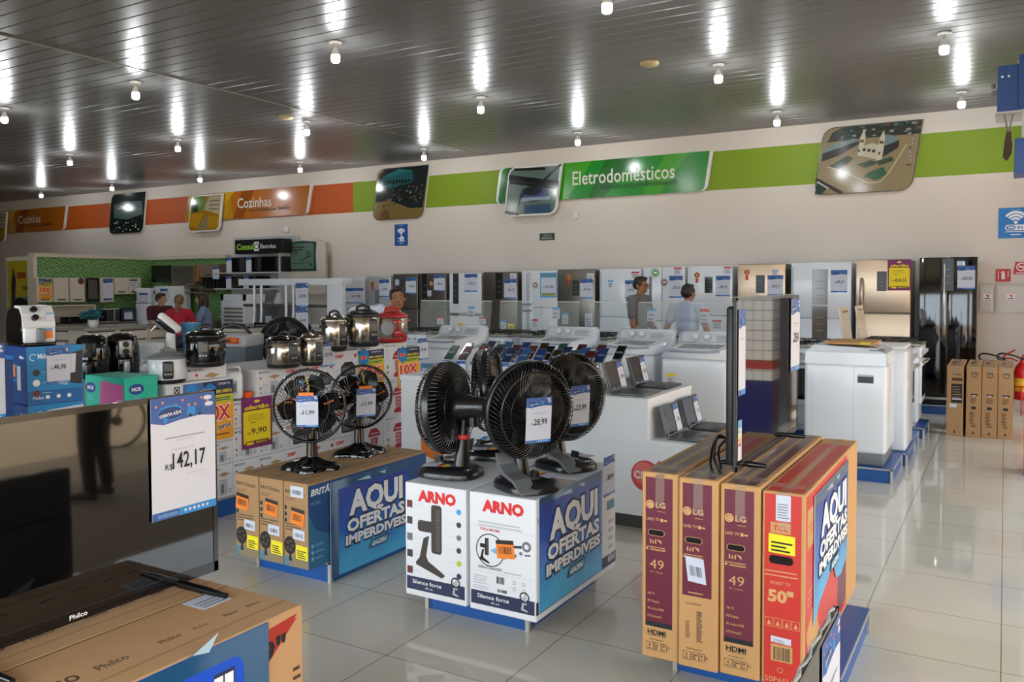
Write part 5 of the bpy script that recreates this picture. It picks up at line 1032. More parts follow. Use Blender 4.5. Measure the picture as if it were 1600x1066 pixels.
# ------------------------------------------------------------------ television at the lower right frame edge
plinth('blue plinth at the lower right frame edge', -.62, -.05, 1.25, 2.25, .1)
t = thing('carton', 'brown carton under the television at the lower right frame edge', 'box', (-.55, 1.3, .102), 0); mb = MB(); mb.box((0, 0, 0), (.4, 1.0, .14), KRAFTD, .004, 1); mb.build('carton_body', t); mb = MB(); mb.box((.17, 0, .14), (.23, 1.0, .1414), TAPE); mb.build('packing_tape', t)
tv = television('television at the lower right frame edge with a blue price sheet', -.37, 1.62, 2.336, .262, .80, 'televisions standing on cartons', .05, .014, .12, None, .02, '#4a4541')
mb = MB()
mb.tube([(-.005+.004*math.sin(k*2.1), .2+.04*k, .541+.004*math.sin(k*1.3)) for k in range(13)], .008, mat('clear_film', '#c8cccc', .1, alpha=.5), 6, False, [.003+.003*abs(math.sin(k*1.7)) for k in range(13)])
mb.build('protective_film', tv)
price_sheet(tv, (.004, .48, .13), Y, Z, .25, .39, '89,90')
# ------------------------------------------------------------------ small appliance display: cartons
XS = -4.79
plinth('long blue plinth under the wall of white appliance cartons', -6.25, -4.8, 3.95, 6.42, .14)
plinth('blue plinth under the left end of the appliance display', -6.25, -4.8, 2.2, 3.93, .14)
MG = 'white appliance cartons in the display wall'; BOXG = mat('carton_offwhite', '#d9d9dc', .6); MRED = mat('machine_red', '#a82230', .5); MRED2 = mat('machine_light', '#d8c4c6', .5); TAN = mat('carton_tan_print', '#b08a5c', .6)
_cart = {}
def app_box(kind, x, y, z, w, h, D, label, flip=False):
    """carton whose printed face (width w along +y) faces +x"""
    key = (kind, round(w, 3), round(h, 3), round(D, 3))
    if key in _cart: return dup(_cart[key], (x, y, z), None, label)
    t = thing('carton', label, 'box', (x, y, z), 0, MG); mb = MB(); mb.box((-D, 0, 0), (0, w-.003, h-.003), BOXG, .003, 1); d = Deco(mb, (.0003, 0, 0), Y, Z, .0004)
    if kind == 'machine':
        d.text('MONDIAL', w*.08, h*.9, h*.045, INK, w*.42, .01); d.lines(w*.08, h*.6, w*.3, h*.85, 5, LINK); cx = w*.62
        d.poly([(cx-w*.2, h*.06), (cx+w*.2, h*.06), (cx+w*.17, h*.17), (cx-w*.17, h*.17)], MRED); d.poly([(cx-w*.16, h*.17), (cx+w*.16, h*.17), (cx+w*.2, h*.55), (cx-w*.2, h*.55)], MRED2)
        d.poly([(cx-w*.1, h*.17), (cx+w*.1, h*.17), (cx+w*.13, h*.5), (cx-w*.13, h*.5)], MRED)
        for k in range(3): d.lines(cx-w*.09, h*(.2+.1*k), cx+w*.09, h*(.28+.1*k), 2, MRED2, .5, .2)
        d.poly([(cx-w*.25, h*.55), (cx+w*.25, h*.55), (cx+w*.18, h*.68), (cx+w*.08, h*.76), (cx-w*.12, h*.76), (cx-w*.2, h*.68)], MRED); d.rect(cx-w*.16, h*.61, cx+w*.16, h*.64, MRED2)
        for k in range(2): d.disc(w*.17, h*(.2+.15*k), w*.06, TAN, 8, h*.05)
    elif kind == 'semp':
        d.text('SEMP', w*.07, h*.76, h*.12, RED, w*.34, .035); d.rect(w*.4, h*.66, w*.5, h*.68, LINK); d.poly(rrect(w*.3, h*.12, w*.9, h*.5, h*.08), DARK); d.poly([(w*.36, h*.5), (w*.84, h*.5), (w*.76, h*.6), (w*.46, h*.6)], INK); d.rect(w*.36, h*.2, w*.84, h*.42, GREY); d.disc(w*.9, h*.8, w*.06, mat('seal_red', '#b5392e', .6), 10); d.lines(w*.06, h*.1, w*.22, h*.4, 4, LINK)
    elif kind == 'kettle':
        d.text('MONDIAL', w*.06, h*.84, h*.075, INK, w*.42, .012)
        for k, c in enumerate((RED, YELLOW, MRED, TAN)): d.disc(w*.12, h*(.68-.17*k), w*.035, c, 8, h*.045)
        d.poly(rrect(w*.45, h*.08, w*.75, h*.55, w*.04), LGREY); d.rect(w*.5, h*.14, w*.62, h*.4, GREY); d.poly([(w*.4, h*.7), (w*.62, h*.62), (w*.85, h*.7), (w*.62, h*.76)], TAN); d.rect(w*.8, h*.1, w*.9, h*.25, LGREY); d.lines(w*.2, h*.15, w*.4, h*.5, 4, LINK)
    mb.build('carton_body', t); _cart[key] = t; return t
rowname = ['bottom', 'second', 'third', 'top']
def column(kind, y, w, z0, hs, name):
    z = z0
    for i, h in enumerate(hs): app_box(kind, XS, y, z, w, h, .62, 'white carton, %s in the %s' % (rowname[i] if i < len(hs)-1 else 'topmost', name)); z += h
ys = [3.96, 4.195, 4.43, 4.705, 4.98, 5.255, 5.56, 5.91, 6.26]
column('kettle', 3.96, .235, .142, (.24, .165, .155), 'first column, nearest the large black television')
column('kettle', 4.195, .235, .142, (.24, .24, .2), 'second column, under the white kettle')
column('kettle', 4.43, .275, .142, (.24, .21, .22, .22), 'third column, under the stainless rice cooker')
column('semp', 4.705, .275, .142, (.24, .21, .22, .22), 'fourth column, under the smaller stainless cooker')
column('semp', 4.98, .275, .142, (.24, .21, .22, .22), 'fifth column, under the shorter black-lid cooker')
column('semp', 5.255, .305, .142, (.24, .24, .24, .245), 'sixth column, under the stainless pressure cookers')
column('machine', 5.56, .345, .142, (.33, .33, .333), 'seventh column with red machine print')
column('machine', 5.91, .345, .142, (.33, .33, .333), 'last column with red machine print')
def hung(label, py0, z0, w, h, price, style, x=XS+.004, rot=0):
    t = thing('hanging_price_sheet', label, 'price sheet', (x, py0, z0), 0, 'price sheets on the appliance cartons'); ob = price_sheet(t, (0, 0, 0), V((0, 1, 0)), V((.0, 0, 1)), w, h, price, style, 'printed_sheet'); return t
def hung_px(label, p, price, style):
    a = at(p[0], p[3], x=XS); b = at(p[2], p[1], x=XS); return hung(label, a.y, a.z, b.y-a.y, b.z-a.z, price, style)
hung_px('orange 10X price sheet partly hidden by the television sheet', (318, 592, 363, 692), '', 'tenx')
hung_px('yellow and purple ofertão sheet priced 9,90 on the white cartons', (377, 617, 424, 704), '9,90', 'ofertao')
hung_px('orange 10X sheet behind the small black fans', (559, 545, 599, 612), '', 'tenx')
hung_px('orange 10X sheet hanging below the red cooker', (621, 541, 655, 608), '', 'tenx')
hung_px('white price sheet hanging left of the washer panel', (652, 528, 668, 563), '59,90', 'blue')
hung_px('white price sheet hanging below the smaller stainless cooker', (500, 532, 522, 574), '22,90', 'blue')
# left end cartons
def plain_box(name, label, loc, size, m, rz=0, deco=None):
    t = thing('carton', label, 'box', loc, rz); mb = MB(); w, D, h = size; mb.box((-D, 0, 0), (0, w, h), m, .004, 1)
    if deco: deco(Deco(mb, (.0003, 0, 0), Y, Z, .0004), Deco(mb, (-D, -.0003, 0), X, Z, .0004), w, D, h)
    mb.build('carton_body', t); return t
def elx(d, e, w, D, h):
    for q, s in ((d, .06), (e, .04)): q.rect(s, h-.07, s+.045, h-.025, INK); q.ring(s+.0225, h-.0475, .016, .005, WINK, 14); 
    e.text('Electrolux', .1, h-.06, .022, GINK, .14); e.lines(.05, h-.16, .2, h-.1, 3, LINK); d.rect(.13, h-.085, .42, h-.015, mat('bubble_navy2', '#4a6aa8', .6)); d.disc(.2, h-.05, .05, HEAD2, 14, .03)
plain_box('carton', 'long white and grey carton under the white rice cooker', (XS, 3.64, .70), (.55, .5, .30), BOXG, 0, elx)
plain_box('carton', 'white carton supporting the long white and grey one', (XS-.01, 3.635, .142), (.32, .5, .555), BOXG)
def mon(d, e, w, D, h): d.text('MONDIAL', .03, h-.035, .02, INK, .13, .015); d.disc(.1, .035, .012, RED, 8); d.poly([(.16, .02), (.24, .005), (.3, .025), (.22, .045)], TAN); e.text('MONDIAL', .03, h-.035, .02, INK, .1, .015)
plain_box('carton', 'small white carton under the black rice cooker', (XS-.02, 3.80, 1.002), (.36, .36, .098), BOXG, 0, mon)
TEALB = mat('carton_turquoise', '#1fb89c', .5); PINKB = mat('carton_pink', '#cf5aa0', .5)
def mor(d, e, w, D, h):
    for q, x in ((d, .08), (e, .06)): q.disc(x, h-.08, .055, BLUE, 20, .035); q.disc(x, h-.08, .051, mat('mor_navy', '#16408c', .5), 20, .031); q.text('MOR', x-.035, h-.092, .025, WINK, .07, .03); q.lines(x-.03, h-.16, x+.03, h-.13, 2, PALEB)
    e.poly([(.14, 0), (.17, h-.03), (D-.02, h-.05), (D-.02, 0)], PINKB); e.disc(.27, .1, .07, mat('print_teal_grey', '#5f9a9a', .5), 12, .06); e.disc(.28, .1, .025, DARK, 10); e.lines(.33, .13, .42, .2, 3, mat('pale_pink', '#e5a8cc', .5), .3)
plain_box('carton', 'turquoise and pink carton in front of the black air fryers', (XS+.01, 3.33, .745), (.24, .42, .33), TEALB, 0, mor)
plain_box('carton', 'white carton supporting the turquoise and pink one', (XS, 3.19, .142), (.42, .42, .6), BOXG)
MIB, MIN = mat('carton_cyan_blue', '#1687c9', .4), mat('carton_deep_blue', '#123c78', .4); MIBL = mat('carton_mid_blue', '#1265a8', .4)
def mid(d, e, w, D, h):
    d.rect(0, 0, w, h, MIB); d.ring(.035, h-.06, .02, .004, WINK, 16, .6, 5); d.text('Midea', .06, h-.07, .03, WINK, .07, .02); e.text('Midea', D-.1, h-.07, .02, WINK, .06, .01)
    d.rect(0, 0, w, .08, MIBL); d.text('Midea', .03, .03, .02, WINK, .06)
    for k in range(3): d.disc(.05, h-.15-.06*k, .02, (DARK, WINK, BROWNP)[k], 12); d.rect(.08, h-.152-.06*k, .13, h-.147-.06*k, PALEB); d.disc(.11+.06*k, .04, .012, WINK, 10)
    d.poly([(w*.62, .12), (w*.98, .1), (w, h-.03), (w*.72, h-.05), (w*.6, h*.5)], DARK); d.poly([(w*.45, .12), (w*.72, .1), (w*.72, h*.45), (w*.45, h*.48)], LGREY); d.poly([(w*.72, h*.5), (w*.86, h*.52), (w*.88, h-.05), (w*.72, h-.05)], PAPER)
    e.lines(.02, .08, .2, .3, 5, MIBL); e.rect(.1, h-.18, .17, h-.11, ORM); e.rect(.2, .08, .25, .22, LGREY)
def mid2(d, e, w, D, h):
    d.rect(0, 0, w, h, MIB); d.poly([(.05, h-.17), (w, h-.2), (w, h-.02), (.05, h-.04)], PAPER); d.rect(w*.32, h-.15, w, h-.05, NAVY); d.text('SUPER OFERTA', w*.35, h-.1, .035, YELLOW, w*.6, .04); d.rect(w*.3, h-.165, w, h-.13, OFYEL)
    d.poly([(w*.3+.07*math.cos(PI/6+k*PI/3), h-.1+.07*math.sin(PI/6+k*PI/3)) for k in range(6)], mat('hexagon_blue', '#1b7fc0', .6)); d.rect(w*.25, h-.13, w*.35, h-.07, ORM); e.text('Midea', D-.1, h-.07, .02, WINK, .06, .01); e.disc(D-.15, h-.18, .05, PAPER, 12)
RZ = -.16
def midloc(px, py, z): return at(px, py, x=-4.82).to_tuple()
c0 = at(41, 543, x=-4.80)
plain_box('carton', 'bright blue air fryer carton with a price sheet, upper of two', (c0.x, c0.y, c0.z-.335), (.31, .34, .335), MIN, RZ, mid)
tb = [o for o in bpy.data.objects if o.get('label', '').startswith('bright blue air fryer')][0]
price_sheet(tb, (.005, .105, .115), Y, Z, .13, .21, '46,90')
plain_box('carton', 'blue carton with super oferta label, lower of two', (c0.x, c0.y, c0.z-.335-.44), (.31, .34, .438), MIN, RZ, mid2)
plain_box('carton', 'blue carton at the bottom of the air fryer stack', (c0.x, c0.y, .142), (.31, .34, c0.z-.335-.44-.144), MIN, RZ)
q = at(-14, 640, x=-4.4)
tb = plain_box('carton', 'blue carton cut by the left frame edge with a price sheet', (-4.55, q.y-.14, .142), (.34, .34, 1.12), MIN, 0); a = at(0, 655, x=-4.546); price_sheet(tb, (.004, a.y-(q.y-.14)-.17, a.z-.142), Y, Z, .2, .40, '', 'blue')
# ------------------------------------------------------------------ small appliances
STEEL = mat('polished_steel', '#b9b2a8', .18, metal=1.0, noise=.04, nscale=5, stretch=(40, 40, 1)); CHAR = mat('charcoal_plastic', '#1b1c1f', .3); CBLK = mat('cooker_black', '#0b0b0d', .12, coat=.4)
AP = 'small appliances on top of the cartons'
def cooker(label, px, py, z, R, H, body, lid, kind, rz=0.0, handle=CHAR, name='rice_cooker', cat='cooker'):
    p = at(px, py, z=z); t = thing(name, label, cat, (p.x, p.y, z), rz, AP)
    mb = MB(); mb.lathe([(R*.86, 0), (R*.95, .008), (R*.97, H*.12), (R*.97, H*.13)], CHAR if kind != 'red' else MAT_RED, 32); mb.build('base', t)
    mb = MB(); mb.lathe([(R*.96, H*.12), (R, H*.14), (R, H*.73), (R*.98, H*.74)], body, 36); mb.build('pot', t)
    mb = MB(); mb.lathe([(R*1.02, H*.73), (R*1.05, H*.745), (R*1.04, H*.79), (R*.95, H*.83), (R*.7, H*.89), (R*.3, H*.92), (0, H*.925)], lid, 36); mb.build('lid', t)
    k = .34 if kind == 'rice' else .5
    mb = MB(); mb.tube([(-R*k, 0, H*.88), (-R*k*.84, 0, H*.97), (-R*k*.3, 0, H*1.01), (R*k*.3, 0, H*1.01), (R*k*.84, 0, H*.97), (R*k, 0, H*.88)], R*.1, handle, 8); mb.build('handle', t)
    fr = V((0, -1, 0))
    mb = MB(); mb.box((-R*.28, -R*1.1, H*.15), (R*.28, -R*.8, H*.68), CHAR if kind != 'red' else MAT_RED, R*.1, 3); d = Deco(mb, (-R*.22, -R*1.1005, H*.2), X, Z, .0004); d.rect(0, H*.2, R*.44, H*.38, mat('display_grey', '#4b5557', .2)); [d.disc(R*(.08+.14*k), H*.1, R*.05, LGREY, 10) for k in range(3)]; mb.build('control_panel', t)
    for s in (-1, 1):
        mb = MB(); mb.box((s*R*1.0-.012, -.03, H*.6), (s*R*1.0+s*.03+.0, .03, H*.66), handle, .006); mb.build('side_handle', t)
    if kind == 'pressure':
        mb = MB(); mb.cyl((R*.4, R*.3, H*.82), (R*.4, R*.3, H*.95), R*.1, CHAR, 12); mb.build('valve', t)
    return t
MAT_RED = mat('cooker_red', '#b3161c', .22, coat=.4)
cooker('black rice cooker on the small white carton', 322, 572, 1.103, .132, .275, CBLK, CBLK, 'rice', .75)
t = cooker('white rice cooker with grey lid on the long white carton', 262, 598, 1.003, .122, .225, WHITE, GREY, 'rice', .95, GREY)
cooker('stainless rice cooker with black lid above the front small fan', 443, 574, 1.033, .128, .265, STEEL, CBLK, 'rice', 1.4)
cooker('smaller stainless cooker beside the hanging price sheet', 487, 571, 1.033, .09, .275, STEEL, STEEL, 'rice', 1.4)
cooker('stainless pressure cooker with black handle, left of the taller one', 523, 548, 1.112, .106, .33, STEEL, STEEL, 'pressure', 1.4, CHAR, 'pressure_cooker')
cooker('taller stainless pressure cooker with a dark domed lid', 568, 541, 1.138, .138, .345, STEEL, CHAR, 'pressure', 1.35, CHAR, 'pressure_cooker')
t = cooker('red and steel pressure cooker before the man in white', 613, 534, 1.138, .142, .308, STEEL, MAT_RED, 'red', 1.0, MAT_RED, 'pressure_cooker')
mb = MB(); p = V((-.02, -.0, 0)); a = -2.2; q = V((math.cos(a), math.sin(a), 0)); mb.cyl(q*.139+V((0, 0, .13)), q*.1465+V((0, 0, .13)), .062, SILV, 24); mb.build('round_badge', t)
mb = MB(); mb.tube([V((math.cos(b), math.sin(b), 0))*.147+V((0, 0, z)) for b, z in ((-1.6, .2), (-1.5, .13), (-1.25, .07), (-.9, .05))], .016, MAT_RED, 8); mb.build('red_trim', t)
def air_fryer_black(label, px, py, z, rz, panel):
    p = at(px, py, x=-5.62); t = thing('air_fryer', label, 'air fryer', (p.x, p.y, z), rz, AP); H, R = .31, .117
    mb = MB(); mb.lathe([(R*.9, 0), (R, .015), (R*1.04, H*.35), (R*1.0, H*.7), (R*.85, H*.92), (R*.5, H), (0, H)], CBLK, 28); mb.build('body', t)
    mb = MB(); mb.box((-R*.5, -R*1.12, .03), (R*.5, -R*.6, H*.45), CBLK, .02, 3); mb.build('basket', t)
    mb = MB(); mb.box((-.02, -R*1.55, H*.1), (.02, -R*1.05, H*.38), SILV if panel else CHAR, .012, 2); mb.build('basket_handle', t)
    mb = MB(); mb.box((-.045, -R*1.08, H*.5), (.045, -R*.7, H*.85), SILV if panel else CHAR, .012); mb.build('control_panel', t)
    for k in range(2):
        mb = MB(); mb.cyl((0, -R*1.08, H*(.58+.17*k)), (0, -R*1.2, H*(.58+.17*k)), .022, CHAR, 16); mb.build('dial', t)
    return t
air_fryer_black('gloss black air fryer beside the bright blue carton', 146, 606, 1.0, .8, False); air_fryer_black('black air fryer with a silver panel and handle', 192, 602, 1.0, 1.15, True)
plain_box('carton', 'white carton under the two black air fryers', (-5.45, 2.95, .142), (.95, .6, .855), BOXG)
p = at(80, 540, z=c0.z); t = thing('air_fryer', 'large white and black air fryer on the blue carton', 'air fryer', (c0.x-.17, c0.y+.13, c0.z), RZ+PI/2-.02, AP)
t.scale = (.76, .76, .72)
def shell(x0, x1, m, name, cut=None):
    mb = MB(); prof = [(-.14, .02), (-.155, .02), (-.15, .14), (-.13, .26), (-.08, .315), (.06, .325), (.13, .3), (.17, .2), (.175, .02)]
    rings = []
    for x, k in ((x0, .94), (x0+(x1-x0)*.1, 1), (x1-(x1-x0)*.1, 1), (x1, .94)): rings.append([V((x, a*k, .02+(b-.02)*k)) for a, b in prof])
    mb.loft(rings, m); return mb.build(name, t)
shell(-.125, .125, CBLK, 'body')
mb = MB(); 
P = [(-.165, .155), (-.155, .2), (-.138, .265), (-.09, .322), (-.0, .33)]
mb.loft([[V((-.115, a, b)) for a, b in P]+[V((-.115, a+.02, b-.02)) for a, b in P[::-1]], [V((.115, a, b)) for a, b in P]+[V((.115, a+.02, b-.02)) for a, b in P[::-1]]], WHITE, False); mb.build('front_cover', t)
mb = MB(); mb.box((-.115, -.172, .025), (.115, -.12, .15), WHITE, .015, 3); mb.box((-.12, -.165, 0), (.12, .16, .025), CBLK, .01); mb.build('basket', t)
mb = MB(); mb.box((-.028, -.21, .03), (.028, -.165, .145), GREY, .012, 2); mb.build('basket_handle', t)
for k in range(2):
    mb = MB(); b = (-.146, .225) if k == 0 else (-.115, .29); mb.cyl((-.03+.0*k, b[0], b[1]), (-.03, b[0]-.03, b[1]+.012), .024, CHAR, 18); mb.build('dial', t)
slip(t, (.03, -.1735, .06), X, Z, .06, .08, ORM, SKYB); slip(t, (.05, -.165, .2), X, V((0, .15, 1)), .06, .07, PAPER, PALEB)
p = at(232, 592, z=1.01); t = thing('stand_mixer', 'white stand mixer with black head above a white bowl', 'mixer', (-5.72, 4.2, 1.003), .9, AP)
mb = MB(); mb.lathe([(.085, 0), (.09, .012), (.05, .035), (.045, .05)], WPLAS, 24); mb.box((.02, -.06, 0), (.2, .06, .03), WPLAS, .012); mb.box((.12, -.05, .02), (.19, .05, .3), WPLAS, .03, 3); mb.build('stand', t)
mb = MB(); mb.lathe([(.05, .05), (.1, .1), (.118, .2), (.12, .21), (.112, .205), (.095, .11), (.04, .06)], WHITE, 28); mb.build('bowl', t)
mb = MB(); mb.T = M.Translation((.17, 0, .3)) @ M.Rotation(math.radians(42), 4, 'Y'); mb.box((-.16, -.055, -.03), (.03, .055, .05), CHAR, .035, 3); mb.box((-.165, -.05, -.045), (-.06, .05, -.02), GREY, .02, 2); mb.cyl((-.12, 0, -.04), (-.12, 0, -.1), .012, CHROME, 8); mb.build('mixer_head', t)
mb = MB(); mb.T = M.Translation((.17, 0, .3)) @ M.Rotation(math.radians(42), 4, 'Y'); mb.box((-.165, -.06, .0), (.045, .06, .066), WPLAS, .04, 3); mb.build('head_cover', t)
BLUEG = mat('blue_clear_plastic', '#4b8fb8', .08, alpha=.6)
p = at(276, 556, z=1.0); t = thing('blender_jug', 'clear blue blender jug behind the white rice cooker', 'blender', (-5.6, 4.5, 1.003), .3, AP); mb = MB(); mb.lathe([(.06, .12), (.064, .13), (.082, .36), (.08, .362), (.06, .14)], BLUEG, 8, smooth=False); mb.build('jug', t); mb = MB(); mb.lathe([(.08, 0), (.085, .02), (.065, .11), (.055, .125)], SKYB, 20); mb.build('motor_base', t); mb = MB(); mb.tube([(.08, 0, .33), (.12, 0, .31), (.12, 0, .2), (.07, 0, .17)], .01, BLUEG, 6); mb.build('handle', t)
plain_box('carton', 'white carton under the blue blender jug and the mixer', (-5.45, 3.93, .142), (.75, .6, .858), BOXG)
SLATE = mat('slate_plastic', '#5f6b74', .45)
t = thing('ice_chest', 'slate grey bucket cooler with orange handle on its lid', 'cooler box', (-5.13, 4.66, .75), .35, AP)
t.location = (-5.75, 5.06, .142); t.scale = (1, 1, 1.1)
mb = MB(); mb.lathe([(.15, 0), (.19, .9), (.185, .93)], SLATE, 4, smooth=False); 
mb = MB(); z0 = .55
rings = [[V((sx*w_, sy*d_, z)) for sx, sy in ((-1, -1), (1, -1), (1, 1), (-1, 1))] for w_, d_, z in ((.15, .13, .0), (.19, .165, .9))]
mb.loft(rings, SLATE, False); mb.build('bucket', t)
mb = MB(); mb.box((-.2, -.175, .9), (.2, .175, 1.0), LGREY, .02, 2); mb.build('lid', t)
mb = MB(); mb.tube([(-.17, -.19, .97), (.14, -.19, .955)], .024, mat('handle_orange', '#f0682a', .4), 8); mb.build('handle', t)
mb = MB(); mb.tube([(-.15, 0, 1.0), (-.1, 0, 1.05), (0, 0, 1.075), (.1, 0, 1.05), (.16, 0, 1.0)], .014, BLACK, 6); mb.build('carry_handle', t)
t = thing('electric_kettle', 'small white electric kettle standing on the white cartons', 'kettle', (-4.88, 4.27, .824), .9, AP)
mb = MB(); mb.box((-.075, -.065, .0), (.075, .065, .205), WPLAS, .03, 3); mb.build('body', t); mb = MB(); mb.tube([(-.06, 0, .2), (-.05, 0, .235), (.05, 0, .235), (.06, 0, .2)], .009, WPLAS, 6); mb.build('handle', t); mb = MB(); mb.box((-.03, -.068, .05), (.035, -.062, .14), LGREY, .006); mb.box((-.02, -.069, .06), (.025, -.067, .12), GREY); mb.build('gauge', t)
mb = MB(); mb.lathe([(.03, 0), (.048, .04), (.049, .044), (.045, .04), (.028, .006)], mat('handle_orange', '#f0682a', .4), 20); tag(mb.build('bowl', None, (-4.845, 4.378, .824)), 'small orange bowl beside the white kettle', 'bowl', AP)
t = big_fan('black fan standing behind the stainless rice cookers', at(433, 588, x=-5.62).to_tuple(), .75, 0, None, 'black'); t.location = (-5.75, 5.66, .76); 
plain_box('carton', 'white carton under the black fan behind the cookers', (-5.56, 5.45, .142), (.42, .38, .615), BOXG)
# ------------------------------------------------------------------ kitchen area at the far left
def pattern_mat():
    m = mat('green_pattern_paper', '#6fa04a', .6); nt = m.node_tree; b = nt.nodes['Principled BSDF']
    tc = nt.nodes.new('ShaderNodeTexCoord'); sp = nt.nodes.new('ShaderNodeSeparateXYZ'); nt.links.new(tc.outputs['Object'], sp.inputs[0])
    ad = nt.nodes.new('ShaderNodeMath'); ad.operation = 'ADD'; nt.links.new(sp.outputs['X'], ad.inputs[0]); nt.links.new(sp.outputs['Y'], ad.inputs[1])
    cb = nt.nodes.new('ShaderNodeCombineXYZ'); nt.links.new(ad.outputs[0], cb.inputs[0]); nt.links.new(sp.outputs['Z'], cb.inputs[1])
    rps = []
    for sc_, ang, th in ((9, .5, .62), (9, -.5, .62)):
        mp = nt.nodes.new('ShaderNodeMapping'); nt.links.new(cb.outputs[0], mp.inputs[0]); mp.inputs['Rotation'].default_value = (0, 0, ang)
        br = nt.nodes.new('ShaderNodeTexBrick'); nt.links.new(mp.outputs[0], br.inputs['Vector']); br.inputs['Scale'].default_value = 1
        br.inputs['Brick Width'].default_value = .13; br.inputs['Row Height'].default_value = .06; br.inputs['Mortar Size'].default_value = .009; br.inputs['Color1'].default_value = br.inputs['Color2'].default_value = (1, 1, 1, 1); br.inputs['Mortar'].default_value = (0, 0, 0, 1)
        rps.append(br)
    ch = nt.nodes.new('ShaderNodeTexNoise'); ch.inputs['Scale'].default_value = 9; nt.links.new(cb.outputs[0], ch.inputs['Vector'])
    gt = nt.nodes.new('ShaderNodeMath'); gt.operation = 'GREATER_THAN'; gt.inputs[1].default_value = .5; nt.links.new(ch.outputs['Fac'], gt.inputs[0])
    mx = nt.nodes.new('ShaderNodeMix'); mx.data_type = 'RGBA'; nt.links.new(gt.outputs[0], mx.inputs['Factor']); nt.links.new(rps[0].outputs['Color'], mx.inputs['A']); nt.links.new(rps[1].outputs['Color'], mx.inputs['B'])
    m2 = nt.nodes.new('ShaderNodeMix'); m2.data_type = 'RGBA'; nt.links.new(mx.outputs['Result'], m2.inputs['Factor']); m2.inputs['A'].default_value = lin('#3a6b3c'); m2.inputs['B'].default_value = lin('#7da866'); nt.links.new(m2.outputs['Result'], b.inputs['Base Color'])
    return m
PATT = pattern_mat(); CREAM = mat('cream_melamine', '#cfc8bb', .4); CREAMD = mat('cream_edge', '#b9b1a3', .45); WOODG = mat('grey_oak', '#6a5e52', .5, noise=.12, nscale=10, stretch=(1, 1, 8)); BEIGE = mat('beige_panel', '#c5b287', .45)
KX, KY, KT = -17.0, 12.6, 2.35
t = thing('display_partition', 'L-shaped partition papered in green geometric pattern behind the kitchen display', 'partition', (KX, 9.88, 0), 0)
mb = MB(); mb.box((-.12, 0, 0), (0, KY-9.88, KT-.08), PATT); mb.build('side_wing', t); mb = MB(); mb.box((0, KY-9.88, 0), (2.45, KY-9.88+.1, KT-.08), PATT); mb.build('back_wing', t)
mb = MB(); mb.box((-.18, -.06, KT-.08), (.05, KY-9.88+.1, KT), CREAM, .004); mb.box((.05, KY-9.88-.05, KT-.08), (2.5, KY-9.88+.12, KT), CREAM, .004); mb.box((-.18, -.08, 0), (.04, 0, KT-.08), CREAM); mb.build('cap_rail', t)
# tall poster on the panel beside the partition
t = thing('advertising_panel', 'tall yellow advertising panel at the left end of the green partition', 'panel', (-18.05, 9.86, .0), 0); mb = MB(); mb.box((0, 0, 0), (.84, .05, 2.28), CREAM); mb.build('board', t)
mb = MB(); d = Deco(mb, (.04, -.001, .9), X, Z, .001); w, h = .78, 1.3; d.rect(0, 0, w, h, mat('poster_yellow', '#a89a22', .5)); d.rect(w*.15, h*.0, w, h*.42, mat('poster_teal', '#44707a', .5)); d.poly([(w*.2, h*.3), (w*.32, h*.36), (w*.4, h*.7), (w*.33, h*.82), (w*.24, h*.82), (w*.16, h*.6)], mat('poster_dark', '#2a2230', .5)); d.disc(w*.28, h*.84, w*.06, mat('poster_skin', '#6b4634', .5)); d.rect(w*.45, h*.72, w*.85, h*.82, mat('poster_rust', '#8a4526', .5)); d.rect(w*.7, h*.54, w*.98, h*.6, mat('poster_rust', '#8a4526', .5))
d.poly([(w*.12, h*.22), (w*.35, h*.38), (w*.6, h*.42), (w*.95, h*.34), (w*.98, h*.2), (w*.6, h*.17)], BLACK); d.disc(w*.25, h*.22, w*.14, BLACK); d.disc(w*.82, h*.22, w*.14, BLACK); mb.build('printed_poster', t)
CABG = 'cream wall cabinets on the green partition'
def hang_cab(label, p0, p1, pyt, pyb, door=None, front=CREAM, n=1, on='x'):
    if on == 'x':
        a, b = at(p0, pyt, x=KX+.3), at(p1, pyb, x=KX+.3); t = thing('wall_cabinet', label, 'cabinet', (KX+.3, a.y, b.z), 0, CABG); w, h = b.y-a.y, a.z-b.z
        mb = MB(); mb.box((-.29, 0, 0), (-.02, w-.004, h), CREAM); mb.build('body', t); o, u = V((-.019, 0, 0)), Y; bx = lambda a0, a1, z0, z1, m, r=.003: (lambda q: (q.box((-.02, a0, z0), (0, a1, z1), m, r), q)[1])(MB())
    else:
        a, b = at(p0, pyt, y=KY-.32), at(p1, pyb, y=KY-.32); t = thing('wall_cabinet', label, 'cabinet', (a.x, KY-.32, b.z), 0, CABG); w, h = b.x-a.x, a.z-b.z
        mb = MB(); mb.box((0, .02, 0), (w-.004, .31, h), front); mb.build('body', t); bx = lambda a0, a1, z0, z1, m, r=.003: (lambda q: (q.box((a0, 0, z0), (a1, .02, z1), m, r), q)[1])(MB())
    for i in range(n):
        a0, a1 = w*i/n+.003, w*(i+1)/n-.006; q = bx(a0, a1, .003, h-.003, front); dr = q.build('door', t)
        q = MB(); c = (a0+a1)/2
        if on == 'x': q.box((0, c-.09, .04), (.018, c+.09, .065), DARK, .005)
        else: q.box((c-.09, -.018, .04), (c+.09, 0, .065), DARK, .005)
        q.build('handle', dr)
    return t, w, h
t, w, h = hang_cab('cream wall cabinet with an orange 10X sheet, first at the left', 57, 83, 434, 472); price_sheet(t, (.003, w*.12, h*.12), Y, Z, w*.8, h*.84, '', 'tenx', fine=False)
hang_cab('plain cream wall cabinet, second from the left', 83.5, 108, 434, 472)
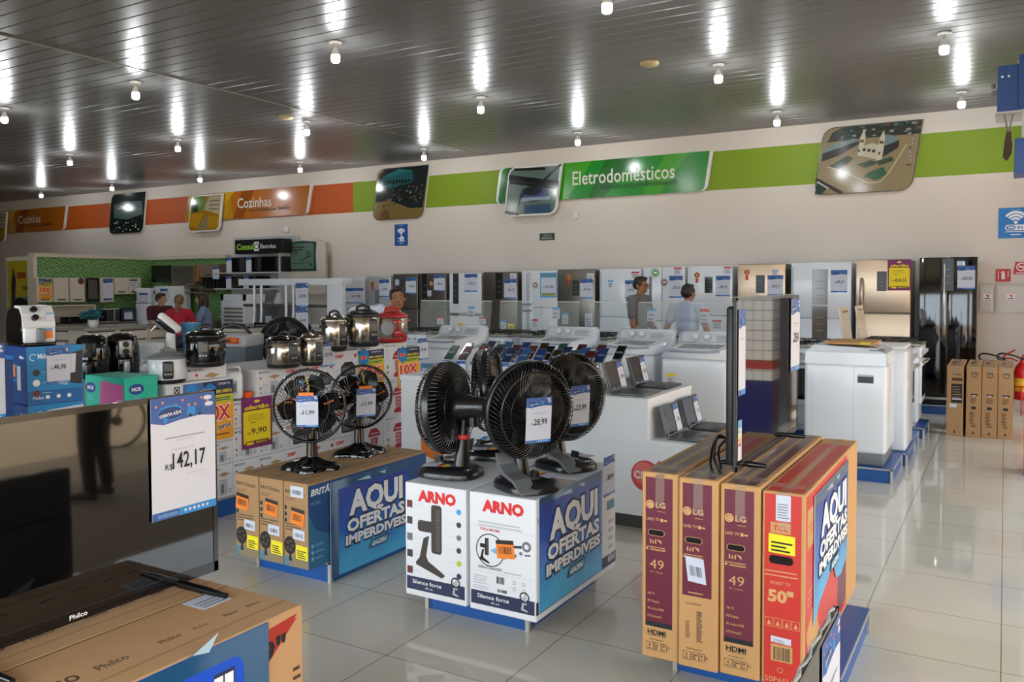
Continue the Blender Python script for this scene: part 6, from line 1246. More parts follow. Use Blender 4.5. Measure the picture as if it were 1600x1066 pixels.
t, w, h = hang_cab('cream wall cabinet with a small dark sticker, third from left', 109, 133, 434, 472); mb = MB(); mb.cyl((0, w*.75, h*.86), (.003, w*.75, h*.86), .07, BROWNP, 16); mb.build('sticker', t)
t, w, h = hang_cab('black framed glass wall cabinet between the cream ones', 134, 156, 434, 472, None, GLOSSB); mb = MB(); mb.box((.0, w*.16, h*.14), (.004, w*.84, h*.92), mat('smoked_pane', '#59554e', .15)); mb.build('glass_pane', t)
t, w, h = hang_cab('cream wall cabinet with white printed sheet, right of the glass one', 156.5, 178.5, 434, 472); price_sheet(t, (.003, w*.2, h*.1), Y, Z, w*.7, h*.86, '', 'blue', fine=False)
t, w, h = hang_cab('short pair of cream wall cabinets at the partition corner', 179, 221, 434, 459.5, n=2); slip(t, (.003, w*.55, h*.5), Y, Z, w*.3, h*.4, PAPER, NAVY, lines=2)
t, w, h = hang_cab('black open wall cabinet above the small white refrigerator', 236, 266, 415, 441, None, BLACK, 1, 'y')
t, w, h = hang_cab('grey oak wall cabinet with a glass flap on the back wing', 267, 304, 415, 447, None, WOODG, 1, 'y'); mb = MB(); mb.box((w*.06, -.004, h*.14), (w*.94, 0, h*.94), mat('grey_glass', '#4e4b45', .12)); mb.build('glass_pane', t)
t, w, h = hang_cab('grey oak wall cabinet with a price sheet and wine rack below', 311, 341, 413.5, 433, None, mat('oak_brown', '#7b6a5c', .5, noise=.1, nscale=9), 1, 'y'); price_sheet(t, (w*.72, -.003, -.05), X, Z, w*.34, h*.98, '', 'blue', fine=False)
mb = MB(); mb.box((0, 0, -.27), (w, .3, -.25), WOODG); mb.box((0, .28, -.25), (w, .3, 0), WOODG)
for k in range(5): mb.box((w*(.1+.19*k), .02, -.25), (w*(.1+.19*k)+.02, .28, 0), DARK)
mb.build('wine_rack', t)
a, b = at(304, 414, y=KY-.3), at(311, 440, y=KY-.3); mb = MB(); mb.box((0, 0, 0), (b.x-a.x-.006, .285, a.z-b.z), mat('oak_amber', '#a06a3c', .5)); mb.box((.03, -.003, .1), (.05, 0, .4), DARK); tag(mb.build('cabinet_side_panel', None, (a.x+.003, KY-.3, b.z)), 'amber oak side panel between the two grey oak wall cabinets', 'panel')
a, b = at(270, 448, y=KY-.32), at(318, 458, y=KY-.32); mb = MB(); mb.box((0, 0, 0), (b.x-a.x, .3, .03), WOODG); mb.box((0, .28, 0), (b.x-a.x, .3, a.z-b.z), WOODG); mb.box((0, 0, a.z-b.z-.03), (b.x-a.x, .3, a.z-b.z), WOODG); tag(mb.build('wall_shelf', None, (a.x, KY-.32, b.z)), 'open grey oak shelf below the glass flap cabinet', 'shelf')
# base units along the wing
t = thing('base_cabinet', 'cream base cabinets with grey worktop along the green partition', 'cabinet', (KX+.01, 9.95, 0), 0); mb = MB(); mb.box((0, 0, 0), (.55, 1.8, .86), CREAM); mb.build('body', t); mb = MB(); mb.box((0, -.02, .86), (.58, 1.8, .9), WOODG); mb.build('worktop', t)
for k in range(3):
    mb = MB(); mb.box((.55, .02+.59*k, .1), (.57, .58+.59*k, .84), CREAM, .003); dr = mb.build('door', t); mb = MB(); mb.box((.57, .18+.59*k, .76), (.585, .42+.59*k, .78), DARK); mb.build('handle', dr)
t = thing('shelf_unit', 'cream shelf unit with a dark microwave under the wall cabinets', 'shelf', (KX+.02, 9.97, .903), 0)
mb = MB(); mb.box((0, 0, 0), (.02, .9, .38), CREAM); mb.box((0, 0, .36), (.45, .9, .38), CREAM); mb.box((0, .88, 0), (.45, .9, .36), CREAM); mb.box((0, 0, .14), (.45, .9, .16), CREAMD); mb.build('carcass', t)
t = thing('microwave', 'dark microwave in the cream shelf unit', 'microwave', (KX+.1, 10.3, .905), 0); mb = MB(); mb.box((0, 0, 0), (.32, .4, .13), BLACK, .01); mb.build('body', t); mb = MB(); mb.box((.32, .02, .01), (.325, .3, .12), GLASSD); mb.build('door', t)
def microwave(label, loc, w, h, m, rz=0, sheet=None):
    t = thing('microwave', label, 'microwave', loc, rz, 'microwave ovens'); mb = MB(); mb.box((0, 0, 0), (w, .36, h), m, .008); mb.build('body', t)
    mb = MB(); mb.box((.01, -.012, .015), (w*.74, 0, h-.015), GLASSD, .004); dr = mb.build('door', t); mb = MB(); mb.box((w*.7, -.03, .04), (w*.73, -.012, h-.04), m, .004); mb.build('handle', dr)
    mb = MB(); mb.box((w*.76, -.012, .015), (w-.01, 0, h-.015), DARK); d = Deco(mb, (w*.78, -.0125, .03), X, Z); d.rect(0, h*.6, w*.17, h*.72, mat('display_grey', '#4b5557', .2)); mb.build('control_panel', t)
    if sheet is not None: price_sheet(t, (w*sheet, -.015, -.02), X, Z, .16, h+.02, '', 'blue', fine=False)
    return t
microwave('white microwave oven behind the teal flowers', (KX+.05, 11.02, .903), .5, .28, WHITE, 0); 
bpy.data.objects[-1] if False else None
o = [q for q in bpy.data.objects if q.get('label') == 'white microwave oven behind the teal flowers'][0]; o.rotation_euler[2] = PI/2; o.location = (KX+.42, 10.95, .903)
o = microwave('black microwave oven right of the teal flowers', (KX+.42, 11.5, .903), .5, .28, BLACK, PI/2); price_sheet(o, (.05, -.015, .03), X, Z, .2, .2, '', 'blue', fine=False)
FLT = mat('teal_petals', '#1c6f86', .6); LEAF = mat('leaf_green', '#2d4a2b', .6)
def bouquet(label, loc, mpetal, n, R, H, pot, ball=.035):
    t = thing('flower_arrangement', label, 'flowers', loc, 0); rnd = random.Random(n); mb = MB(); mb.lathe([(.06, 0), (.09, .06), (.08, .13), (.07, .13), (.05, .02)], pot, 16); mb.build('vase', t)
    mb = MB()
    for i in range(n):
        a, r, z = rnd.uniform(0, 6.28), R*math.sqrt(rnd.random()), H*rnd.uniform(.55, 1); c = V((r*math.cos(a), r*math.sin(a), z)); 
        for k in range(5): b = k*1.257; mb.ball(c+V((ball*.7*math.cos(b), ball*.7*math.sin(b), rnd.uniform(-.01, .01))), ball*.6, ball*.6, ball*.35, mpetal, 6, 4)
    mb.build('blossoms', t); mb = MB()
    for i in range(n): a, r = rnd.uniform(0, 6.28), R*rnd.random(); mb.tube([(0, 0, .1), (r*.5*math.cos(a), r*.5*math.sin(a), H*.5), (r*math.cos(a), r*math.sin(a), H*.8)], .005, LEAF, 4)
    for i in range(n//2): a = rnd.uniform(0, 6.28); p = V((R*.7*math.cos(a), R*.7*math.sin(a), H*.5)); mb.add([p, p+V((.08*math.cos(a), .08*math.sin(a), .02)), p+V((.05*math.cos(a+.5), .05*math.sin(a+.5), .06))], [(0, 1, 2)], LEAF)
    mb.build('stems', t); return t
# island with drawers, in front
CTM = mat('grey_granite', '#8b8a86', .2, noise=.1, nscale=30)
def counter(label, loc, w, D, h, rz, nd, top, body=CREAM):
    t = thing('kitchen_counter', label, 'counter', loc, rz, 'cream kitchen counters'); mb = MB(); mb.box((0, .02, 0), (w, D, h-.04), body); mb.build('body', t); mb = MB(); mb.box((-.02, -.02, h-.04), (w+.02, D+.02, h), top, .006); mb.build('worktop', t)
    for k in range(nd):
        for z0, z1, nm in ((h-.22, h-.075, 'drawer'), (.1, h-.24, 'door')):
            mb = MB(); mb.box((w*k/nd+.008, 0, z0), (w*(k+1)/nd-.008, .022, z1), body, .003); dr = mb.build(nm, t); mb = MB(); mb.box((w*k/nd+.05, -.006, z1-.0), (w*(k+1)/nd-.05, .01, z1+.022), DARK); mb.build('handle', dr)
    return t
p = at(133, 513.6, x=-13.2)
counter('long cream kitchen counter with drawers behind the black air fryers', (-13.2, p.y, 0), 1.75, .5, p.z, PI/2-.04, 3, CTM)
counter('cream counter end piece left of the long kitchen counter', (-14.7, p.y+.04, 0), .95, .6, p.z-.002, .03, 2, CTM)
c3 = counter('beige counter with a black cooktop beside the seated woman', (-12.05, 9.9, 0), 1.0, .62, .92, .2, 1, mat('stone_white', '#b9b5ac', .3), BEIGE)
bouquet('teal artificial flowers in a vase on the kitchen counter', (-13.5, p.y+.34, p.z+.001), FLT, 26, .2, .30, WPLAS, .045)
bouquet('cream artificial flowers at the left frame edge behind the air fryer', (-9.3, 4.55, 1.0), mat('cream_petals', '#cfc5a0', .6), 12, .13, .42, DARK, .035)
t = thing('side_table', 'dark side table under the cream flowers at the left edge', 'table', (-9.3, 4.55, 0), 0); mb = MB(); mb.box((-.45, -.7, .96), (.35, .3, .998), DARK, .004); mb.build('tabletop', t)
for sx in (-.3, .3):
    for sy in (-.65, .25): mb = MB(); mb.box((sx-.02, sy-.02, 0), (sx+.02, sy+.02, .96), DARK); mb.build('leg', t)
microwave('dark microwave oven on the side table at the left frame edge', (-9.62, 3.92, .999), .5, .22, BLACK, .55)
t = thing('cooktop', 'black five burner cooktop on the beige counter', 'cooktop', (-11.98, 10.05, .921), .2); mb = MB(); mb.box((0, 0, 0), (.72, .46, .012), GLASSD, .004); mb.build('glass_plate', t)
for i in range(4):
    mb = MB(); c = V((.14+.36*(i % 2), .12+.22*(i//2), .012)); mb.cyl(c, c+V((0, 0, .02)), .05, DARK, 14); [mb.tube([c+V((.02*math.cos(a*PI/2), .02*math.sin(a*PI/2), .05)), c+V((.1*math.cos(a*PI/2), .1*math.sin(a*PI/2), .05)), c+V((.11*math.cos(a*PI/2), .11*math.sin(a*PI/2), 0))], .008, BLACK, 5) for a in range(4)]; mb.build('burner', t)
# small white fridge, oven, cabinets on the back wing
def simple_fridge(label, p0, p1, ptop, split, y, m):
    a, b = at(p0, ptop, y=y), at(p1, ptop, y=y); t = thing('refrigerator', label, 'refrigerator', (a.x, y, 0), 0); w, h = b.x-a.x, a.z; zs = at(p0, split, y=y).z
    mb = MB(); mb.box((.01, .06, .02), (w-.01, .6, h), m, .01); mb.build('cabinet', t)
    for nm, z0, z1 in (('freezer_door', zs+.006, h), ('door', .06, zs-.006)): mb = MB(); mb.box((0, 0, z0), (w, .055, z1), m, .012); mb.build(nm, t)
    mb = MB(); mb.box((.02, -.02, zs+.05), (.05, 0, h-.1), DARK, .006); mb.build('handle', t)
    return t
t = simple_fridge('small white refrigerator in the corner of the green partition', 211, 235, 450, 474, 11.85, WHITE); price_sheet(t, (.14, -.002, 1.3), X, Z, .3, .22, '', 'blue', fine=False)
t = simple_fridge('white refrigerator behind the man in the dark red shirt', 240, 262, 447, 463, 11.85, WHITE); price_sheet(t, (.22, -.002, 1.35), X, Z, .25, .26, '', 'blue', fine=False)
t = thing('kitchen_unit', 'grey oak base unit behind the three seated people', 'cabinet', (-15.3, 12.05, 0), 0); mb = MB(); mb.box((0, 0, 0), (.8, .5, .9), WOODG, .004); mb.build('body', t)
for k in range(2): mb = MB(); mb.box((.02+.39*k, -.02, .1), (.38+.39*k, 0, .86), WOODG, .003); mb.build('door', t)
# white louvred heater cabinet
a, b = at(345, 460, y=11.25), at(384, 520, y=11.25); t = thing('louvred_cabinet', 'white cabinet with horizontal grey louvres right of the seated woman', 'cabinet', (a.x, 11.25, 0), 0); w, h = b.x-a.x, a.z
mb = MB(); mb.box((0, .02, 0), (w, .5, h), WHITE, .01); mb.box((0, 0, h-.12), (w, .02, h), WHITE); mb.box((0, 0, 0), (.07, .02, h), WHITE); mb.box((w-.07, 0, 0), (w, .02, h), WHITE); mb.build('body', t); mb = MB()
for k in range(13): mb.add([(.07, .018, .3+.075*k), (w-.07, .018, .3+.075*k), (w-.07, -.006, .35+.075*k), (.07, -.006, .35+.075*k)], [(0, 1, 2, 3)], mat('louvre_grey', '#8f8a82', .5))
mb.build('louvres', t)
# appliance shelf with the black brand sign
t = thing('appliance_shelf', 'grey wall shelving under the black appliance sign', 'shelf', (-14.4, 12.25, 1.0), 0); mb = MB(); mb.box((0, .45, .0), (1.85, .5, 1.7), LGREY); mb.build('back_panel', t)
mb = MB(); mb.box((1.8, .0, 0), (1.85, .45, 1.36), LGREY); mb.build('side_panel', t)
for z in (.95, .62): mb = MB(); mb.box((-.1, 0, z-.03), (1.8, .45, z), LGREY, .004); mb.build('shelf', t)
mb = MB(); mb.box((0, 0, 0), (1.85, .45, .03), LGREY); mb.build('base_shelf', t)
a, b = at(367, 375.5, y=12.2), at(440.5, 395, y=12.2); w, h = b.x-a.x, a.z-b.z; t = thing('brand_sign', 'black Consul Electrolux sign above the appliance shelving', 'sign', (a.x, 12.2, b.z), 0); t['label'] = 'black illuminated appliance sign with lime and white lettering'
mb = MB(); mb.box((0, 0, 0), (w, .28, h), BLACK, .004); mb.build('sign_box', t); mb = MB(); d = Deco(mb, (0, -.001, 0), X, Z, .001); d.text('Consul', .05, h*.3, h*.42, mat('lime_letters', '#8fd63a', .5), w*.37, .03); d.rect(w*.42, h*.18, w*.52, h*.82, WINK); d.ring(w*.47, h*.5, h*.22, h*.07, BLACK, 20); d.text('Electrolux', w*.55, h*.35, h*.32, WINK, w*.33, .01); mb.build('lettering', t)
for i, (p0, p1, pt, pb) in enumerate(((353, 383, 401.5, 424), (384, 409, 402, 424), (410, 441, 400.5, 424))):
    a, b = at(p0, pt, y=12.27), at(p1, pb, y=12.27); microwave('black microwave oven, %s from the left on the upper shelf' % ORD[i], (a.x, 12.27, 1.952), b.x-a.x-.02, .31, BLACK, 0, .05 if i < 2 else None)
for i, (p0, p1) in enumerate(((353, 378), (380, 402))):
    a, b = at(p0, 440, y=12.27), at(p1, 460, y=12.27); microwave('black microwave oven, %s from the left on the lower shelf' % ORD[i], (a.x, 12.27, 1.622), b.x-a.x-.02, .25, BLACK, 0, .05)
# arched display stand with green panel
t = thing('display_stand', 'cream arched stand with a dark green framed panel on the wall', 'display stand', (-12.6, 12.55, 1.5), 0); w = .98; h = 1.1
P = [(0, 0), (w, 0), (w, h*.93)]+[(w*(1-k/10), h*(.93+.07*math.sin(PI*k/10))) for k in range(1, 10)]+[(0, h*.93)]
mb = MB(); mb.prism(P, (0, 0, 0), X, Z, .06, CREAM, CREAMD); mb.build('arched_board', t); mb = MB(); mb.prism([(w*.02, h*.42), (w*.76, h*.42), (w*.74, h*.7), (w*.76, h*.95), (w*.38, h*.975), (w*.03, h*.95), (w*.0+.02, h*.7)], (0, -.025, 0), X, Z, .024, mat('frame_dark_teal', '#1e3d40', .4)); d = Deco(mb, (0, -.025, 0), X, Z, .001); d.poly(rrect(w*.06, h*.46, w*.71, h*.93, .04), mat('screen_green', '#5f7d6c', .35)); d.lines(w*.12, h*.8, w*.5, h*.9, 2, DARK, .4); d.lines(w*.5, h*.68, w*.66, h*.8, 3, DARK, .4); d.rect(w*.2, h*.72, w*.24, h*.78, DARK); d.line((w*.36, h*.62), (w*.58, h*.68), .02, DARK); d.rect(w*.12, h*.56, w*.64, h*.57, DARK); d.disc(w*.62, h*.53, .03, BLACK, 8); mb.build('green_panel', t)
# white steel rack with dark shelves
RY = 10.9
a, b = at(378, 437, y=RY), at(534, 434, y=RY); w, h = b.x-a.x, (a.z+b.z)/2; t = thing('steel_rack', 'large white steel rack with dark shelves left of the refrigerators', 'rack', (a.x, RY, 0), 0)
mb = MB(); mb.box((-.1, 0, h-.12), (w, .3, h), WHITE, .01); mb.build('top_panel', t)
for k, (z, m) in enumerate(((h-.46, mat('smoked_shelf', '#4d524e', .15)), (h-.95, DARK))):
    mb = MB(); mb.box((0, .02, z-.05), (w-.36, .45, z), m, .004); mb.build('shelf', t)
mb = MB(); mb.box((w-.34, .0, .0), (w-.04, .08, h-.12), WHITE, .006); mb.box((w-.05, -.02, .0), (w, .1, h-.12), WHITE, .006); mb.build('side_panel', t)
for k, x in enumerate((.32, .5, 1.12, 1.3, 1.5)):
    mb = MB(); mb.tube([(x, .0, h-.12), (x, .0, h-.6), (x-.02, -.01, h-.9), (x-.09, -.06, h-1.2), (x-.22, -.14, h-1.5), (x-.3, -.16, 0)], .026, WHITE, 6); mb.build('curved_upright', t)
for x in (.36, 1.26):
    mb = MB(); ww = .78; mb.prism([(0, 0), (ww*.58, 0), (ww*.66, .06), (ww*.58, .13), (0, .13)], (x, -.06, h-.92), X, Z, .01, BLACK); d = Deco(mb, (x, -.06, h-.92), X, Z, .001); d.lines(.04, .03, ww*.5, .11, 2, LGREY, .4, .1); d.rect(ww*.67, .01, ww, .12, LGREY); d.text('SUGGAR', ww*.7, .04, .05, INK, ww*.27, .02); mb.build('brand_banner', t)
price_sheet(t, (1.42, -.07, h-.5), X, Z, .3, .42, '24,90'); price_sheet(t, (1.42, -.075, h-.93), X, Z, .3, .42, '24,90')
t = thing('range_hood', 'small grey appliance on the dark shelf of the white rack', 'appliance', (a.x+.75, RY+.2, h-.458), 0); mb = MB(); mb.lathe([(.1, 0), (.12, .04), (.07, .12), (.06, .2), (.0, .22)], LGREY, 16); mb.build('body', t); mb = MB(); mb.box((-.35, -.1, 0), (-.1, .1, .03), mat('pinkish_tray', '#a08478', .5), .01); mb.build('tray', t)
t = thing('grey_cabinet', 'dark grey steel cabinet left of the white rack', 'cabinet', (at(386, 470, y=11.5).x+.25, 11.5, 0), 0); mb = MB(); mb.box((0, 0, 0), (.62, .4, at(386, 474, y=11.5).z), mat('steel_slate', '#565a60', .45), .01); mb.build('body', t); slip(t, (.25, -.002, .95), X, Z, .16, .14, PAPER)
# ------------------------------------------------------------------ people
SKINS = {k: mat('skin_'+k, c, .5) for k, c in (('tan', '#9a6a4c'), ('brown', '#7d523a'), ('light', '#b98d70'))}
HAIRM = {k: mat('hair_'+k, c, .5, noise=.2, nscale=40) for k, c in (('black', '#120f0e'), ('brown', '#2d1f17'), ('blond', '#6f5636'), ('greying', '#4a4440'))}
def voxel(mb, name, parent, vox, smooth=6):
    """fuse the collected shapes into one continuous skin"""
    o = mb.build(name); md = o.modifiers.new('fuse', 'REMESH'); md.mode = 'VOXEL'; md.voxel_size = vox; md.use_smooth_shade = True
    m2 = o.modifiers.new('soft', 'SMOOTH'); m2.factor = .5; m2.iterations = smooth
    dg = bpy.context.evaluated_depsgraph_get(); me = bpy.data.meshes.new_from_object(o.evaluated_get(dg)); old = o.data
    mt = old.materials[0]; o.modifiers.clear(); o.data = me; bpy.data.meshes.remove(old); me.name = name
    me.materials.clear(); me.materials.append(mt)
    for p in me.polygons: p.use_smooth = True
    o.parent = parent; return o
def limb(mb, pts, m, ex=0.0):
    for (a, ra), (b, rb) in zip(pts, pts[1:]):
        mb.cone(a, b, ra+ex, rb+ex, m, 14); mb.ball(a, ra+ex, ra+ex, ra+ex, m, 14, 8); mb.ball(b, rb+ex, rb+ex, rb+ex, m, 14, 8)
def person(label, loc, rz, pose, skin, hair, hairstyle, top, bottom, shoe, group=None, build=1.0, face=True, glasses=False, female=False, logo=None):
    """figure facing local -y; joints come from pose"""
    t = thing('person', label, 'person', loc, rz, group); S = SKINS[skin]; J = {k: V(v) for k, v in pose.items() if not isinstance(v, (int, float))}
    P, C, N, H = J['pelvis'], J['chest'], J['neck'], J['head']; sh = {}; W = .185*build if not female else .165*build
    right = J.get('across', V((1, 0, 0))).normalized()
    body = MB(); shirt = MB(); pants = MB(); shoes = MB(); up = (C-P).normalized()
    def torso(mb, m, e):
        b = build; f = .02 if female else 0
        for k, w_, d_ in ((0, .15, .1), (.3, .14-f, .1), (.6, .155-f, .105), (.9, .165-f, .11), (1.12, .15-f, .09)):
            c = P+(C-P)*k; vs = 12
            mb.ball(c, (w_*b+e)*abs(right.x)+(d_+e)*abs(right.y), (d_+e)*abs(right.x)+(w_*b+e)*abs(right.y), .12+e, m, 18, 12)
    torso(body, S, -.012); torso(shirt, top, .006)
    limb(shirt, [(C+up*.09, .075), (C+up*.13+(N-C-up*.13)*.35, .062)], top)
    limb(body, [(C+up*.08, .06), (N, .05), (H-V((0, 0, .05)), .052)], S)
    for s, q in ((-1, 'l'), (1, 'r')):
        s0 = C+up*.09+right*W*s; el, wr, hd = J[q+'_elbow'], J[q+'_wrist'], J[q+'_hand']
        limb(body, [(s0, .05*build), (el, .04), (wr, .027)], S)
        limb(shirt, [(C+up*.1+right*.05*s, .06), (s0, .058*build), (s0+(el-s0)*.62, .056)], top, .008)
        fd = (hd-wr).normalized(); sd = fd.cross(V((0, 0, 1)) if abs(fd.z) < .8 else V((0, 1, 0))).normalized(); nd = sd.cross(fd)
        limb(body, [(wr, .027), (wr+fd*.045, .03)], S); body.ball(wr+fd*.055, .034, .034, .034, S, 12, 8)
        for k, ln in enumerate((.062, .072, .068, .052)):
            a = wr+fd*.08+sd*(.024-.016*k); limb(body, [(a, .0105), (a+fd*ln*.55-nd*.006, .01), (a+fd*ln-nd*.022, .008)], S)
        limb(body, [(wr+fd*.03+sd*.026, .013), (wr+fd*.065+sd*.05-nd*.008, .0105), (wr+fd*.09+sd*.052-nd*.02, .009)], S)
        h0 = P+right*.085*s-up*.02; kn, an = J[q+'_knee'], J[q+'_ankle']
        limb(body, [(h0, .075), (kn, .05), (an, .036)], S); limb(pants, [(h0, .088), (kn, .062), (an+V((0, 0, .03)), .05)], bottom, .006)
        tf = J.get(q+'_toe', an+V((0, -.17, -.055))); limb(body, [(an, .036), (tf, .025)], S); limb(shoes, [(an+V((0, .03, -.05)), .036), (an*.5+tf*.5+V((0, 0, -.02)), .038), (tf, .034)], shoe)
    pants.ball(P, .165*build, .125, .13, bottom, 18, 12)
    # head, turned and tilted by pose
    yaw, tilt = pose.get('head_turn', 0), pose.get('head_tilt', 0)
    T = M.Translation(H) @ M.Rotation(yaw, 4, 'Z') @ M.Rotation(tilt, 4, 'X') @ M.Rotation(pose.get('head_roll', 0), 4, 'Y')
    hb = MB(T); hb.ball((0, .012, .03), .073, .092, .088, S, 20, 14); hb.ball((0, -.022, -.03), .058, .066, .078, S, 18, 12); hb.ball((0, -.05, -.088), .026, .026, .02, S, 12, 8)
    hb.cone((0, -.088, .012), (0, -.108, -.028), .009, .015, S, 8); hb.ball((0, -.104, -.03), .017, .014, .012, S, 10, 6); hb.ball((0, -.084, -.062), .026, .012, .011, S, 10, 6)
    for s in (-1, 1): hb.ball((s*.074, .012, -.008), .011, .02, .032, S, 10, 8); hb.ball((s*.03, -.078, .024), .026, .014, .008, S, 10, 6); hb.ball((s*.042, -.07, -.02), .022, .016, .018, S, 10, 6)
    body.v += hb.v; n0 = len(body.v)-len(hb.v); body.f += [tuple(i+n0 for i in f) for f in hb.f]; body.k += [0]*len(hb.f); body.sm += hb.sm
    bo = voxel(body, 'body', t, .0085, 4); voxel(shirt, 'shirt', t, .012, 8); voxel(pants, 'trousers', t, .014, 8); voxel(shoes, 'shoes', t, .012, 3)
    hr = MB(T); hm = HAIRM[hair]
    hr.ball((0, .02, .052), .08, .092, .078, hm, 20, 12); hr.ball((0, .05, .01), .076, .07, .07, hm, 18, 12); hr.ball((0, -.05, .098), .052, .036, .026, hm, 14, 8)
    for s in (-1, 1): hr.ball((s*.068, .0, .035), .014, .04, .05, hm, 10, 8)
    if hairstyle == 'long':
        for s in (-1, 1): limb(hr, [((s*.062, .01, .04), .03), ((s*.07, .015, -.08), .034), ((s*.062, -.02, -.22), .026)], hm)
        limb(hr, [((0, .08, .02), .06), ((0, .085, -.12), .06), ((0, .08, -.24), .04)], hm)
    if hairstyle == 'ponytail': limb(hr, [((0, .09, .04), .04), ((0, .12, -.03), .032), ((.005, .115, -.16), .034), ((.012, .11, -.32), .016)], hm)
    voxel(hr, 'hair', t, .009, 3)
    if face:
        e = MB(T)
        for s in (-1, 1):
            e.ball((s*.03, -.0815, .008), .0105, .005, .0048, mat('eye_white', '#cfc8c0', .3), 10, 6); e.ball((s*.03, -.0865, .008), .0056, .003, .005, BLACK, 8, 6); e.box((s*.03-.017, -.093, .026), (s*.03+.017, -.086, .032), hm, .002)
        e.build('eyes', t)
        e = MB(T); e.ball((0, -.094, -.064), .022, .004, .0055, mat('lips', '#7d4a42', .5), 10, 6); e.build('mouth', t)
    if glasses:
        e = MB(T)
        for s in (-1, 1): e.tube([(s*.034+.022*math.cos(k*PI/6), -.1, .006+.016*math.sin(k*PI/6)) for k in range(12)], .0025, BLACK, 5, True); e.tube([(s*.056, -.098, .01), (s*.078, .0, .012)], .0025, BLACK, 5)
        e.tube([(-.012, -.102, .008), (.012, -.102, .008)], .0025, BLACK, 5); e.build('glasses', t)
    return t
def stand(h=1.72, **kw):
    k = h/1.72
    d = dict(pelvis=(0, 0, .92*k), chest=(0, .01, 1.325*k), neck=(0, .005, 1.47*k), head=(0, -.015, 1.60*k), l_elbow=(-.25, .03, 1.1*k), l_wrist=(-.26, -.08, .87*k), l_hand=(-.26, -.12, .80*k), r_elbow=(.25, .03, 1.1*k), r_wrist=(.26, -.08, .87*k), r_hand=(.26, -.12, .8*k),
             l_knee=(-.1, -.02, .5*k), l_ankle=(-.11, .02, .1), r_knee=(.1, -.02, .5*k), r_ankle=(.11, .02, .1), l_toe=(-.12, -.16, .04), r_toe=(.12, -.16, .04)); d.update(kw); return d
def sit(z=.62, lean=.1, **kw):
    d = dict(pelvis=(0, 0, z+.1), chest=(0, -lean, z+.5), neck=(0, -lean-.03, z+.64), head=(0, -lean-.06, z+.78), l_elbow=(-.26, -lean-.14, z+.3), l_wrist=(-.14, -lean-.36, z+.34), l_hand=(-.08, -lean-.42, z+.35), r_elbow=(.26, -lean-.14, z+.3), r_wrist=(.14, -lean-.36, z+.34), r_hand=(.08, -lean-.42, z+.35),
             l_knee=(-.13, -.4, z+.08), l_ankle=(-.13, -.36, z-.34), r_knee=(.13, -.4, z+.08), r_ankle=(.13, -.36, z-.34), l_toe=(-.13, -.52, z-.4), r_toe=(.13, -.52, z-.4)); d.update(kw); return d
GSH = mat('shirt_grey', '#6d6a6c', .8, noise=.05); LSH = mat('shirt_light_blue', '#b4bed2', .8, noise=.04); WSH = mat('shirt_white', '#c9cfdd', .8, noise=.03); DRED = mat('shirt_dark_red', '#4a1622', .8); CRIM = mat('shirt_crimson', '#a3152f', .8); BSH = mat('shirt_blue', '#7f93bd', .8); JEAN = mat('dark_jeans', '#1d2330', .8); TRB = mat('black_trousers', '#17171b', .8); SHOE = mat('dark_shoes', '#1c1614', .5)
q = at(1000, 433, y=10.5)
person('man in a grey shirt and glasses, side on before the refrigerators', (q.x, 10.5, 0), PI/2-.12, stand(1.77, l_elbow=(-.24, -.03, 1.13), l_wrist=(-.2, -.24, .98), l_hand=(-.17, -.32, .95), r_elbow=(.24, -.02, 1.13), r_wrist=(.2, -.22, .97), r_hand=(.17, -.3, .94), head_tilt=.06), 'tan', 'brown', 'short', GSH, JEAN, SHOE, 'men looking at the refrigerators', 1.12, True, True)
q = at(1075, 448, y=10.5)
person('man in a light blue shirt seen from behind before the refrigerators', (q.x, 10.5, 0), PI-.15, stand(1.66, l_elbow=(-.28, .04, 1.1), l_wrist=(-.34, -.02, .88), l_hand=(-.36, -.06, .81), r_elbow=(.28, .04, 1.1), r_wrist=(.34, -.02, .88), r_hand=(.37, -.06, .81), head_turn=-.1), 'tan', 'black', 'short', LSH, TRB, SHOE, 'men looking at the refrigerators', 1.0)
q = at(617, 448, y=6.78)
person('man in a white shirt leaning out from behind the red pressure cooker', (q.x+.0, 6.85, 0), .42, stand(1.62, pelvis=(-.34, .05, .9), chest=(-.27, .0, 1.285), neck=(-.07, -.03, 1.41), head=(.0, -.06, 1.525), l_elbow=(-.53, .03, 1.05), l_wrist=(-.56, -.1, .85), l_hand=(-.56, -.14, .78), r_elbow=(-.02, .02, 1.04), r_wrist=(-.06, -.1, .85), r_hand=(-.08, -.14, .78), l_knee=(-.42, -.02, .5), r_knee=(-.24, -.02, .5), l_ankle=(-.43, .02, .1), r_ankle=(-.23, .02, .1), l_toe=(-.44, -.16, .04), r_toe=(-.22, -.16, .04), head_turn=.3, head_tilt=-.05, head_roll=-.12), 'tan', 'black', 'short', WSH, TRB, SHOE, None, 1.12)
def stool(label, loc, h):
    t = thing('stool', label, 'stool', loc, 0, 'dark stools at the kitchen counter'); mb = MB(); mb.lathe([(.16, h-.05), (.17, h-.04), (.17, h-.01), (.15, h)], DARK, 20); mb.build('seat', t)
    for k in range(4): a = k*PI/2+.6; mb = MB(); mb.tube([(.1*math.cos(a), .1*math.sin(a), h-.05), (.19*math.cos(a), .19*math.sin(a), 0)], .014, CHROME, 6); mb.build('leg', t)
ZS = .63
def seated(label, px, py, x, rz, *a, **k):
    q = at(px, py, x=x); stool('dark stool under the %s' % k.pop('who'), (q.x, q.y, 0), ZS-.045); return person(label, (q.x, q.y, 0), rz, *a, **k)
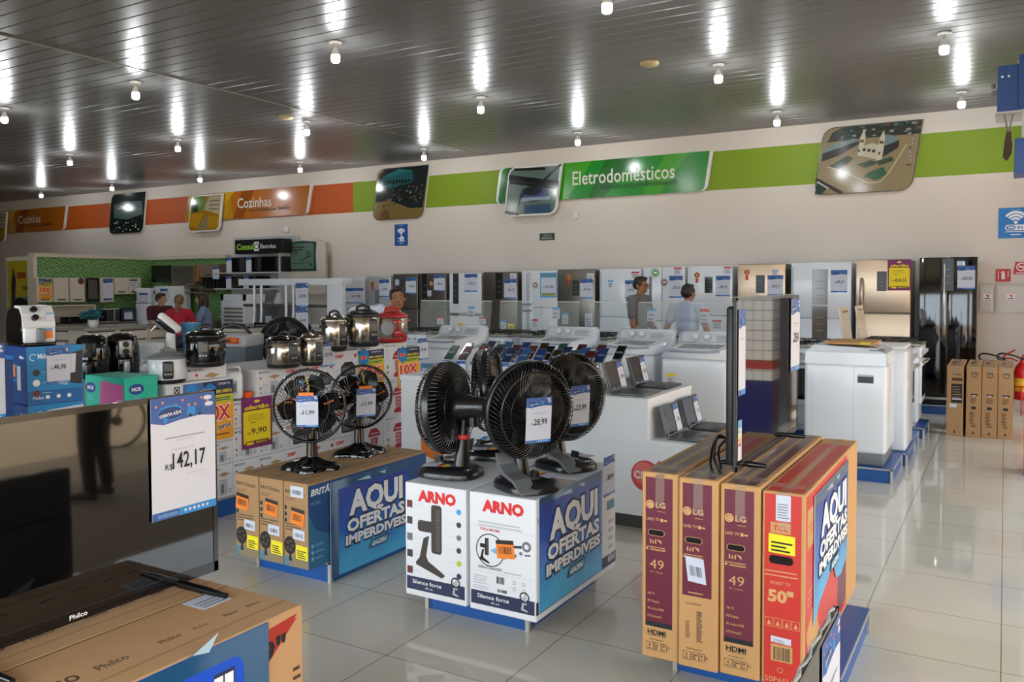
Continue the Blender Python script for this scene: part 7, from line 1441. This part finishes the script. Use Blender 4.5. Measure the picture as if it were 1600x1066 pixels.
seated('man in a dark red shirt seated at the kitchen counter, looking right', 246, 465, -14.2, PI*.45, sit(ZS, .08, head_turn=.5, head_tilt=.05), 'light', 'brown', 'short', DRED, JEAN, SHOE, 'people at the kitchen counter', 1.08, who='man in dark red')
seated('woman with a blond ponytail in a crimson shirt, back to the camera', 277, 470, -12.5, PI*1.22, sit(ZS-.02, .1, head_turn=-.1), 'light', 'blond', 'ponytail', CRIM, JEAN, SHOE, 'people at the kitchen counter', 1.0, female=True, who='woman in crimson')
seated('long-haired woman in a light blue shirt seated beyond the cooktop', 325, 468, -12.98, -PI*.26, sit(ZS, .06, head_turn=-.25), 'light', 'brown', 'long', BSH, JEAN, SHOE, 'people at the kitchen counter', 1.0, female=True, who='woman in light blue')
# street side: passer-by and a parked bicycle, seen only as reflections in the television
person('pedestrian in dark trousers on the pavement outside the shop front', (2.34, 4.25, -.12), 1.2, stand(1.7), 'brown', 'black', 'short', mat('shirt_olive', '#4b4a35', .8), TRB, SHOE, None, 1.0)
t = thing('bicycle', 'dark bicycle parked in the street outside the shop front', 'bicycle', (4.9, 6.8, -.3), .35); RB = .33
for y in (-.52, .52):
    mb = MB(); mb.tube([(0, y+RB*math.cos(k*PI/20), RB+RB*math.sin(k*PI/20)) for k in range(40)], .022, BLACK, 8, True); wl = mb.build('wheel', t); mb = MB(); mb.cyl((-.04, y, RB), (.04, y, RB), .06, DARK, 14)
    for k in range(16): mb.tube([(0, y, RB), (0, y+RB*math.cos(k*PI/8), RB+RB*math.sin(k*PI/8))], .002, GREY, 4)
    mb.build('spokes', wl)
mb = MB(); [mb.tube([(0, *a), (0, *b)], .018, DARK, 8) for a, b in (((.52, RB), (.15, RB-.03)), ((.52, RB), (.2, .78)), ((.15, RB-.03), (.22, .88)), ((.15, RB-.03), (-.36, .72)), ((.2, .78), (-.36, .8)), ((-.52, RB), (-.35, .92)))]; mb.build('frame', t)
mb = MB(); mb.ball((0, .23, .92), .07, .13, .035, BLACK, 12, 8); mb.build('saddle', t); mb = MB(); mb.tube([(-.28, -.3, .98), (-.2, -.36, .98), (0, -.36, .94), (.2, -.36, .98), (.28, -.3, .98)], .014, DARK, 6); mb.build('handlebar', t)
